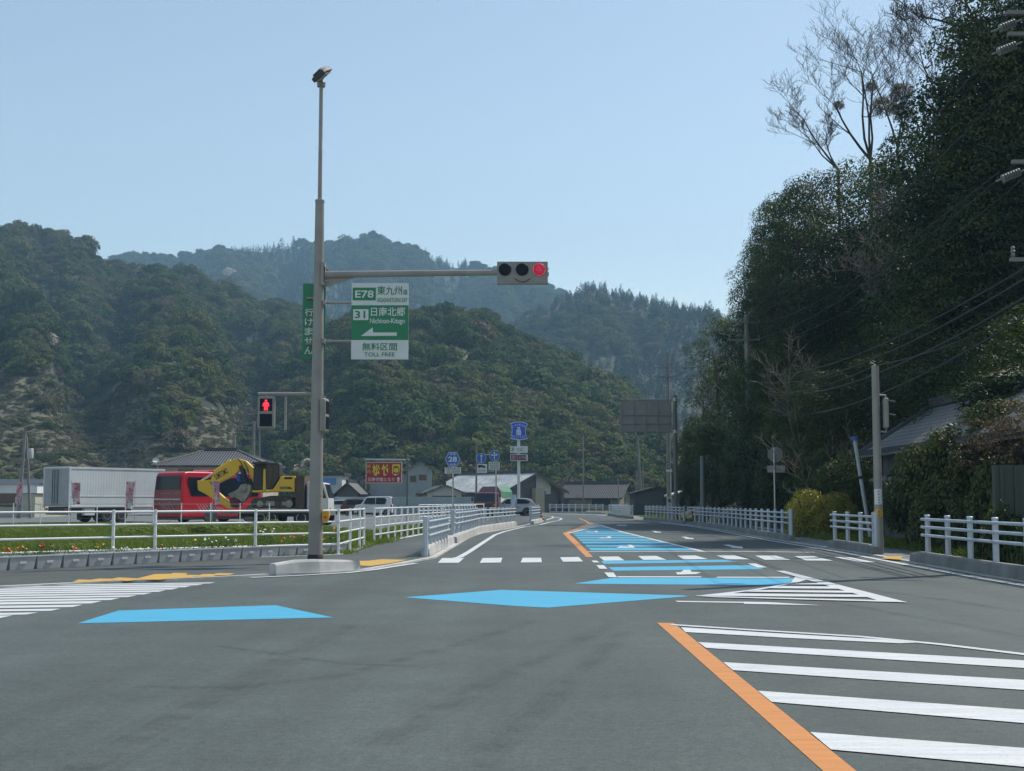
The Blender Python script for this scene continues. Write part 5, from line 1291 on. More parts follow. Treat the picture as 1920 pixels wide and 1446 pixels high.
for ch, u0, u1 in (('松', 580, 750), ('竹', 785, 995), ('園', 1030, 1205)):
    a = f(u0, 600); b = f(u1, 375); put_text(mb, ch, a[0], b[0], a[1], b[1], y, 1, .022)
for ch, v0, v1 in (('焼', 380, 465), ('肉', 495, 575)):
    a = f(460, v1); b = f(545, v0); put_text(mb, ch, a[0], b[0], a[1], b[1], y, 3, .012)
a = f(490, 755); b = f(1085, 670); put_text(mb, '日南学園となり', a[0], b[0], a[1], b[1], y, 2, .008)
for u in (660, 870, 1105): a = f(u - 35, 622); b = f(u + 30, 602); rect(mb, a[0], b[0], a[1], b[1], y, 2)
panel_poly(mb, [f(*p) for p in ((1150, 768), (1150, 705), (1130, 705), (1172, 645), (1214, 705), (1194, 705), (1194, 768))], y, 2)
mb.build('sign_face', [M_SIGNR, M_SIGNY, M_SIGNW, mat('olive_lettering', (.42, .42, .04), .5)], t)
mb = MB()
for px in (686, 720, 752): a = XZ(px, 864, Y, o); mb.cyl((a[0], 0, zat(867, Y)), (a[0], 0, zat(862, Y)), .012, n=6)
mb.build('hanger', M_GALV, t)
mb = MB(); a = XZ(686, 913, Y, o); mb.cyl((a[0], 0, zat(919, Y)), (a[0], 0, z0), .02, n=6); mb.build('drop_bar', M_GALV, t)

# route number sign
Y = 57.0; o = P(849, 1000, Y); o.z = 0
t = thing('route_sign', 'blue hexagonal route sign numbered 28 on a grey post', 'road sign', o)
post(t, 0, 0, zat(850, Y), .038)
c = XZ(849, 861.5, Y, o); r_ = 14.2 * Y / F; hx = [(-1, 0), (-.52, .95), (.52, .95), (1, 0), (.52, -.95), (-.52, -.95)]
mb = MB(); mb.prism([(c[0] + a * r_, -.06, c[1] + b * r_) for a, b in hx], (0, .02, 0))
panel_poly(mb, [(c[0] + a * r_ * .93, c[1] + b * r_ * .93) for a, b in hx], -.062, 1)
put_text(mb, '28', c[0] - r_ * .58, c[0] + r_ * .56, c[1] - r_ * .33, c[1] + r_ * .36, -.066, 0, .03)
put_text(mb, '県道', c[0] - r_ * .4, c[0] + r_ * .4, c[1] + r_ * .55, c[1] + r_ * .8, -.066, 0, .01); put_text(mb, '宮崎', c[0] - r_ * .4, c[0] + r_ * .4, c[1] - r_ * .8, c[1] - r_ * .55, -.066, 0, .01)
mb.build('hexagon_plate', [M_SIGNW, M_SIGNB], t)
x0, x1, z0, z1 = quadpts(834, 876.5, 864.5, 888.2, Y, o)
mb = MB(); mb.box(x0, x1, -.06, -.045, z0, z1); dashes(mb, x0 + .04, x1 - .04, z0 + .14, z1 - .02, -.063, 1, 7, 1); dashes(mb, x0 + .06, x1 - .04, z0 + .02, z1 - .15, -.063, 1, 7, 2); mb.build('name_plate', [M_SIGNW, M_BLACK], t)

# two round blue lane signs on one post
Y = 82.0; o = P(930, 983, Y); o.z = 0
t = thing('lane_sign', 'post with two round blue arrow signs and white plates below', 'road sign', o)
post(t, 0, 0, zat(846, Y), .045)
mb = MB(); a = XZ(900, 852.5, Y, o); mb.tube([(0, 0, a[1]), (a[0], 0, a[1])], .025, 8); mb.build('cross_bar', M_GALV, t)
for k, (px, py, rp_x, plate) in enumerate(((902.5, 859.5, 9.4, (895, 870.3, 913.3, 887)), (927, 854.5, 9.8, (916.2, 866, 937, 881)))):
    c = XZ(px, py, Y, o); r_ = rp_x * Y / F; mb = MB(); mb.prism([(p[0], -.075, p[1]) for p in circ(c[0], c[1], r_, 30)], (0, .02, 0)); panel_poly(mb, circ(c[0], c[1], r_ * .94, 30), -.078, 1)
    def arrow(ang, l0, l1, s=1.0):
        M2 = lambda p: (c[0] + (p[0] * math.cos(ang) - p[1] * math.sin(ang)) * r_, c[1] + (p[0] * math.sin(ang) + p[1] * math.cos(ang)) * r_)
        panel_poly(mb, [M2(p) for p in ((-.09, l0), (.09, l0), (.09, l1 - .42 * s), (.3 * s, l1 - .5 * s), (0, l1), (-.3 * s, l1 - .5 * s), (-.09, l1 - .42 * s))], -.081, 0)
    if k == 0: arrow(0, -.8, .82)
    else: arrow(0, -.75, .8, .8); arrow(R(75), 0, .75, .8); arrow(R(-68), 0, .75, .8)
    mb.build('round_plate', [M_SIGNW, M_SIGNB], t)
    x0, x1, z0, z1 = quadpts(*plate, Y, o); w = x1 - x0; h = z1 - z0
    mb = MB(); mb.box(x0, x1, -.075, -.06, z0, z1)
    if k == 0:
        g = lambda u, v: (x0 + w * u, z0 + h * v)
        panel_poly(mb, [g(*p) for p in ((.06, .62), (.06, .9), (.55, .9), (.55, .84), (.72, .82), (.86, .68), (.86, .6))], -.078, 1); panel_poly(mb, circ(*g(.22, .57), .03, 10), -.079, 1); panel_poly(mb, circ(*g(.7, .57), .03, 10), -.079, 1)
        dashes(mb, x0 + w * .1, x1 - w * .15, z0 + h * .16, z0 + h * .32, -.078, 1, 4, 5)
    else:
        for q in range(3): dashes(mb, x0 + w * .08, x1 - w * .08, z0 + h * (.08 + .31 * q), z0 + h * (.3 + .31 * q), -.078, 1, 5, q)
    mb.build('lower_plate', [M_SIGNW, M_BLACK], t)

# convenience store pole sign
Y = 148.0; o = P(972.5, 966, Y); o.z = 0
t = thing('store_pole_sign', 'tall blue and white pole sign with a milk churn emblem over two small boxes', 'sign', o)
post(t, 0, 0, zat(792, Y), .17, mat('pale_sign_pole', (.55, .58, .58), .45, .1, .06, 2, dirt=.1), 'pole')
f = lambda u, v: XZ(820 + u / 10.105, 780 + v / 10.105, Y, o)
out = [(1378,150),(1420,128),(1480,113),(1545,108),(1610,113),(1670,128),(1712,150),(1692,200),(1675,255),(1670,290),(1680,350),(1697,400),(1712,432),(1660,445),(1600,455),(1545,458),(1490,455),(1430,445),(1380,432),(1398,380),(1408,320),(1412,275),(1403,210)]
cc = (1545, 283)
mb = MB(); mb.prism([(f(*p)[0], -.3, f(*p)[1]) for p in out], (0, .5, 0))
inn = [((u - cc[0]) * .9 + cc[0], (v - cc[1]) * .9 + cc[1]) for u, v in out]; panel_poly(mb, [f(*p) for p in inn], -.305, 1)
for i, ch in enumerate('LAWSON'):
    uu = 1418 + i * 43; vv = 150 + abs(i - 2.5) ** 2 * 4.5; a = f(uu, vv + 42); b = f(uu + 33, vv); put_text(mb, ch, a[0], b[0], a[1], b[1], -.31, 2, .02)
for i, ch in enumerate('STATION'):
    if ch == 'I': uu, ww = 1418 + i * 36 + 10, 8
    else: uu, ww = 1418 + i * 36, 28
    vv = 388 - abs(i - 3) ** 2 * 2.0; a = f(uu, vv + 40); b = f(uu + ww, vv); put_text(mb, ch, a[0], b[0], a[1], b[1], -.31, 2, .02)
panel_poly(mb, [f(*p) for p in ((1500,370),(1494,360),(1494,290),(1500,265),(1520,250),(1518,225),(1506,225),(1506,212),(1575,212),(1575,225),(1563,225),(1561,250),(1580,265),(1588,290),(1588,360),(1580,370))], -.31, 2)
mb.build('emblem_board', [mat('emblem_rim', (.35, .45, .75), .5), mat('emblem_blue', (.02, .06, .5), .45), mat('emblem_pale', (.42, .52, .72), .5)], t)
x0, x1, z0, z1 = quadpts(956.6, 837, 989.3, 849.2, Y, o); mb = MB(); mb.box(x0, x1, -.32, .2, z0, z1)
put_text(mb, '酒・たばこ', x0 + .1, x1 - .25, z0 + .13, z1 - .12, -.325, 1, .008); mb.build('white_box', [M_SIGNW, mat('navy_print', (.03, .03, .12), .5)], t)
x0, x1, z0, z1 = quadpts(957, 852.4, 989.3, 864.4, Y, o); mb = MB(); mb.box(x0, x1, -.32, .2, z0, z1); rect(mb, x0 + .06, x1 - .14, z0 + .06, z1 - .06, -.322, 1)
put_text(mb, '銀行ATM', x0 + .14, x1 - .22, z0 + .13, z1 - .12, -.326, 2, .008); mb.build('maroon_box', [M_SIGNW, mat('maroon_face', (.10, .012, .03), .5), mat('pink_print', (.5, .26, .3), .5)], t)

# the blank back of an overhead direction sign
Y = 83.0; o = P(1268, 990, Y); o.z = 0; z_ = lambda py: zat(py, Y)
t = thing('overhead_sign', 'grey back of a large road sign with ribs, carried on a thick dark post', 'road sign', o)
post(t, 0, 0, z_(741), .125, mat('grey_brown_post', (.13, .13, .12), .55, .2, .12, 2, dirt=.3), 'post', n=18)
x0, x1, z0, z1 = quadpts(1164, 752, 1258, 811, Y, o)
mb = MB(); mb.box(x0, x1, .1, .13, z0, z1); mb.build('panel', M_BACK, t)
mb = MB()
for k in range(5): xx = x0 + .08 + (x1 - x0 - .16) * k / 4; mb.box(xx - .03, xx + .03, .04, .1, z0 + .05, z1 - .05)
mb.box(x0 - .02, x0 + .03, .05, .14, z0, z1); mb.box(x1 - .03, x1 + .02, .05, .14, z0, z1); mb.build('rib', M_BACK, t)
for py, r_ in ((749.5, .045), (779, .022), (795, .022), (809.5, .045)):
    mb = MB(); mb.tube([(x0 if r_ > .03 else x0 + .1, .0, z_(py)), (.25 if r_ > .03 else x1, .0, z_(py))], r_, 8); mb.build('rail', M_BACK, t, smooth=True)
for py in (749.5, 809.5): mb = MB(); mb.cyl((0, 0, z_(py) - .1), (0, 0, z_(py) + .1), .14, n=18); mb.build('clamp', M_GALV, t)

# octagonal plate and nameplate seen from behind
Y = 56.0; o = P(1454, 1000, Y); o.z = 0
t = thing('round_sign_back', 'grey back of an octagonal road sign with a small plate below, right of the road', 'road sign', o)
post(t, 0, 0, zat(841, Y), .04)
c = XZ(1454, 852.5, Y, o); r_ = 15.2 * Y / F; mb = MB(); mb.prism([(c[0] + r_ * math.cos(PI / 8 + k * PI / 4), .05, c[1] + r_ * math.sin(PI / 8 + k * PI / 4)) for k in range(8)], (0, .015, 0)); mb.build('octagon_plate', M_BACK, t)
x0, x1, z0, z1 = quadpts(1439.5, 873, 1472, 886, Y, o); mb = MB(); mb.box(x0, x1, .05, .065, z0, z1); mb.build('lower_plate', mat('pale_plate_back', (.34, .33, .32), .5, .2, .1, 3), t)

# speed limit on a thin post, child-crossing board
Y = 105.0; o = P(1258.5, 972, Y); o.z = 0
t = thing('speed_sign', 'grey round speed limit sign above a small plate beside the utility pole', 'road sign', o)
post(t, 0, 0, zat(866, Y), .04)
c = XZ(1253.5, 872.5, Y, o); r_ = 6.3 * Y / F; mb = MB(); mb.prism([(p[0], -.08, p[1]) for p in circ(c[0], c[1], r_, 24)], (0, .02, 0)); panel_poly(mb, circ(c[0], c[1], r_ * .76, 24), -.083, 1); put_text(mb, '50', c[0] - r_ * .5, c[0] + r_ * .5, c[1] - r_ * .38, c[1] + r_ * .38, -.086, 0, .03)
mb.build('round_plate', [mat('dark_ring', (.05, .045, .05), .5), mat('grey_face', (.33, .34, .34), .5)], t)  # dark ring and digits on an even grey face
x0, x1, z0, z1 = quadpts(1248.5, 881, 1260, 884.5, Y, o); mb = MB(); mb.box(x0, x1, -.08, -.06, z0, z1); mb.build('lower_plate', M_SIGNW, t)
Y = 84.0; o = P(1255, 975, Y); o.z = 0
t = thing('crossing_board', 'narrow white upright board with a black walking figure at the verge', 'sign', o)
x0, x1, z0, z1 = quadpts(1250, 931.5, 1260.3, 961, Y, o); mb = MB(); mb.box(x0, x1, -.02, .02, z0 - .6, z1); g = lambda u, v: (x0 + (x1 - x0) * u, z0 + (z1 - z0) * v)
panel_poly(mb, circ(*g(.5, .9), .035, 10), -.023, 1)
panel_poly(mb, [g(*p) for p in ((.3, .84), (.65, .86), (.75, .78), (.9, .72), (.85, .68), (.6, .74), (.7, .66), (.85, .64), (.8, .6), (.55, .62), (.45, .7), (.3, .62), (.15, .62), (.35, .76), (.2, .78))], -.023, 1)
dashes(mb, *[g(.3, .1)[0], g(.7, .1)[0], g(0, .08)[1], g(0, .16)[1]], -.023, 1, 1, 3)
for k in range(4): dashes(mb, g(.3, 0)[0], g(.7, 0)[0], g(0, .08 + .13 * k)[1], g(0, .17 + .13 * k)[1], -.023, 1, 1, 3 + k)
mb.build('board', [mat('dull_white_board', (.5, .52, .5), .6, 0, .1, 3, dirt=.2), M_BLACK], t)

# signal post on the right with a light seen edge-on
o = P(1649, 1040, 33.4); Y = o.y; o.z = WZ
t = thing('signal_post', 'plain grey signal post on the right pavement with a white and a yellow plate', 'signal post', o)
mb = MB(); zt = zat(685, Y) - WZ; mb.lathe([(.105, 0), (.1, zt * .5), (.09, zt - .02), (.07, zt)], n=18); mb.build('post', M_POLE, t, smooth=True)
for nm, a, m, lab in (('number_plate', (1643.5, 917, 1655.5, 946), M_SIGNW, 'white plate'), ('warning_plate', (1648, 955, 1657.5, 969), mat('yellow_plate', (.55, .36, .02), .5), 'yellow plate')):
    x0, x1, z0, z1 = quadpts(*a, Y, o); mb = MB(); seg_ = 6
    for k in range(seg_):
        a0 = -1.2 + 2.0 * k / seg_; a1 = -1.2 + 2.0 * (k + 1) / seg_; rr = .108
        mb.add([(rr * math.sin(a0), -rr * math.cos(a0), z0), (rr * math.sin(a1), -rr * math.cos(a1), z0), (rr * math.sin(a1), -rr * math.cos(a1), z1), (rr * math.sin(a0), -rr * math.cos(a0), z1)], [(0, 1, 2, 3)])
    n_ = 5 if nm == 'number_plate' else 2
    for k in range(n_): dashes(mb, -.045, .02, z0 + (z1 - z0) * (.08 + k * .9 / n_), z0 + (z1 - z0) * (.02 + (k + .8) * .9 / n_), -.112, 1, 1 if n_ == 5 else 2, k)
    mb.build(nm, [m, M_BLACK], t)
mb = MB(); mb.tube([(0, 0, zt), (-.05, 0, zt + .06), (-.12, 0, zt + .05)], .012, 6); mb.build('wire_eye', M_GALV, t)
c = P(1661, 775, Y)
tl = thing('pedestrian_light', 'pedestrian light seen edge-on, fixed to the right side of the right-hand signal post', 'pedestrian light', (c.x, Y, c.z), R(78))
mb = MB(); mb.cbox((0, 0, 0), (.36, .13, .76)); mb.build('housing', M_HOUS, tl, bevel=.04, seg=3)
for z in (.17, -.17): mb = MB(); mb.cbox((0, -.07, z), (.26, .012, .26)); mb.build('lamp_window', M_LENS, tl); mb = MB(); mb.prism([(-.15, -.07, z + .16), (.15, -.07, z + .16), (.15, -.07, z + .14), (-.15, -.07, z + .14)], (0, -.16, -.03)); mb.build('hood', M_HOUS, tl)
mb = MB(); q = Matrix.Rotation(-R(78), 3, 'Z') @ Vector((o.x - c.x, 0, 0))
for z in (.45, -.47): mb.tube([(0, 0, z * .8), (0, 0, z), (q.x, q.y, z + .02)], .028, 8)
mb.build('bracket', M_POLE, tl, smooth=True)

# convex mirror
Y = 96.0; o = P(293, 977, Y); o.z = 0
t = thing('convex_mirror', 'round convex traffic mirror on a post behind the white trailer', 'mirror', o)
post(t, 0, 0, zat(866, Y), .04, M_POLE)
c = XZ(292.5, 864.5, Y, o); r_ = 5.8 * Y / F; Mm = Matrix.Translation((c[0], -.1, c[1])) @ Matrix.Rotation(R(80), 4, 'X')
mb = MB(); mb.lathe([(r_, .0), (r_ * .85, .035), (r_ * .5, .06), (.01, .07)], n=24, M=Mm); mb.build('mirror_face', mat('mirror', (.75, .78, .8), .05, 1), t, smooth='all')
mb = MB(); mb.lathe([(r_ * .98, -.05), (r_ * 1.08, -.04), (r_ * 1.08, .02), (r_ * .98, .02)], n=24, M=Mm); mb.build('mirror_rim', mat('orange_rim', (.5, .4, .3), .5), t)

# pink banners
M_PINK = mat('faded_pink_cloth', (.55, .23, .31), .8, 0, .25, 2.2, hue=(.62, .42, .46), dirt=.0); M_PPAT = mat('pink_print_dark', (.5, .06, .16), .8)
def banner(label, px, y0, y1, wpx, Y, lean, m=None, seed=0):
    o = P(px, 985, Y); o.z = 0; t = thing('banner_flag', label, 'banner', o, 0, 'faded pink banners by the lorry yard' if m is None else None)
    s = Y / F; zt = zat(y0, Y); zb0 = zat(y1, Y)
    mb = MB(); mb.cyl((0, .03, 0), (0, .03, zt + .1), .014, n=8); mb.tube([(0, .03, zt + .02), (-wpx * s if lean < 0 else wpx * s, .03, zt + .02)], .01, 6); mb.build('pole', M_GALV, t)
    sg = -1 if lean < 0 else 1; g = random.Random(seed); vs = []; nz, nx = 14, 6
    for i in range(nz + 1):
        f_ = i / nz
        for j in range(nx + 1):
            u = j / nx; ww = wpx * s * (1 - .35 * f_ * abs(lean))
            vs.append((sg * (ww * u + .02) + f_ * lean * .18, .02 + .07 * math.sin(u * 5 + f_ * 6 + seed) * (.3 + f_), zt - (zt - zb0) * f_ * (1 - .04 * u) ))
    fs = [(i*(nx+1)+j, i*(nx+1)+j+1, (i+1)*(nx+1)+j+1, (i+1)*(nx+1)+j) for i in range(nz) for j in range(nx)]
    mb = MB(); mb.add(vs, fs)
    if m is None:
        for k in range(len(fs)):
            if g.random() < .12: mb.m[k] = 1
            if k // nx > nz * .68 and g.random() < .5: mb.m[k] = 2
        mb.build('cloth', [M_PINK, M_PPAT, M_SIGNW], t, smooth='all')
    else:
        for k in range(len(fs)):
            rw_ = k // nx
            if rw_ > nz * .6: mb.m[k] = 1
            elif g.random() < .2: mb.m[k] = 2
        mb.build('cloth', m, t, smooth='all')
    return t
banner('faded pink banner left of the white trailer', 40.5, 905, 945, 11, 70.5, -.5, seed=1); banner('pink banner with dark pattern in front of the trailer rear corner', 131.5, 906, 947, 16, 70.5, .4, seed=2)
banner('tall pink banner in front of the trailer side', 251.5, 904, 955, 16, 70.5, -.6, seed=3); banner('narrow twisted pink banner in front of the excavator stick', 397, 903, 947, 12, 70.5, .7, seed=4)
banner('pale blue and orange shop banner beside the silver SUV', 957.5, 928, 962, 10, 112, .15, [mat('pale_blue_cloth', (.42, .58, .64), .8), mat('orange_cloth', (.5, .3, .2), .8, 0, .3, 4), M_SIGNW], 5)

# traffic cones and bollards
M_CONE = mat('cone_red', (.35, .05, .03), .6, 0, .15, 5, dirt=.3); M_CONW = mat('cone_white', (.6, .6, .58), .6)
for k, (px, Y, tilt, lab) in enumerate(((1008.5, 93.5, 0, 'dull red and white cone left of its pair beyond the short railing'), (1013, 92.5, .05, 'dull red and white cone with dark base at the road edge'), (1017.5, 92, -.25, 'tilted pale cone leaning at the road edge'))):
    o = P(px, 975, Y); t = thing('traffic_cone', lab, 'cone', (o.x, Y, .01), .3 * k, 'cones beyond the short railing'); t.rotation_euler = (0, tilt, .3 * k)
    mb = MB(); mb.cbox((0, 0, .03), (.36, .36, .06)); mb.build('base', M_DARK, t, bevel=.02)
    mb = MB(); pr_ = [(.14, .06), (.115, .2), (.1, .28), (.085, .38), (.068, .48), (.03, .7)]
    for i in range(5): mb.mi = i % 2; mb.lathe(pr_[i:i+2], n=14)
    mb.build('body', [M_CONE, M_CONW], t, smooth=True)
for px, Y, lab in ((1844, 26.6, 'orange bollard with pale bands behind the near railing, first of three from the gap'), (1863, 26.2, 'middle orange bollard behind the near railing'), (1886.5, 25.9, 'orange bollard nearest the picture edge, half hidden by a railing post')):
    o = P(px, 1045, Y); t = thing('bollard', lab, 'bollard', (o.x, Y, WZ), 0, 'orange bollards behind the near railing')
    mb = MB(); mb.lathe([(.1, 0), (.1, .02), (.05, .035)], n=16); mb.build('base', mat('bollard_orange', (.5, .1, .03), .55, 0, .1, 4, dirt=.15), t)
    mb = MB(); pr_ = [(.042, .03), (.04, .45), (.04, .53), (.039, .6), (.039, .68), (.037, .79), (.02, .8)]
    for i in range(6): mb.mi = 1 if i in (1, 3) else 0; mb.lathe(pr_[i:i+2], n=14)
    mb.build('tube', [bpy.data.materials['bollard_orange'], mat('pale_band', (.5, .45, .42), .5)], t, smooth=True)

# ---------------------------------------------------------------- utility poles and wires
M_CPOLE = mat('concrete_pole', (.2, .2, .19), .85, 0, .12, 1.5, .1, 40, dirt=.3); M_INS = mat('porcelain', (.19, .2, .2), .3, 0, .1, 5, dirt=.3); M_WIRE = mat('wire_sheath', (.02, .021, .023), .6)
def upole(label, px, Y, ytop, arms=(), r0=.16, r1=.1, lean=0, extra=None, ins=True, group='utility poles', m=None, xoff=None):
    o = P(px, 940, Y); o.z = 0
    if xoff is not None: o.x = xoff
    t = thing('utility_pole', label, 'utility pole', o, 0, group); zt = zat(ytop, Y)
    mb = MB(); mb.tube([(lean * (1 - i / 5), 0, zt * i / 5) for i in range(6)], [r0 + (r1 - r0) * i / 5 for i in range(6)], 12); mb.build('pole', m or M_CPOLE, t, smooth=True)
    for (py, x0, x1, n, up) in arms:
        z = zat(py, Y); mb = MB(); mb.box(x0, x1, -r1 - .09, -r1, z - .04, z + .04); cr = mb.build('crossarm', M_CPOLE, t)
        if n:
            mb = MB()
            for k in range(n):
                x = x0 + .06 + (x1 - x0 - .12) * k / max(1, n - 1); b = .04 if up else -.3
                mb.lathe([(.02, 0), (.05, .05), (.03, .08), (.055, .13), (.03, .16), (.05, .2), (.02, .24)], (x, -r1 - .05, z + b), n=8)
            mb.build('insulator', M_INS, cr)
    if extra: extra(t, zt)
    return t
def trafo(dz, dx):
    def f(t, zt):
        mb = MB(); mb.lathe([(.2, 0), (.24, .04), (.24, .75), (.2, .8)], (dx, -.3, zt - dz), n=16); mb.build('transformer', mat('transformer_grey', (.35, .37, .37), .5), t, smooth=True)
    return f
upole('left leg pole of the two-legged transformer pole beyond the trailer', 43.5, 105, 808, [(811, -.9, .7, 3, True), (852, -.7, .6, 0, True)], .14, .1, -.35, trafo(2.2, .55))
upole('thin right leg leaning against the transformer pole beyond the trailer', 46, 105.4, 818, (), .12, .08, .5)
upole('dark pole standing behind the hipped roof', 437.5, 150, 816, (), .2, .16)
upole('pole with many insulators behind the excavator cab', 474, 160, 790, [(793, -1.6, 1.2, 5, True), (806, -1.4, 1.0, 4, True)], .2, .14, 0, trafo(5.0, -.4))
upole('slim pole beside the insulator pole, behind the hipped roof', 484, 162, 802, (), .12, .08, .3)
upole('slim pale lamp pole rising behind the red lorry', 893, 132, 826, [(833, 0, .35, 0, True)], .14, .05)
upole('slim grey pole in front of the far tiled house', 1094, 170, 816, (), .11, .08)
upole('thin pale post at the end of the far tiled house', 1159.5, 165, 897, (), .07, .06)
upole('leaning dark utility pole with a pale crossarm beyond the bend', 1196, 150, 820, [(821, -.35, .6, 0, True), (823, -1.1, .2, 3, True)], .19, .13, .45)
upole('thin pale post left of the leaning utility pole', 1194, 166, 880, (), .08, .07)
upole('thin pale post right of the leaning utility pole', 1206, 168, 868, (), .07, .06)
upole('tall dark utility pole with two crossarms behind the blank road sign', 1254.5, 108, 662, [(690, -1.1, .5, 3, True), (707, -1.1, .5, 3, False)], .2, .13, 0)
upole('concrete utility pole with two crossarms rising out of the leafy tree', 1405, 78, 590, [(605, -1.1, .75, 3, True), (638, -1.1, .75, 3, True)], .19, .13, 0)
upole('dark tree-side pole at the end of the long railing', 1318, 76, 855, (), .16, .14, m=bpy.data.materials['dark_post_paint'])
NPY = 27.0; NPX = xat(1985, 400, NPY)
def near_ins(t, zt):
    for py, n in ((84, 7), (322, 7), (42, 6)):
        z = zat(py, NPY); x = xat(1905, 84, NPY) - NPX
        mb = MB(); ax = Matrix.Translation((x, 0, z)) @ Euler((0, R(-112), 0)).to_matrix().to_4x4()
        for k in range(n): mb.lathe([(.03, .0), (.085, .02), (.09, .035), (.035, .055)], (0, 0, .06 * k), n=14, M=ax)
        mb.lathe([(.02, -.15), (.02, .55)], n=8, M=ax); mb.build('strain_insulator', M_INS, t, smooth=True)
upole('near concrete utility pole at the right with grey ribbed strain insulators', 1985, NPY, -160, [(70, -1.0, .9, 0, True), (308, -1.0, .9, 0, True), (30, -1.0, .9, 0, True), (490, -1.1, .3, 2, True)], .2, .14, 0, near_ins, xoff=NPX)
def wire(a, b, sag, r=.012, label='thin dark power line strung in front of the dark trees', grp='power lines before the trees', name='power_line'):
    a = Vector(a); b = Vector(b); pts = []
    for i in range(21):
        f_ = i / 20; p = a.lerp(b, f_); p.z -= sag * 4 * f_ * (1 - f_); pts.append(p)
    mb = MB(); mb.tube(pts, r, 5); o = mb.build(name, M_WIRE); tag(o, label, 'power line', grp); return o
def pw(pa, Ya, pb, Yb, sag, r=.012, **k): return wire(P(*pa, Ya), P(*pb, Yb), sag, r, **k)
pw((1376, 606), 78, (1872, 83), 27, .5); pw((1405, 604), 78, (1960, 95), 27, .5); pw((1425, 606), 78, (1874, 322), 27, .6)
pw((1376, 640), 78, (1880, 330), 27, .9); pw((1425, 642), 78, (1960, 300), 27, .9)
pw((1405, 700), 78, (1960, 480), 27, .9, .026); pw((1405, 712), 78, (1960, 500), 27, 1.0, .03); pw((1405, 730), 78, (1960, 535), 27, 1.1, .032); pw((1405, 765), 78, (1960, 570), 27, 1.2, .028)
pw((1640, 686), 33.4, (1960, 560), 27, .2, .014); pw((1405, 720), 78, (1640, 686), 33.4, .6, .014)
for a, b in (((1240, 690), (1376, 606)), ((1262, 690), (1425, 606)), ((1240, 708), (1376, 640)), ((1262, 708), (1405, 720))):
    pw(a, 108, b, 78, .5, label='thin dark power line between the two utility poles right of the bend', grp='power lines between the right-hand poles')
for a, b in (((1190, 822), (1250, 700)), ((1185, 824), (1245, 760))):
    pw(a, 150, b, 108, .6, .014, label='thin dark power line running to the leaning pole', grp='power lines to the leaning pole')
pw((46, 811), 105, (470, 795), 160, .5, .014, label='thin dark power line across the felled slope', grp='power lines across the felled slope'); pw((46, 852), 105, (470, 810), 160, .5, .014, label='thin dark power line across the felled slope', grp='power lines across the felled slope')
pw((484, 806), 160, (893, 835), 132, 1.5, .012, label='thin dark power line across the wooded hill', grp='power line across the wooded hill')
# ---------------------------------------------------------------- buildings
def wall_mat(name, c, d=.35, corr=False, sc=1.0):
    m = mat(name, c, .85, 0, .1, sc, .15, 30, dirt=d)
    return m
def tile_mat(name, c, pitch=.27, rough=.5, spec=.5, d=.3, dk=.35):
    m = mat(name, c, rough, 0, .2, 1.5, 0, 30, dirt=d, spec=spec); t = m.node_tree; N = t.nodes.new; L = t.links.new; b = t.nodes['Principled BSDF']
    uv = N('ShaderNodeUVMap'); sep = N('ShaderNodeSeparateXYZ'); L(uv.outputs[0], sep.inputs[0])
    def wv(o_, ph):
        a = N('ShaderNodeMath'); a.operation = 'MULTIPLY'; a.inputs[1].default_value = 1 / pitch; L(o_, a.inputs[0])
        f_ = N('ShaderNodeMath'); f_.operation = 'FRACT'; L(a.outputs[0], f_.inputs[0]); return f_.outputs[0]
    fx = wv(sep.outputs[0], 0); fy = wv(sep.outputs[1], 0)
    s = N('ShaderNodeMath'); s.operation = 'SINE'; m_ = N('ShaderNodeMath'); m_.operation = 'MULTIPLY'; m_.inputs[1].default_value = 6.283; L(fx, m_.inputs[0]); L(m_.outputs[0], s.inputs[0])
    h = N('ShaderNodeMath'); h.operation = 'MULTIPLY_ADD'; h.inputs[1].default_value = .5; L(s.outputs[0], h.inputs[0]); L(fy, h.inputs[2])
    bp = N('ShaderNodeBump'); bp.inputs['Strength'].default_value = .9; bp.inputs['Distance'].default_value = .06; L(h.outputs[0], bp.inputs['Height']); L(bp.outputs[0], b.inputs['Normal'])
    src = b.inputs['Base Color'].links[0].from_socket; r = N('ShaderNodeValToRGB'); r.color_ramp.elements[0].position = .05; r.color_ramp.elements[1].position = .75; r.color_ramp.elements[0].color = (dk, dk, dk, 1); r.color_ramp.elements[1].color = (1.15, 1.15, 1.12, 1); L(h.outputs[0], r.inputs['Fac'])
    mx = N('ShaderNodeMix'); mx.data_type = 'RGBA'; mx.blend_type = 'MULTIPLY'; mx.inputs['Factor'].default_value = 1; L(src, mx.inputs['A']); L(r.outputs[0], mx.inputs['B']); L(mx.outputs['Result'], b.inputs['Base Color'])
    return m
def uv_planar(o):
    me = o.data; uv = me.uv_layers.new(name='UVMap')
    for p in me.polygons:
        n = p.normal; u = Vector((-n.y, n.x, 0)); u = u.normalized() if u.length > 1e-3 else Vector((1, 0, 0)); v = n.cross(u)
        for li in p.loop_indices:
            c = me.vertices[me.loops[li].vertex_index].co; uv.data[li].uv = (c.dot(u), c.dot(v))
M_RGREY = tile_mat('grey_roof_tiles', (.085, .09, .1)); M_RDARK = tile_mat('dark_roof_tiles', (.045, .05, .06), spec=.4); M_RGREEN = tile_mat('greenish_roof_sheet', (.16, .2, .17), .4)
M_WIN = mat('window_glass', (.02, .026, .032), .08, 0, .2, 1, spec=.4); M_WFR = mat('window_frame', (.3, .3, .29), .5); M_RIDGE = mat('ridge_tiles', (.04, .044, .05), .6, 0, .2, 3, .3, 10)
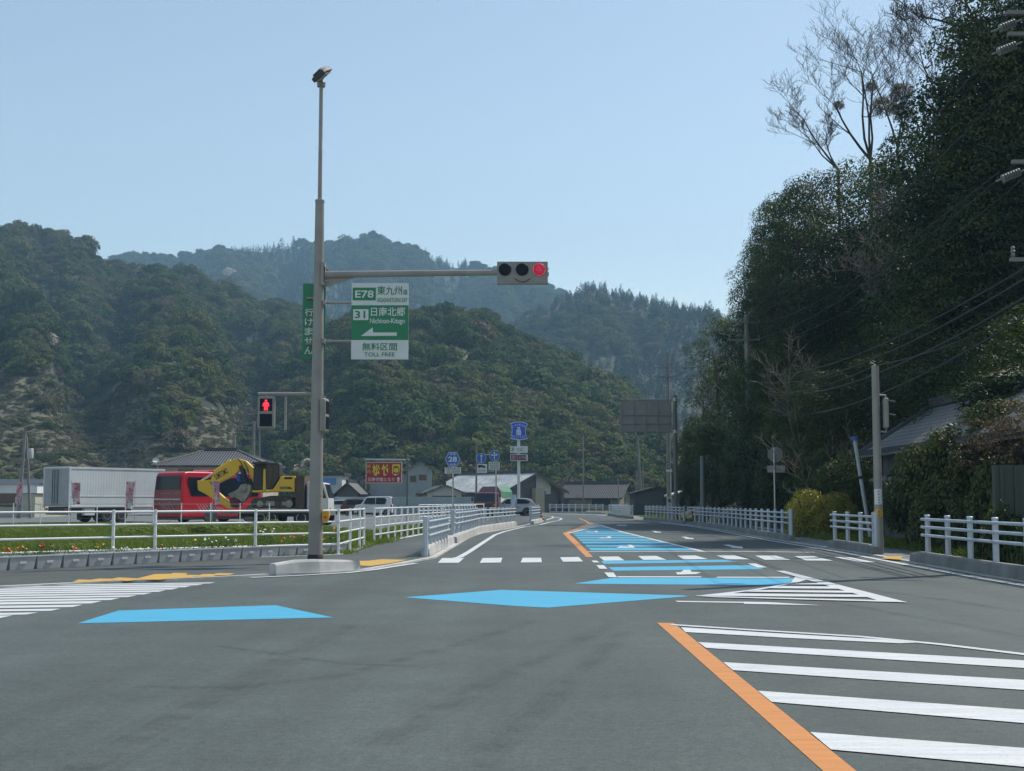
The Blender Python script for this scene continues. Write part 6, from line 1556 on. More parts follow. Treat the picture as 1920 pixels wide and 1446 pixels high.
def house(name, label, cat, org, rz, W_, L_, eave, ridge, wm, rm, oh=.5, hip=0, wins=(), group=None, gable_m=None, thick=.14, xr=None, base=0.0):
    """gable front on local y=0 looking to -y; ridge runs along +y. xr: ridge offset from the middle"""
    t = thing(name, label, cat, (org[0], org[1], base), rz, group); w2 = W_ / 2; xr = xr or 0
    mb = MB(); mb.prism([(-w2, 0, 0), (w2, 0, 0), (w2, 0, eave), (xr, 0, eave + (ridge - eave) * (0 if hip else .97)), (-w2, 0, eave)] if not hip else [(-w2, 0, 0), (w2, 0, 0), (w2, 0, eave), (-w2, 0, eave)], (0, L_, 0)); mb.build('wall', wm, t)
    sl, sr = (ridge - eave) / (w2 + xr), (ridge - eave) / (w2 - xr)
    xl, xr2 = -w2 - oh, w2 + oh; zl, zr = eave - oh * sl, eave - oh * sr; y0, y1 = -oh, L_ + oh
    if hip:
        vs = [(xl, y0, zl), (xr2, y0, zr), (xr2, y1, zr), (xl, y1, zl), (xr, y0 + hip, ridge), (xr, y1 - hip, ridge)]
        fs = [(0, 1, 4), (1, 2, 5, 4), (2, 3, 5), (3, 0, 4, 5)]; vb = [(x, y, z - thick) for x, y, z in vs[:4]]
        mb = MB(); mb.add(vs + vb, fs + [(9, 8, 7, 6), (0, 6, 7, 1), (1, 7, 8, 2), (2, 8, 9, 3), (3, 9, 6, 0)])
    else:
        mb = MB()
        mb.prism([(xl, y0, zl), (xr, y0, ridge), (xr2, y0, zr), (xr2, y0, zr - thick), (xr, y0, ridge - thick), (xl, y0, zl - thick)], (0, y1 - y0, 0))
    ro = mb.build('roof', rm, t); uv_planar(ro)
    mb = MB(); ry0, ry1 = (y0 + hip, y1 - hip) if hip else (y0 - .03, y1 + .03); mb.box(xr - .13, xr + .13, ry0, ry1, ridge - .05, ridge + .2); mb.box(xr - .09, xr + .09, ry0, ry1, ridge + .2, ridge + .28)
    if hip:
        for a, b in ((0, 4), (1, 4), (2, 5), (3, 5)): mb.tube([vs[a], vs[b]], .1, 6)
    mb.build('ridge', M_RIDGE, ro)
    for fc, u0, u1, z0, z1 in wins:
        mb = MB(); m2 = MB()
        if fc == 'front': mb.box(u0, u1, -.05, -.003, z0, z1); m2.box(u0 + .07, u1 - .07, -.06, -.052, z0 + .07, z1 - .07); m2b = ((u0 + u1) / 2, 0)
        if fc == 'left': mb.box(-w2 - .05, -w2 - .003, u0, u1, z0, z1); m2.box(-w2 - .06, -w2 - .052, u0 + .07, u1 - .07, z0 + .07, z1 - .07)
        if fc == 'right': mb.box(w2 + .003, w2 + .05, u0, u1, z0, z1); m2.box(w2 + .052, w2 + .06, u0 + .07, u1 - .07, z0 + .07, z1 - .07)
        f_ = mb.build('window', M_WFR, t); m2.build('pane', M_WIN, f_)
    return t
# grey two-storey house behind the red sign
W_PALE = wall_mat('pale_blue_grey_render', (.34, .37, .38), .3); W_CRM = wall_mat('cream_render', (.4, .36, .28), .25); W_DRK = wall_mat('dark_grey_cladding', (.10, .10, .11), .3)
Y = 146.0; s_ = F / Y
def hz(py): return zat(py, Y)
gx = xat(787, 900, Y); w_ = 46 / s_
t = house('house', 'pale two-storey house with green-grey gable roof behind the red sign', 'house', (gx, Y), R(4), w_, 9, hz(879), hz(863), W_PALE, M_RGREEN, .4, wins=[('front', -w_ * .42, -w_ * .12, hz(905), hz(891)), ('front', -w_ * .06, w_ * .3, hz(902), hz(889))])
xa, xb = xat(664, 900, Y) - gx, -w_ / 2 + .05
mb = MB(); mb.prism([(xa, 1.0, 0), (xb, 1.0, 0), (xb, 1.0, hz(888)), (xa, 1.0, hz(898))], (0, 7, 0)); mb.build('side_wing', W_PALE, t)
mb = MB(); mb.prism([(xa - .5, .4, hz(901)), (xb - .05, .4, hz(866)), (xb - .05, 8.4, hz(866)), (xa - .5, 8.4, hz(901))], (0, 0, -.15)); o_ = mb.build('roof', M_RGREEN, t); uv_planar(o_)
mb = MB(); mb.box(xa + 1.0, xa + 1.7, .9, .997, hz(920), hz(903)); mb.build('window', M_WIN, t)
house('shed', 'low dark shed with grey lean-to gable roof left of the pale house', 'shed', (xat(652, 930, 142), 142), R(-8), 2.2, 4, zat(921, 142), zat(904, 142), W_DRK, M_RGREY, .35)
house('house', 'small white gabled outhouse with green roof beside the pale wall', 'outhouse', (xat(833, 930, 140), 140), R(10), 3.6, 6, zat(921, 140), zat(908, 140), wall_mat('off_white_gable', (.5, .5, .46), .2), M_RGREEN, .5, wins=[('front', -1.3, 1.3, zat(936, 140), zat(929, 140))])
# sheet wall along the lot
Y = 134.0; x0, x1 = xat(628, 930, Y), xat(888, 930, Y)
t = thing('boundary_wall', 'long pale blue-grey sheet wall behind the parked cars', 'wall', (x0, Y, 0))
m_ = mat('pale_sheet', (.33, .40, .43), .6, .1, .1, .6, .0, 30, dirt=.3); mb = MB(); zt = zat(933, Y); n = 90
pts = []
for i in range(n + 1): pts.append((i / n * (x1 - x0), .03 * (i % 2)))
for a, b in zip(pts, pts[1:]): mb.add([(a[0], a[1], 0), (b[0], b[1], 0), (b[0], b[1], zt), (a[0], a[1], zt)], [(0, 1, 2, 3)])
mb.box(0, x1 - x0, .04, .1, 0, zt - .02); mb.build('sheeting', m_, t)
mb = MB(); mb.box(-.05, x1 - x0 + .05, -.03, .12, zt, zt + .06); mb.build('capping', M_GALV, t)
# shop with white roof, turned away to the left
Y = 160.0; ax, ang = xat(1000, 940, Y), math.atan2(.8, -.6) - PI / 2
zr = zat(886.5, Y)
W_SHOP = wall_mat('dark_brown_grey_wall', (.115, .11, .115), .25); M_RWHITE = tile_mat('streaked_white_roof', (.5, .53, .53), .5, .5, .4, .8, .85)
t = house('shop', 'broad shop building with streaked white roof and dark gable, right of the lorry', 'shop building', (ax, Y), ang, 8.4, 15, zat(917, Y), zr, W_SHOP, M_RWHITE, .7, wins=[('front', -2.9, -1.2, .4, 1.6)])
mb = MB(); mb.box(-.35, 1.0, -.9, -.2, 0, zat(915.5, Y)); mb.build('cream_pillar', W_CRM, t)
mb = MB(); mb.prism([(.4, -.02, 2.2), (2.6, -.02, 2.2), (2.6, -.02, 3.2), (1.4, -.02, 4.1), (.4, -.02, 4.4)], (0, -.06, 0)); mb.build('white_gable_panel', wall_mat('white_panel', (.5, .51, .5), .2), t)
for a_, b_, c_ in ((1.1, 1.5, 2.6), (3.9, 4.3, 2.4)): mb = MB(); mb.box(a_, b_, -.5, 0, 0, c_); mb.build('porch_post', W_DRK, t)
for s, a, b in ((0, (-4.95, 0), (0, 0)), (1, (0, 0), (4.95, 0))):
    pass
mb = MB(); sl = (zr - zat(917, Y)) / 4.2
mb.prism([(0, -.74, zr + .02), (4.95, -.74, zr - sl * 4.95 + .02), (4.95, -.74, zr - sl * 4.95 - .26), (0, -.74, zr - .26)], (0, .03, 0)); mb.prism([(0, -.74, zr + .02), (-4.95, -.74, zr - sl * 4.95 + .02), (-4.95, -.74, zr - sl * 4.95 - .26), (0, -.74, zr - .26)], (0, .03, 0)); mb.build('barge_board', W_DRK, t)
# tiled house beyond the bend
Y = 196.0
W_BRN = wall_mat('brown_render', (.2, .165, .13), .25)
t = house('house', 'dark-tiled single-storey brown house beyond the bend', 'house', (xat(1172, 940, Y), Y), R(70), 6.5, 8.5, zat(929, Y), zat(906, Y), W_BRN, M_RDARK, .7, wins=[('left', 1.2, 4.2, .7, 2.2), ('left', 5.0, 6.8, .9, 2.0), ('front', -.6, .4, .9, 2.1)])
# gate wall and hedge before it
t = thing('gate_wall', 'dark brown garden wall and gate posts between the shop and the tiled house', 'wall', (xat(1030, 950, 168), 168, 0))
mb = MB(); mb.box(-1.8, 4.6, 0, .2, 0, 1.5); mb.build('wall', W_BRN, t)
for x in (-1.9, .35, 2.0): mb = MB(); mb.box(x, x + .4, -.3, .1, 0, 1.75); mb.build('gate_post', W_DRK, t)
# hipped house behind the coach
Y = 128.0; zE, zR = zat(869, Y), zat(842, Y)
t = house('house', 'cream house with dark hipped roof behind the red coach', 'house', (xat(494, 900, Y), Y + 4), R(90), 8.4, 10, zE, zR, W_CRM, M_RDARK, .6, hip=4.0, wins=[('left', 6.6, 8.2, zat(890, Y), zat(878, Y))])
# white and blue shop left of the pale house
Y = 150.0; x0, x1 = xat(596, 900, Y), xat(641, 900, Y)
t = thing('low_building', 'white and blue flat building glimpsed right of the signal pole', 'building', (x0, Y, 0)); w_ = x1 - x0
mb = MB(); mb.box(0, w_, 0, 6, 0, zat(892, Y)); mb.build('wall', wall_mat('white_wall', (.55, .57, .57), .2), t)
mb = MB(); mb.box(-.2, w_ + .3, -.3, 6.2, zat(892, Y), zat(886, Y)); mb.build('roof', M_RGREY, t)
mb = MB(); mb.box(.2, w_ * .75, -.06, -.003, zat(909, Y), zat(896, Y)); mb.build('blue_panel', mat('light_blue_panel', (.1, .27, .5), .5), t)
mb = MB(); mb.box(w_ * .2, w_ * .8, -.05, -.003, .6, 2.2); mb.build('window', M_WIN, t)
# long low building at the far left
Y = 112.0; x0, x1 = xat(-260, 930, Y), xat(66, 930, Y)
t = thing('low_building', 'long low beige building with white fascia at the far left', 'building', (x0, Y, 0)); w_ = x1 - x0
mb = MB(); mb.box(0, w_, 0, 8, 0, zat(926, Y)); mb.build('wall', wall_mat('beige_wall', (.4, .4, .33), .4), t)
mb = MB(); mb.box(-.2, w_ + .2, -.15, 8.2, zat(925, Y), zat(909, Y)); mb.build('fascia', wall_mat('white_fascia', (.66, .68, .68), .15), t)
mb = MB(); mb.prism([(-.3, -.3, zat(909, Y)), (-.3, 8.4, zat(909, Y)), (-.3, 8.4, zat(900, Y)), (-.3, 4, zat(897, Y))], (w_ + .6, 0, 0)); mb.build('roof', M_RGREY, t)
for k in range(5): mb = MB(); mb.box(w_ - 3 - k * 3, w_ - 1.6 - k * 3, -.05, -.003, .9, 2.0); mb.build('window', M_WIN, t)
# greyish shed and white fence by the right bend
t = house('shed', 'grey shed with thin white-edged roof beyond the dark post', 'shed', (xat(1292, 940, 112), 112), R(0), 2.6, 4, zat(926, 112), zat(918, 112), wall_mat('dull_grey_wall', (.15, .155, .16), .3), mat('white_edged_roof', (.55, .56, .55), .5), .3, wins=[('front', -.9, -.3, .6, 1.8)])
t = thing('boundary_wall', 'low dark grey wall with pale top beyond the grass right of the bend', 'wall', (xat(1210, 950, 122), 122, 0))
mb = MB(); mb.box(0, xat(1285, 950, 122) - t.location.x, 0, .15, 0, zat(954, 122)); mb.build('wall', W_DRK, t); mb = MB(); mb.box(-.03, xat(1285, 950, 122) - t.location.x + .03, -.03, .18, zat(954, 122), zat(953, 122) + .05); mb.build('coping', M_CONC, t)
house('shed', 'dark barn wall half hidden by bushes beyond the low wall', 'barn', (xat(1232, 940, 130), 130), 0, 4.4, 5, zat(923, 130), zat(912, 130), wall_mat('dark_board', (.06, .065, .07), .3), M_RDARK, .3)
t = thing('white_rail_fence', 'short white plank fence beside the dark post right of the road', 'fence', (xat(1289, 955, 90), 90, 0))
for py in (951.5, 956.5, 973): mb = MB(); mb.box(0, xat(1313, 950, 90) - t.location.x, 0, .04, zat(py + 1.5, 90), zat(py - 1.4, 90)); mb.build('plank', M_WFEN, t)
for f_ in (0, .86): mb = MB(); mb.box(f_, f_ + .05, .04, .1, 0, zat(950, 90)); mb.build('post', M_WFEN, t)
# old tiled house on the right, half under ivy
W_OLD = mat('old_dark_boards', (.07, .075, .078), .85, 0, .3, 1.4, .3, 12, dirt=.4); M_ROLD = tile_mat('old_pale_tiles', (.17, .175, .17), .27, .6, .4, .5)
yF, yN = 45.0, 30.0; rx, ex = xat(1751, 762, yF), xat(1614, 850, yF); zr, ze = zat(762, yF), zat(850, yF)
t = thing('old_house', 'old dark wooden house with weathered tiled roof under ivy on the right', 'house', (ex, yF, 0), R(180))
# local: +x runs away from the road, +y runs towards the viewer after the half turn, so build in mirrored terms
t.rotation_euler = (0, 0, 0); L_ = yF - yN; dx = rx - ex
mb = MB(); mb.box(.6, 2 * dx - .6, -L_ + .5, -.5, 0, ze + .05); mb.prism([(.6, -.5, ze), (2 * dx - .6, -.5, ze), (dx, -.5, zr - .2)], (0, -L_ + 1.0, 0)); mb.build('wall', W_OLD, t)
mb = MB(); mb.prism([(0, 0, ze), (dx, 0, zr), (2 * dx, 0, ze), (2 * dx, 0, ze - .16), (dx, 0, zr - .16), (0, 0, ze - .16)], (0, -L_, 0)); o_ = mb.build('roof', M_ROLD, t); uv_planar(o_)
mb = MB(); mb.box(dx - .16, dx + .16, -L_ - .03, .03, zr - .04, zr + .26); mb.tube([(0, .0, ze + .03), (dx, 0, zr + .05)], .1, 8); 
for i in range(56): mb.cyl((-.02, -.1 - i * .265, ze - .06), (.18, -.1 - i * .265, ze + .06), .075, n=6)
mb.build('ridge', M_RIDGE, o_)
mb = MB(); zl = zat(898, 44); zl2 = zat(883, 44); mb.prism([(.0, -1.0, zl), (.9, -1.0, zl2), (.9, -1.0, zl2 - .1), (.0, -1.0, zl - .1)], (0, -6, 0)); o_ = mb.build('lower_roof', M_ROLD, t); uv_planar(o_)
for k, yy in enumerate((-3.0, -6.2, -9.5)): 
    mb = MB(); mb.box(.55, .597, yy - 1.4, yy, .8, 1.9); w0 = mb.build('window', M_WFR, t); mb = MB(); mb.box(.53, .548, yy - 1.32, yy - .08, .88, 1.82); mb.build('pane', M_WIN, w0)
for yy, r_ in ((-7.8, .05), (-8.3, .06)): mb = MB(); mb.cyl((.1, yy, 0), (.1, yy, 2.4), r_, n=8); mb.build('timber_post', mat('pale_timber', (.2, .16, .12), .8), t)
# vent pipe
a, b = P(1620, 925, 43.6), P(1602.5, 826, 43.6)
t = thing('vent_pipe', 'leaning white pipe with a blue cap beside the old house', 'pipe', (a.x + .1, 43.6, 0)); d_ = a - b
a2 = Vector((.1, 0, .02)); b2 = Vector((b.x - t.location.x, 0, b.z))
mb = MB(); mb.cyl(a2, b2, .062, n=14); mb.build('pipe', mat('grey_pvc', (.42, .45, .47), .5, 0, .08, 3, dirt=.2), t, smooth=True)
mb = MB(); mb.cyl(b2, b2 + (b2 - a2).normalized() * .13, .1, .105, n=14); mb.build('cap', mat('blue_cap', (.03, .12, .42), .45), t, bevel=.015)
mb = MB(); mb.cyl(a2.lerp(b2, .62), a2.lerp(b2, .65), .066, n=14); mb.build('band', M_DARK, t)
# tall concrete block wall under ivy at the right edge
t = thing('block_wall', 'grey ribbed wall piece half covered by ivy at the right edge', 'wall', (xat(1868, 1000, 26.5), 26.5, 0))
mb = MB(); mb.box(0, 3.5, 0, .15, 0, zat(872, 26.5)); mb.build('wall', W_OLD if False else wall_mat('mossy_wall', (.06, .075, .06), .5), t); mb = MB()
for i in range(12): mb.box(.1 + i * .28, .16 + i * .28, -.04, -.002, 0, zat(873, 26.5))
mb.build('rib', bpy.data.materials['mossy_wall'], t)
# ---------------------------------------------------------------- the wooded slope on the right
def bank(x, y):
    xf = 12.6 + 6.4 * max(0, min(1, (50 - y) / 6)); up = max(0, x - xf)
    f = max(0, min(1, (118 - y) / 22))
    return (0.78 * up - 0.0022 * up * up) * f if up < 150 else 0
M_BANK = mat('forest_soil', (.03, .032, .018), .95, 0, .5, .6, hue=(.045, .05, .022), bump=.8, bscale=2)
nx, ny = 46, 60; xs = np.linspace(12, 130, nx); ys = np.linspace(14, 122, ny)
V = np.array([[x, y, bank(x, y) - .02 + .25 * (random.Random(i * 99 + j).random() - .5) * min(1, max(0, x - 14) / 4)] for i, x in enumerate(xs) for j, y in enumerate(ys)])
idx = np.arange(nx * ny).reshape(nx, ny); Fq = np.stack([idx[:-1, :-1], idx[1:, :-1], idx[1:, 1:], idx[:-1, 1:]], -1).reshape(-1, 4)
link('hillside', np_mesh('hillside', V, Fq), None, M_BANK, 'all', 'structure')
M_BARK = mat('bark', (.045, .036, .028), .9, 0, .3, 3, .6, 14); M_BARKP = mat('pale_bark', (.17, .15, .12), .9, 0, .25, 3, .4, 14)
EV = [(.014, .028, .011), (.027, .048, .015), (.045, .07, .019), (.075, .10, .026), (.14, .155, .036)]
M_EVG = leaf_mat('evergreen_leaves', EV, .15, .24, .55, .25, rnd=.6)
M_GLOS = leaf_mat('glossy_leaves', [(.024, .05, .014), (.04, .08, .02), (.07, .115, .03)], .2, .25, .45, .4, rnd=.4)
M_BAMB = leaf_mat('pale_green_leaves', [(.07, .10, .04), (.10, .13, .05), (.14, .15, .07)], .2, .35, .5, .4, rnd=.5)
M_BRNL = leaf_mat('brown_green_leaves', [(.07, .06, .03), (.11, .085, .04), (.13, .10, .055)], .2, .3, .6, .3, rnd=.5)
M_YELL = leaf_mat('yellow_green_leaves', [(.08, .10, .018), (.2, .2, .025), (.32, .28, .03), (.36, .3, .035)], .2, .35, .4, .4, rnd=.3)
M_IVY = leaf_mat('ivy_leaves', [(.02, .04, .012), (.035, .06, .016), (.07, .09, .025), (.11, .11, .03)], .6, .25, .5, .25, rnd=.5)
M_DRY = leaf_mat('dry_creeper', [(.06, .045, .03), (.10, .07, .045), (.13, .095, .06)], .5, .15, .8, .2, rnd=.5)
evg = [crown_mesh('crown', 300 + i, 46, 330, .047, 'pillar', (.28, .48), .55, .75) for i in range(6)]
evl = [crown_mesh('crown', 310 + i, 30, 330, .06, 'round', (.26, .42), .55, .75) for i in range(2)]
for m_ in evg + evl: m_.materials.append(M_EVG)
glo = crown_mesh('crown', 320, 46, 260, .075, 'pillar', (.25, .42), .5, .8); glo.materials.append(M_GLOS)
bam = crown_mesh('crown', 321, 40, 130, .085, 'tall', (.18, .32), .22, 1.0, gap=.15); bam.materials.append(M_BAMB)
brn = crown_mesh('crown', 322, 40, 90, .07, 'tall', (.2, .34), .4, .9, gap=.25); brn.materials.append(M_BRNL)
yel = crown_mesh('crown', 323, 70, 230, .07, 'round', (.24, .36), .45, .8); yel.materials.append(M_YELL)
ivy = [crown_mesh('crown', 330 + i, 60, 190, .085, 'round', (.2, .36), .55, .8) for i in range(3)]
for m_ in ivy: m_.materials.append(M_IVY)
dry = crown_mesh('crown', 335, 34, 120, .1, 'round', (.2, .36), .25, .6); dry.materials.append(M_DRY)
rt = random.Random(8)
def obj_of(name, me, parent, loc, scl, rz=0.0):
    o = bpy.data.objects.new(name, me); COL.objects.link(o); o.parent = parent; o.location = loc; o.scale = scl; o.rotation_euler = (0, 0, rz); KIDS.setdefault(parent, []).append(o); return o
def trunk(parent, h, r, lean=(0, 0), limbs=5, m=None, seed=0):
    g = random.Random(seed); mb = MB(); pts = [Vector((lean[0] * f * f + g.uniform(-.12, .12) * (f > 0), lean[1] * f * f + g.uniform(-.12, .12) * (f > 0), h * f - .4 * (f == 0))) for f in (0, .18, .36, .55, .75, 1)]
    mb.tube(pts, [r * (1.25 - f) for f in (0, .18, .4, .6, .8, 1.1)], 9)
    for k in range(limbs):
        f = g.uniform(.4, .9); p = Vector((lean[0] * f * f, lean[1] * f * f, h * f)); a = g.uniform(0, 6.28); l = min(1.7, h * g.uniform(.12, .26))
        mb.tube([p, p + Vector((math.cos(a) * l * .6, math.sin(a) * l * .6, l * .35)), p + Vector((math.cos(a) * l, math.sin(a) * l, l * .8))], [r * .42, r * .28, r * .1], 6)
    return mb.build('trunk', m or M_BARK, parent, smooth=True)
def tree(name, label, px, py, Z, rad, me, crown_h=None, group='evergreen trees on the right-hand slope', cat='tree', m=None, base=None):
    """top of the crown seen at (px,py), standing Z metres ahead"""
    top = P(px, py, Z); g0 = bank(top.x, Z) if base is None else base
    t = thing(name, label, cat, (top.x, Z, g0), 0, group); H_ = top.z - g0
    vz = [v.co.z for v in me.vertices]; zmx = max(vz); zmn = min(vz)
    ch = crown_h or min(H_ * .88, rad * 3.9); sz = ch / (zmx - zmn)
    trunk(t, H_ - ch * .35, max(.1, .013 * H_ + .05), (rt.uniform(-.4, .4), rt.uniform(-.4, .4)), 5, m, rt.random())
    obj_of('crown', me, t, (0, 0, H_ - sz * zmx), (rad * rt.uniform(.92, 1.1), rad * rt.uniform(.92, 1.1), sz), rt.uniform(0, 6.28))
    return t
def zmin(px): return 12.9 * F / (px - 960) + (4.5 if px > 1590 else 0)
SIL = [(1300, 765), (1335, 660), (1348, 585), (1415, 528), (1438, 440), (1452, 402), (1490, 352), (1540, 318), (1600, 296), (1655, 284), (1705, 250), (1755, 215), (1790, 145), (1812, 40), (1850, -40), (1900, -140), (1960, -180), (2030, -200)]
def sil(px): return float(np.interp(px, [s[0] for s in SIL], [s[1] for s in SIL]))
named = {1348: 'dark evergreen at the left foot of the wooded slope, its crown narrow', 1438: 'tall dark evergreen forming the steep left shoulder of the wooded slope', 1540: 'broad dark evergreen on the skyline below the left bare tree',
         1655: 'dark evergreen on the skyline in front of the bare stems', 1790: 'dense dark evergreen standing above the slope skyline with sky gaps', 1850: 'tallest dark evergreen, cut off by the top of the picture'}
for px, py in ((1348, 585), (1412, 530), (1438, 440), (1454, 404), (1492, 354), (1540, 318), (1600, 296), (1655, 284), (1710, 250), (1758, 212), (1790, 140), (1822, 20), (1866, -60), (1920, -150), (1985, -180)):
    Z = zmin(px) + 20 - (9 if px < 1430 else 0) if px < 1780 else 50.5; rad = rt.uniform(2.5, 3.1) * (1.15 if px > 1480 else .85)
    tree('evergreen_tree', named.get(px, 'dark evergreen on the skyline of the wooded slope, merged with its neighbours'), px, py, Z, rad, evg[rt.randrange(6)])
for px, py, r_ in ((1448, 372, 2.1), (1472, 348, 2.3), (1428, 462, 2.0), (1502, 330, 2.4)):
    tree('evergreen_tree', 'dark evergreen on the steep left shoulder of the wooded slope, merged with its neighbours', px, py, zmin(px) + 11, r_, evg[rt.randrange(6)])
for off, dz, st, r0, r1 in ((110, 16, 58, 2.4, 3.1), (225, 13.5, 62, 2.3, 2.9), (345, 9, 62, 2.0, 2.7)):
    px = 1378 + rt.uniform(0, 20)
    while px < 2010:
        py = sil(px) + off + rt.uniform(-25, 25)
        if py < 770:
            tree('evergreen_tree', 'dark evergreen inside the wooded slope, its outline lost among its neighbours', px, py, (zmin(px) + dz + rt.uniform(-1, 1)) if px < 1760 else 46.3 + dz * .25, rt.uniform(r0, r1), evg[rt.randrange(6)])
        px += st * rt.uniform(.85, 1.15)
for px, py, r_ in ((1440, 700, 2.0), (1500, 690, 2.1), (1560, 700, 2.2), (1740, 610, 2.3), (1800, 590, 2.4), (1870, 560, 2.4), (1940, 520, 2.5)):
    if px > 1760: py += 40
    tree('evergreen_tree', 'dark evergreen low on the wooded slope above the old house', px, py + rt.uniform(-15, 15), zmin(px) + 2.5, r_, evg[rt.randrange(6)])
tree('leafy_tree', 'bright glossy-leaved tree around the concrete utility pole at the left of the wood', 1402, 672, 74.5, 1.75, glo, 8.5, None)
tree('leafy_tree', 'glossy-leaved tree at the left edge of the wood behind the dark post', 1335, 790, 88, 1.6, glo, 4.8, None)
tree('bamboo_tree', 'pale green feathery tree against the sky at the left of the slope', 1387, 506, 99, 1.15, bam, 6.5, None)
tree('brown_tree', 'thin brown-leaved tree before the far mountain, left of the slope', 1346, 612, 104, 1.3, brn, 6, 'thin brown-leaved trees left of the slope'); tree('brown_tree', 'low brown-leaved tree left of the glossy tree', 1318, 705, 104, 1.2, brn, 6, 'thin brown-leaved trees left of the slope')
tree('evergreen_tree', 'dark low evergreen beside the tall utility pole, left end of the wood', 1300, 772, 98, 1.6, evl[1]); tree('evergreen_tree', 'dark bushy evergreen behind the grey shed beyond the bend', 1283, 850, 118, 1.9, evl[0], base=0); tree('brown_tree', 'brownish bushes behind the dark barn wall', 1240, 893, 136, 2.4, brn, 3.0, None, base=0)
# undergrowth along the foot of the slope
def shrub(name, label, px, py, Z, rx_, rz_, me, group=None, cat='shrub', z0=None, ry=None):
    c = P(px, py, Z); g0 = bank(c.x, Z) if z0 is None else z0; t = thing(name, label, cat, (c.x, Z, g0), 0, group)
    vz = [v.co.z for v in me.vertices]; zmx = max(vz); zmn = min(vz); h = c.z - g0; sz = max(rz_ * 2, .3) / (zmx - zmn)
    o = obj_of('foliage', me, t, (0, 0, h - sz * zmx), (rx_, ry or rx_, sz), rt.uniform(0, 6.28))
    mb = MB()
    for k in range(4): a = rt.uniform(0, 6.28); mb.tube([(.05 * math.cos(a), .05 * math.sin(a), -.1), (rx_ * .35 * math.cos(a), rx_ * .35 * math.sin(a), h * .5), (rx_ * .6 * math.cos(a), rx_ * .6 * math.sin(a), h * .8)], [.035, .025, .01], 5)
    mb.build('stem', M_BARK, t); return t
for px in (1300, 1330, 1360, 1392, 1420, 1452, 1484, 1515, 1548, 1580, 1612):
    Z = 12.4 * F / (px - 960) + (1 if px < 1600 else 4); shrub('dark_shrub', 'dark undergrowth shrub at the shaded foot of the wooded slope', px, 872 + rt.uniform(-22, 22) - (px - 1300) * .1, Z, rt.uniform(1.3, 1.8), rt.uniform(1.2, 1.6), evl[rt.randrange(2)], 'undergrowth shrubs at the foot of the slope')
for px in (1345, 1400, 1460, 1520):
    Z = 12.9 * F / (px - 960) + (3 if px < 1600 else 5); shrub('dark_shrub', 'taller dark shrub at the shaded foot of the wooded slope', px, 790 + rt.uniform(-20, 20), Z, rt.uniform(1.6, 2.2), 2.2, evl[rt.randrange(2)], 'undergrowth shrubs at the foot of the slope')
shrub('hedge_bush', 'rounded yellow-green hedge bush behind the long right-hand railing', 1516, 914, 50.0, 1.25, 1.0, yel, 'yellow-green bushes', z0=0, ry=1.0); shrub('hedge_bush', 'lower yellow-green bush joined to the right of the taller one', 1566, 920, 49.0, 1.0, .95, yel, 'yellow-green bushes', z0=0)
for px, py, Z, r_, h_, me, lab in ((1702, 868, 38, 1.0, 1.1, ivy[0], 'ivy heap against the front of the old house, lowest left clump'), (1740, 822, 37, 1.1, 1.2, ivy[1], 'leafy ivy mound climbing to the roof edge of the old house'), (1785, 792, 36, 1.25, 1.4, ivy[2], 'large ivy clump spilling over the old roof, with light leaf tips'),
        (1835, 800, 34.5, 1.2, 1.3, ivy[0], 'ivy clump over the eaves right of the large one'), (1890, 838, 31.5, 1.1, 1.4, ivy[1], 'ivy mass above the ribbed wall at the right edge'), (1765, 900, 35.5, 1.0, 1.0, ivy[2], 'dark ivy hanging low on the old house wall'), (1830, 900, 32.5, 1.0, 1.2, ivy[0], 'dark ivy curtain right of the pale timber posts'), (1925, 880, 28, .9, 1.3, ivy[2], 'ivy at the right edge behind the near railing'), (1880, 935, 25.9, .75, 1.5, ivy[1], 'ivy hanging down over the ribbed wall')):
    shrub('ivy_bush', lab, px, py, Z, r_, h_, me, 'ivy growing over the old house', z0=0)
for px, py, Z, r_, lab in ((1872, 778, 33, 1.3, 'mat of brown dry creeper lying on the old roof'), (1930, 745, 31, 1.5, 'brown dry creeper at the right edge above the ivy'), (1905, 690, 38, 1.9, 'dark green creeper over the upper end of the old roof'), (1885, 742, 35, 1.3, 'dark creeper right of the bare roof tiles, above the ivy clumps')):
    shrub('creeper', lab, px, py, Z, r_, .9 if 'right' in lab else .7, dry if 'brown' in lab else ivy[1], None, z0=0)
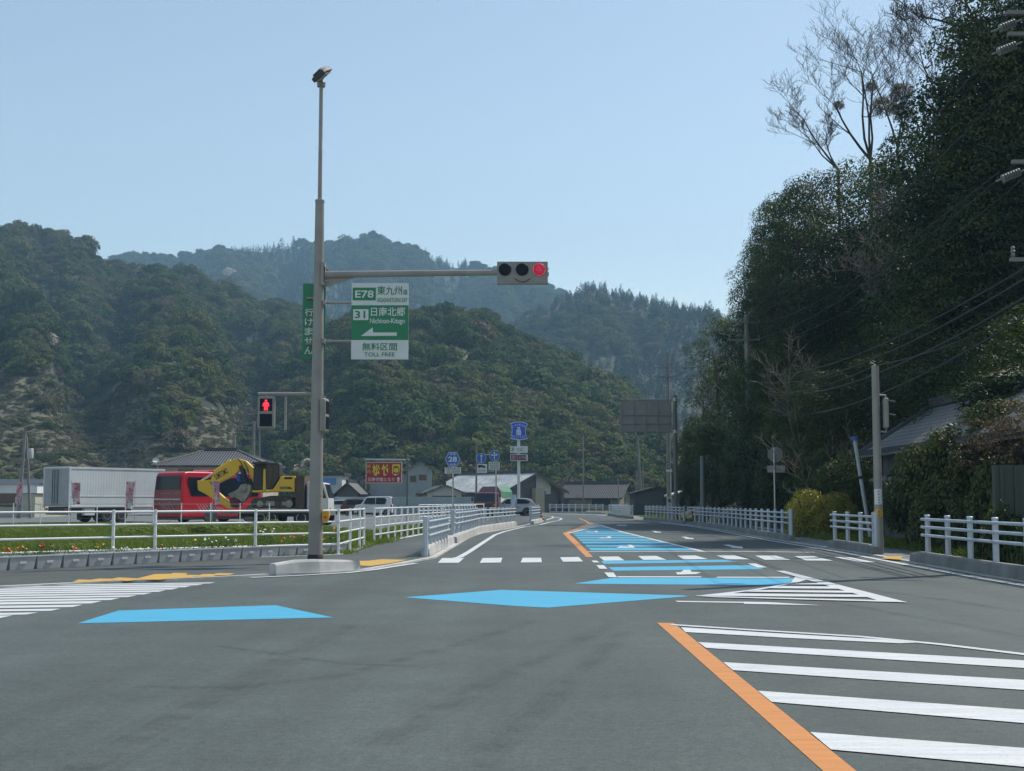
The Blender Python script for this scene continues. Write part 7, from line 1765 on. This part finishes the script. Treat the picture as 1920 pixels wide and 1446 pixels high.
# bare trees against the sky
def bare(label, name, px, py, Z, tops, r0, seed, group='bare trees on the skyline', m=None, balls=(), base=None, depth=4, buds=True):
    g = random.Random(seed); b0 = P(px, py, Z); g0 = bank(b0.x, Z) if base is None else base; t = thing(name, label, 'tree' if Z > 60 else 'shrub', (b0.x, Z, g0), 0, group); o = Vector((b0.x, Z, g0))
    mb = MB(); tips = []
    def grow(p, d, l, r, lev):
        n = 4; pts = [p.copy()]; rs = [r]; q = p.copy(); dd = d.normalized()
        for i in range(n):
            dd = (dd + Vector((g.uniform(-1, 1), g.uniform(-1, 1), g.uniform(-.5, .9))) * .16).normalized(); q = q + dd * (l / n); pts.append(q.copy()); rs.append(r * (1 - .55 * (i + 1) / n))
        mb.tube(pts, rs, 5 if lev < 2 else 3, caps=False)
        if lev >= depth: tips.append(q); return
        for i in range(1, n + 1):
            for _ in range(1 if i < n else 2):
                if lev == 0 and i < 2: continue
                ax = Vector((g.uniform(-1, 1), g.uniform(-.6, .6), g.uniform(-.25, .8))).normalized(); nd = (dd * .75 + ax * .75).normalized()
                grow(pts[i], nd, l * g.uniform(.38, .62), max(.013, rs[i] * g.uniform(.5, .7)), lev + 1)
    p0 = b0 - o
    mb.tube([(0, 0, -.3), (p0.x * .5, 0, p0.z * .5), p0], [r0 * 1.5, r0 * 1.25, r0 * 1.1], 8)
    for tx, ty in tops:
        tp_ = P(tx, ty, Z + g.uniform(-1.5, 1.5)) - o; grow(p0, tp_ - p0, (tp_ - p0).length * .8, r0 * g.uniform(.7, 1), 0)
    mb.build('trunk', m or M_BARK, t, smooth='all')
    if buds and tips:
        gg = np.random.default_rng(seed); C = np.array([tuple(q) for q in tips]); C = C[gg.uniform(size=len(C)) < .45]; Vq, Fq_ = leaf_quads(C, gg.normal(size=(len(C), 3)), .10, gg, .4)
        link('buds', np_mesh('buds', Vq, Fq_, gg.uniform(size=len(C))), t, M_BRNL)
    for (bx_, by, br) in balls:
        c = P(bx_, by, Z) - o; ob = obj_of('mistletoe', bar_ball, t, (c.x, c.y, c.z - br * 1.0), (br, br, br * 1.15)); 
    return t
bar_ball = crown_mesh('mistletoe', 350, 40, 80, .16, 'round', (.25, .4), .2, .9); bar_ball.materials.append(M_BRNL)
bare('bare leafless tree with mistletoe balls, the widest on the skyline', 'bare_tree', 1632, 300, 90, ((1560, 100), (1600, 110), (1640, 88), (1530, 190)), .11, 5, balls=((1658, 205, 1.0), (1634, 165, .5), (1572, 200, .45)))
bare('bare leafless tree with two stacked mistletoe balls right of the widest one', 'bare_tree', 1683, 278, 88, ((1665, 90), (1700, 140), (1715, 200)), .1, 9, balls=((1690, 176, .85), (1694, 214, .85)))
bare('bare leafless tree leaning far out to the left over the slope', 'bare_tree', 1572, 318, 86, ((1475, 210), (1500, 240), (1530, 260)), .085, 12)
bare('bare leafless tree before the dense evergreen at the upper right', 'bare_tree', 1768, 215, 80, ((1700, 70), (1730, 60), (1760, 110)), .09, 15)
bare('bare boughs reaching left near the top of the picture', 'bare_tree', 1842, 62, 53, ((1690, 15), (1740, -50), (1720, 70)), .08, 21)
bare('dead pale boughs hanging in front of the dark evergreens', 'bare_tree', 1760, 640, 60, ((1560, 520), (1600, 560), (1640, 500)), .06, 25, group=None, m=M_BARKP, buds=False)
bare('leafless brown shrub above the yellow-green hedge bush', 'bare_shrub', 1555, 985, 52.5, ((1510, 868), (1545, 860), (1585, 875), (1600, 895)), .035, 31, group='leafless shrubs', m=M_BARKP, base=0, depth=3, buds=False)
bare('leafless brown shrub leaning among the dark trees left of the signal post', 'bare_shrub', 1500, 850, 58, ((1440, 740), (1475, 700), (1530, 720)), .04, 33, group='leafless shrubs', m=M_BARKP, depth=3)
# grass on the right
gr2 = np.random.default_rng(31)
y = gr2.uniform(22, 31, 2600); x = gr2.uniform(10.95, 11.9, 2600); 
p1 = np.stack([x, y, x * 0], 1)
y = gr2.uniform(86, 112, 1600); x = gr2.uniform(11.6, 14.0, 1600) - (y - 86) * .02; p2 = np.stack([x, y, x * 0], 1)
y = gr2.uniform(31, 50, 900); x = gr2.uniform(11.2, 11.75, 900); p3 = np.stack([x, y, x * 0], 1)
p = np.concatenate([p1, p2, p3]); n = len(p); s = gr2.uniform(.8, 1.9, n) * np.where(p[:, 1] < 31, 1.3, 1)
scatter('grass', p, np.stack([s, s, s], 1), np.stack([p[:, 0] * 0, p[:, 0] * 0, gr2.uniform(0, 6, n)], 1), gr2.integers(0, 4, n), c_gr, 'bright green grass behind the right-hand pavement', 'grass')
# clipped garden bushes before the far house
for px, py, Z, r_, h_, me, lab in ((1080, 925, 176, 1.2, 1.6, brn, 'clipped round brown-green bush before the far tiled house'), (1066, 949, 172, 1.6, .7, yel, 'low yellow-green hedge before the far tiled house'), (1040, 922, 170, 1.7, 1.8, evl[0], 'dark garden shrub between the shop and the far house')):
    shrub('garden_bush', lab, px, py, Z, r_, h_, me, None, z0=0)
# ---------------------------------------------------------------- the air
mb = MB(); mb.box(-2050, 2050, -90, 2100, -1.0, 420)
hm = bpy.data.materials.new('haze'); hm.use_nodes = True
t = hm.node_tree; t.nodes.remove(t.nodes['Principled BSDF'])
pv = t.nodes.new('ShaderNodeVolumePrincipled'); pv.inputs['Color'].default_value = (0.42, 0.72, 1.0, 1)
pv.inputs['Density'].default_value = 0.00034; pv.inputs['Anisotropy'].default_value = 0.0
t.links.new(pv.outputs[0], t.nodes['Material Output'].inputs['Volume'])
hz = mb.build('haze', hm, kind='stuff')
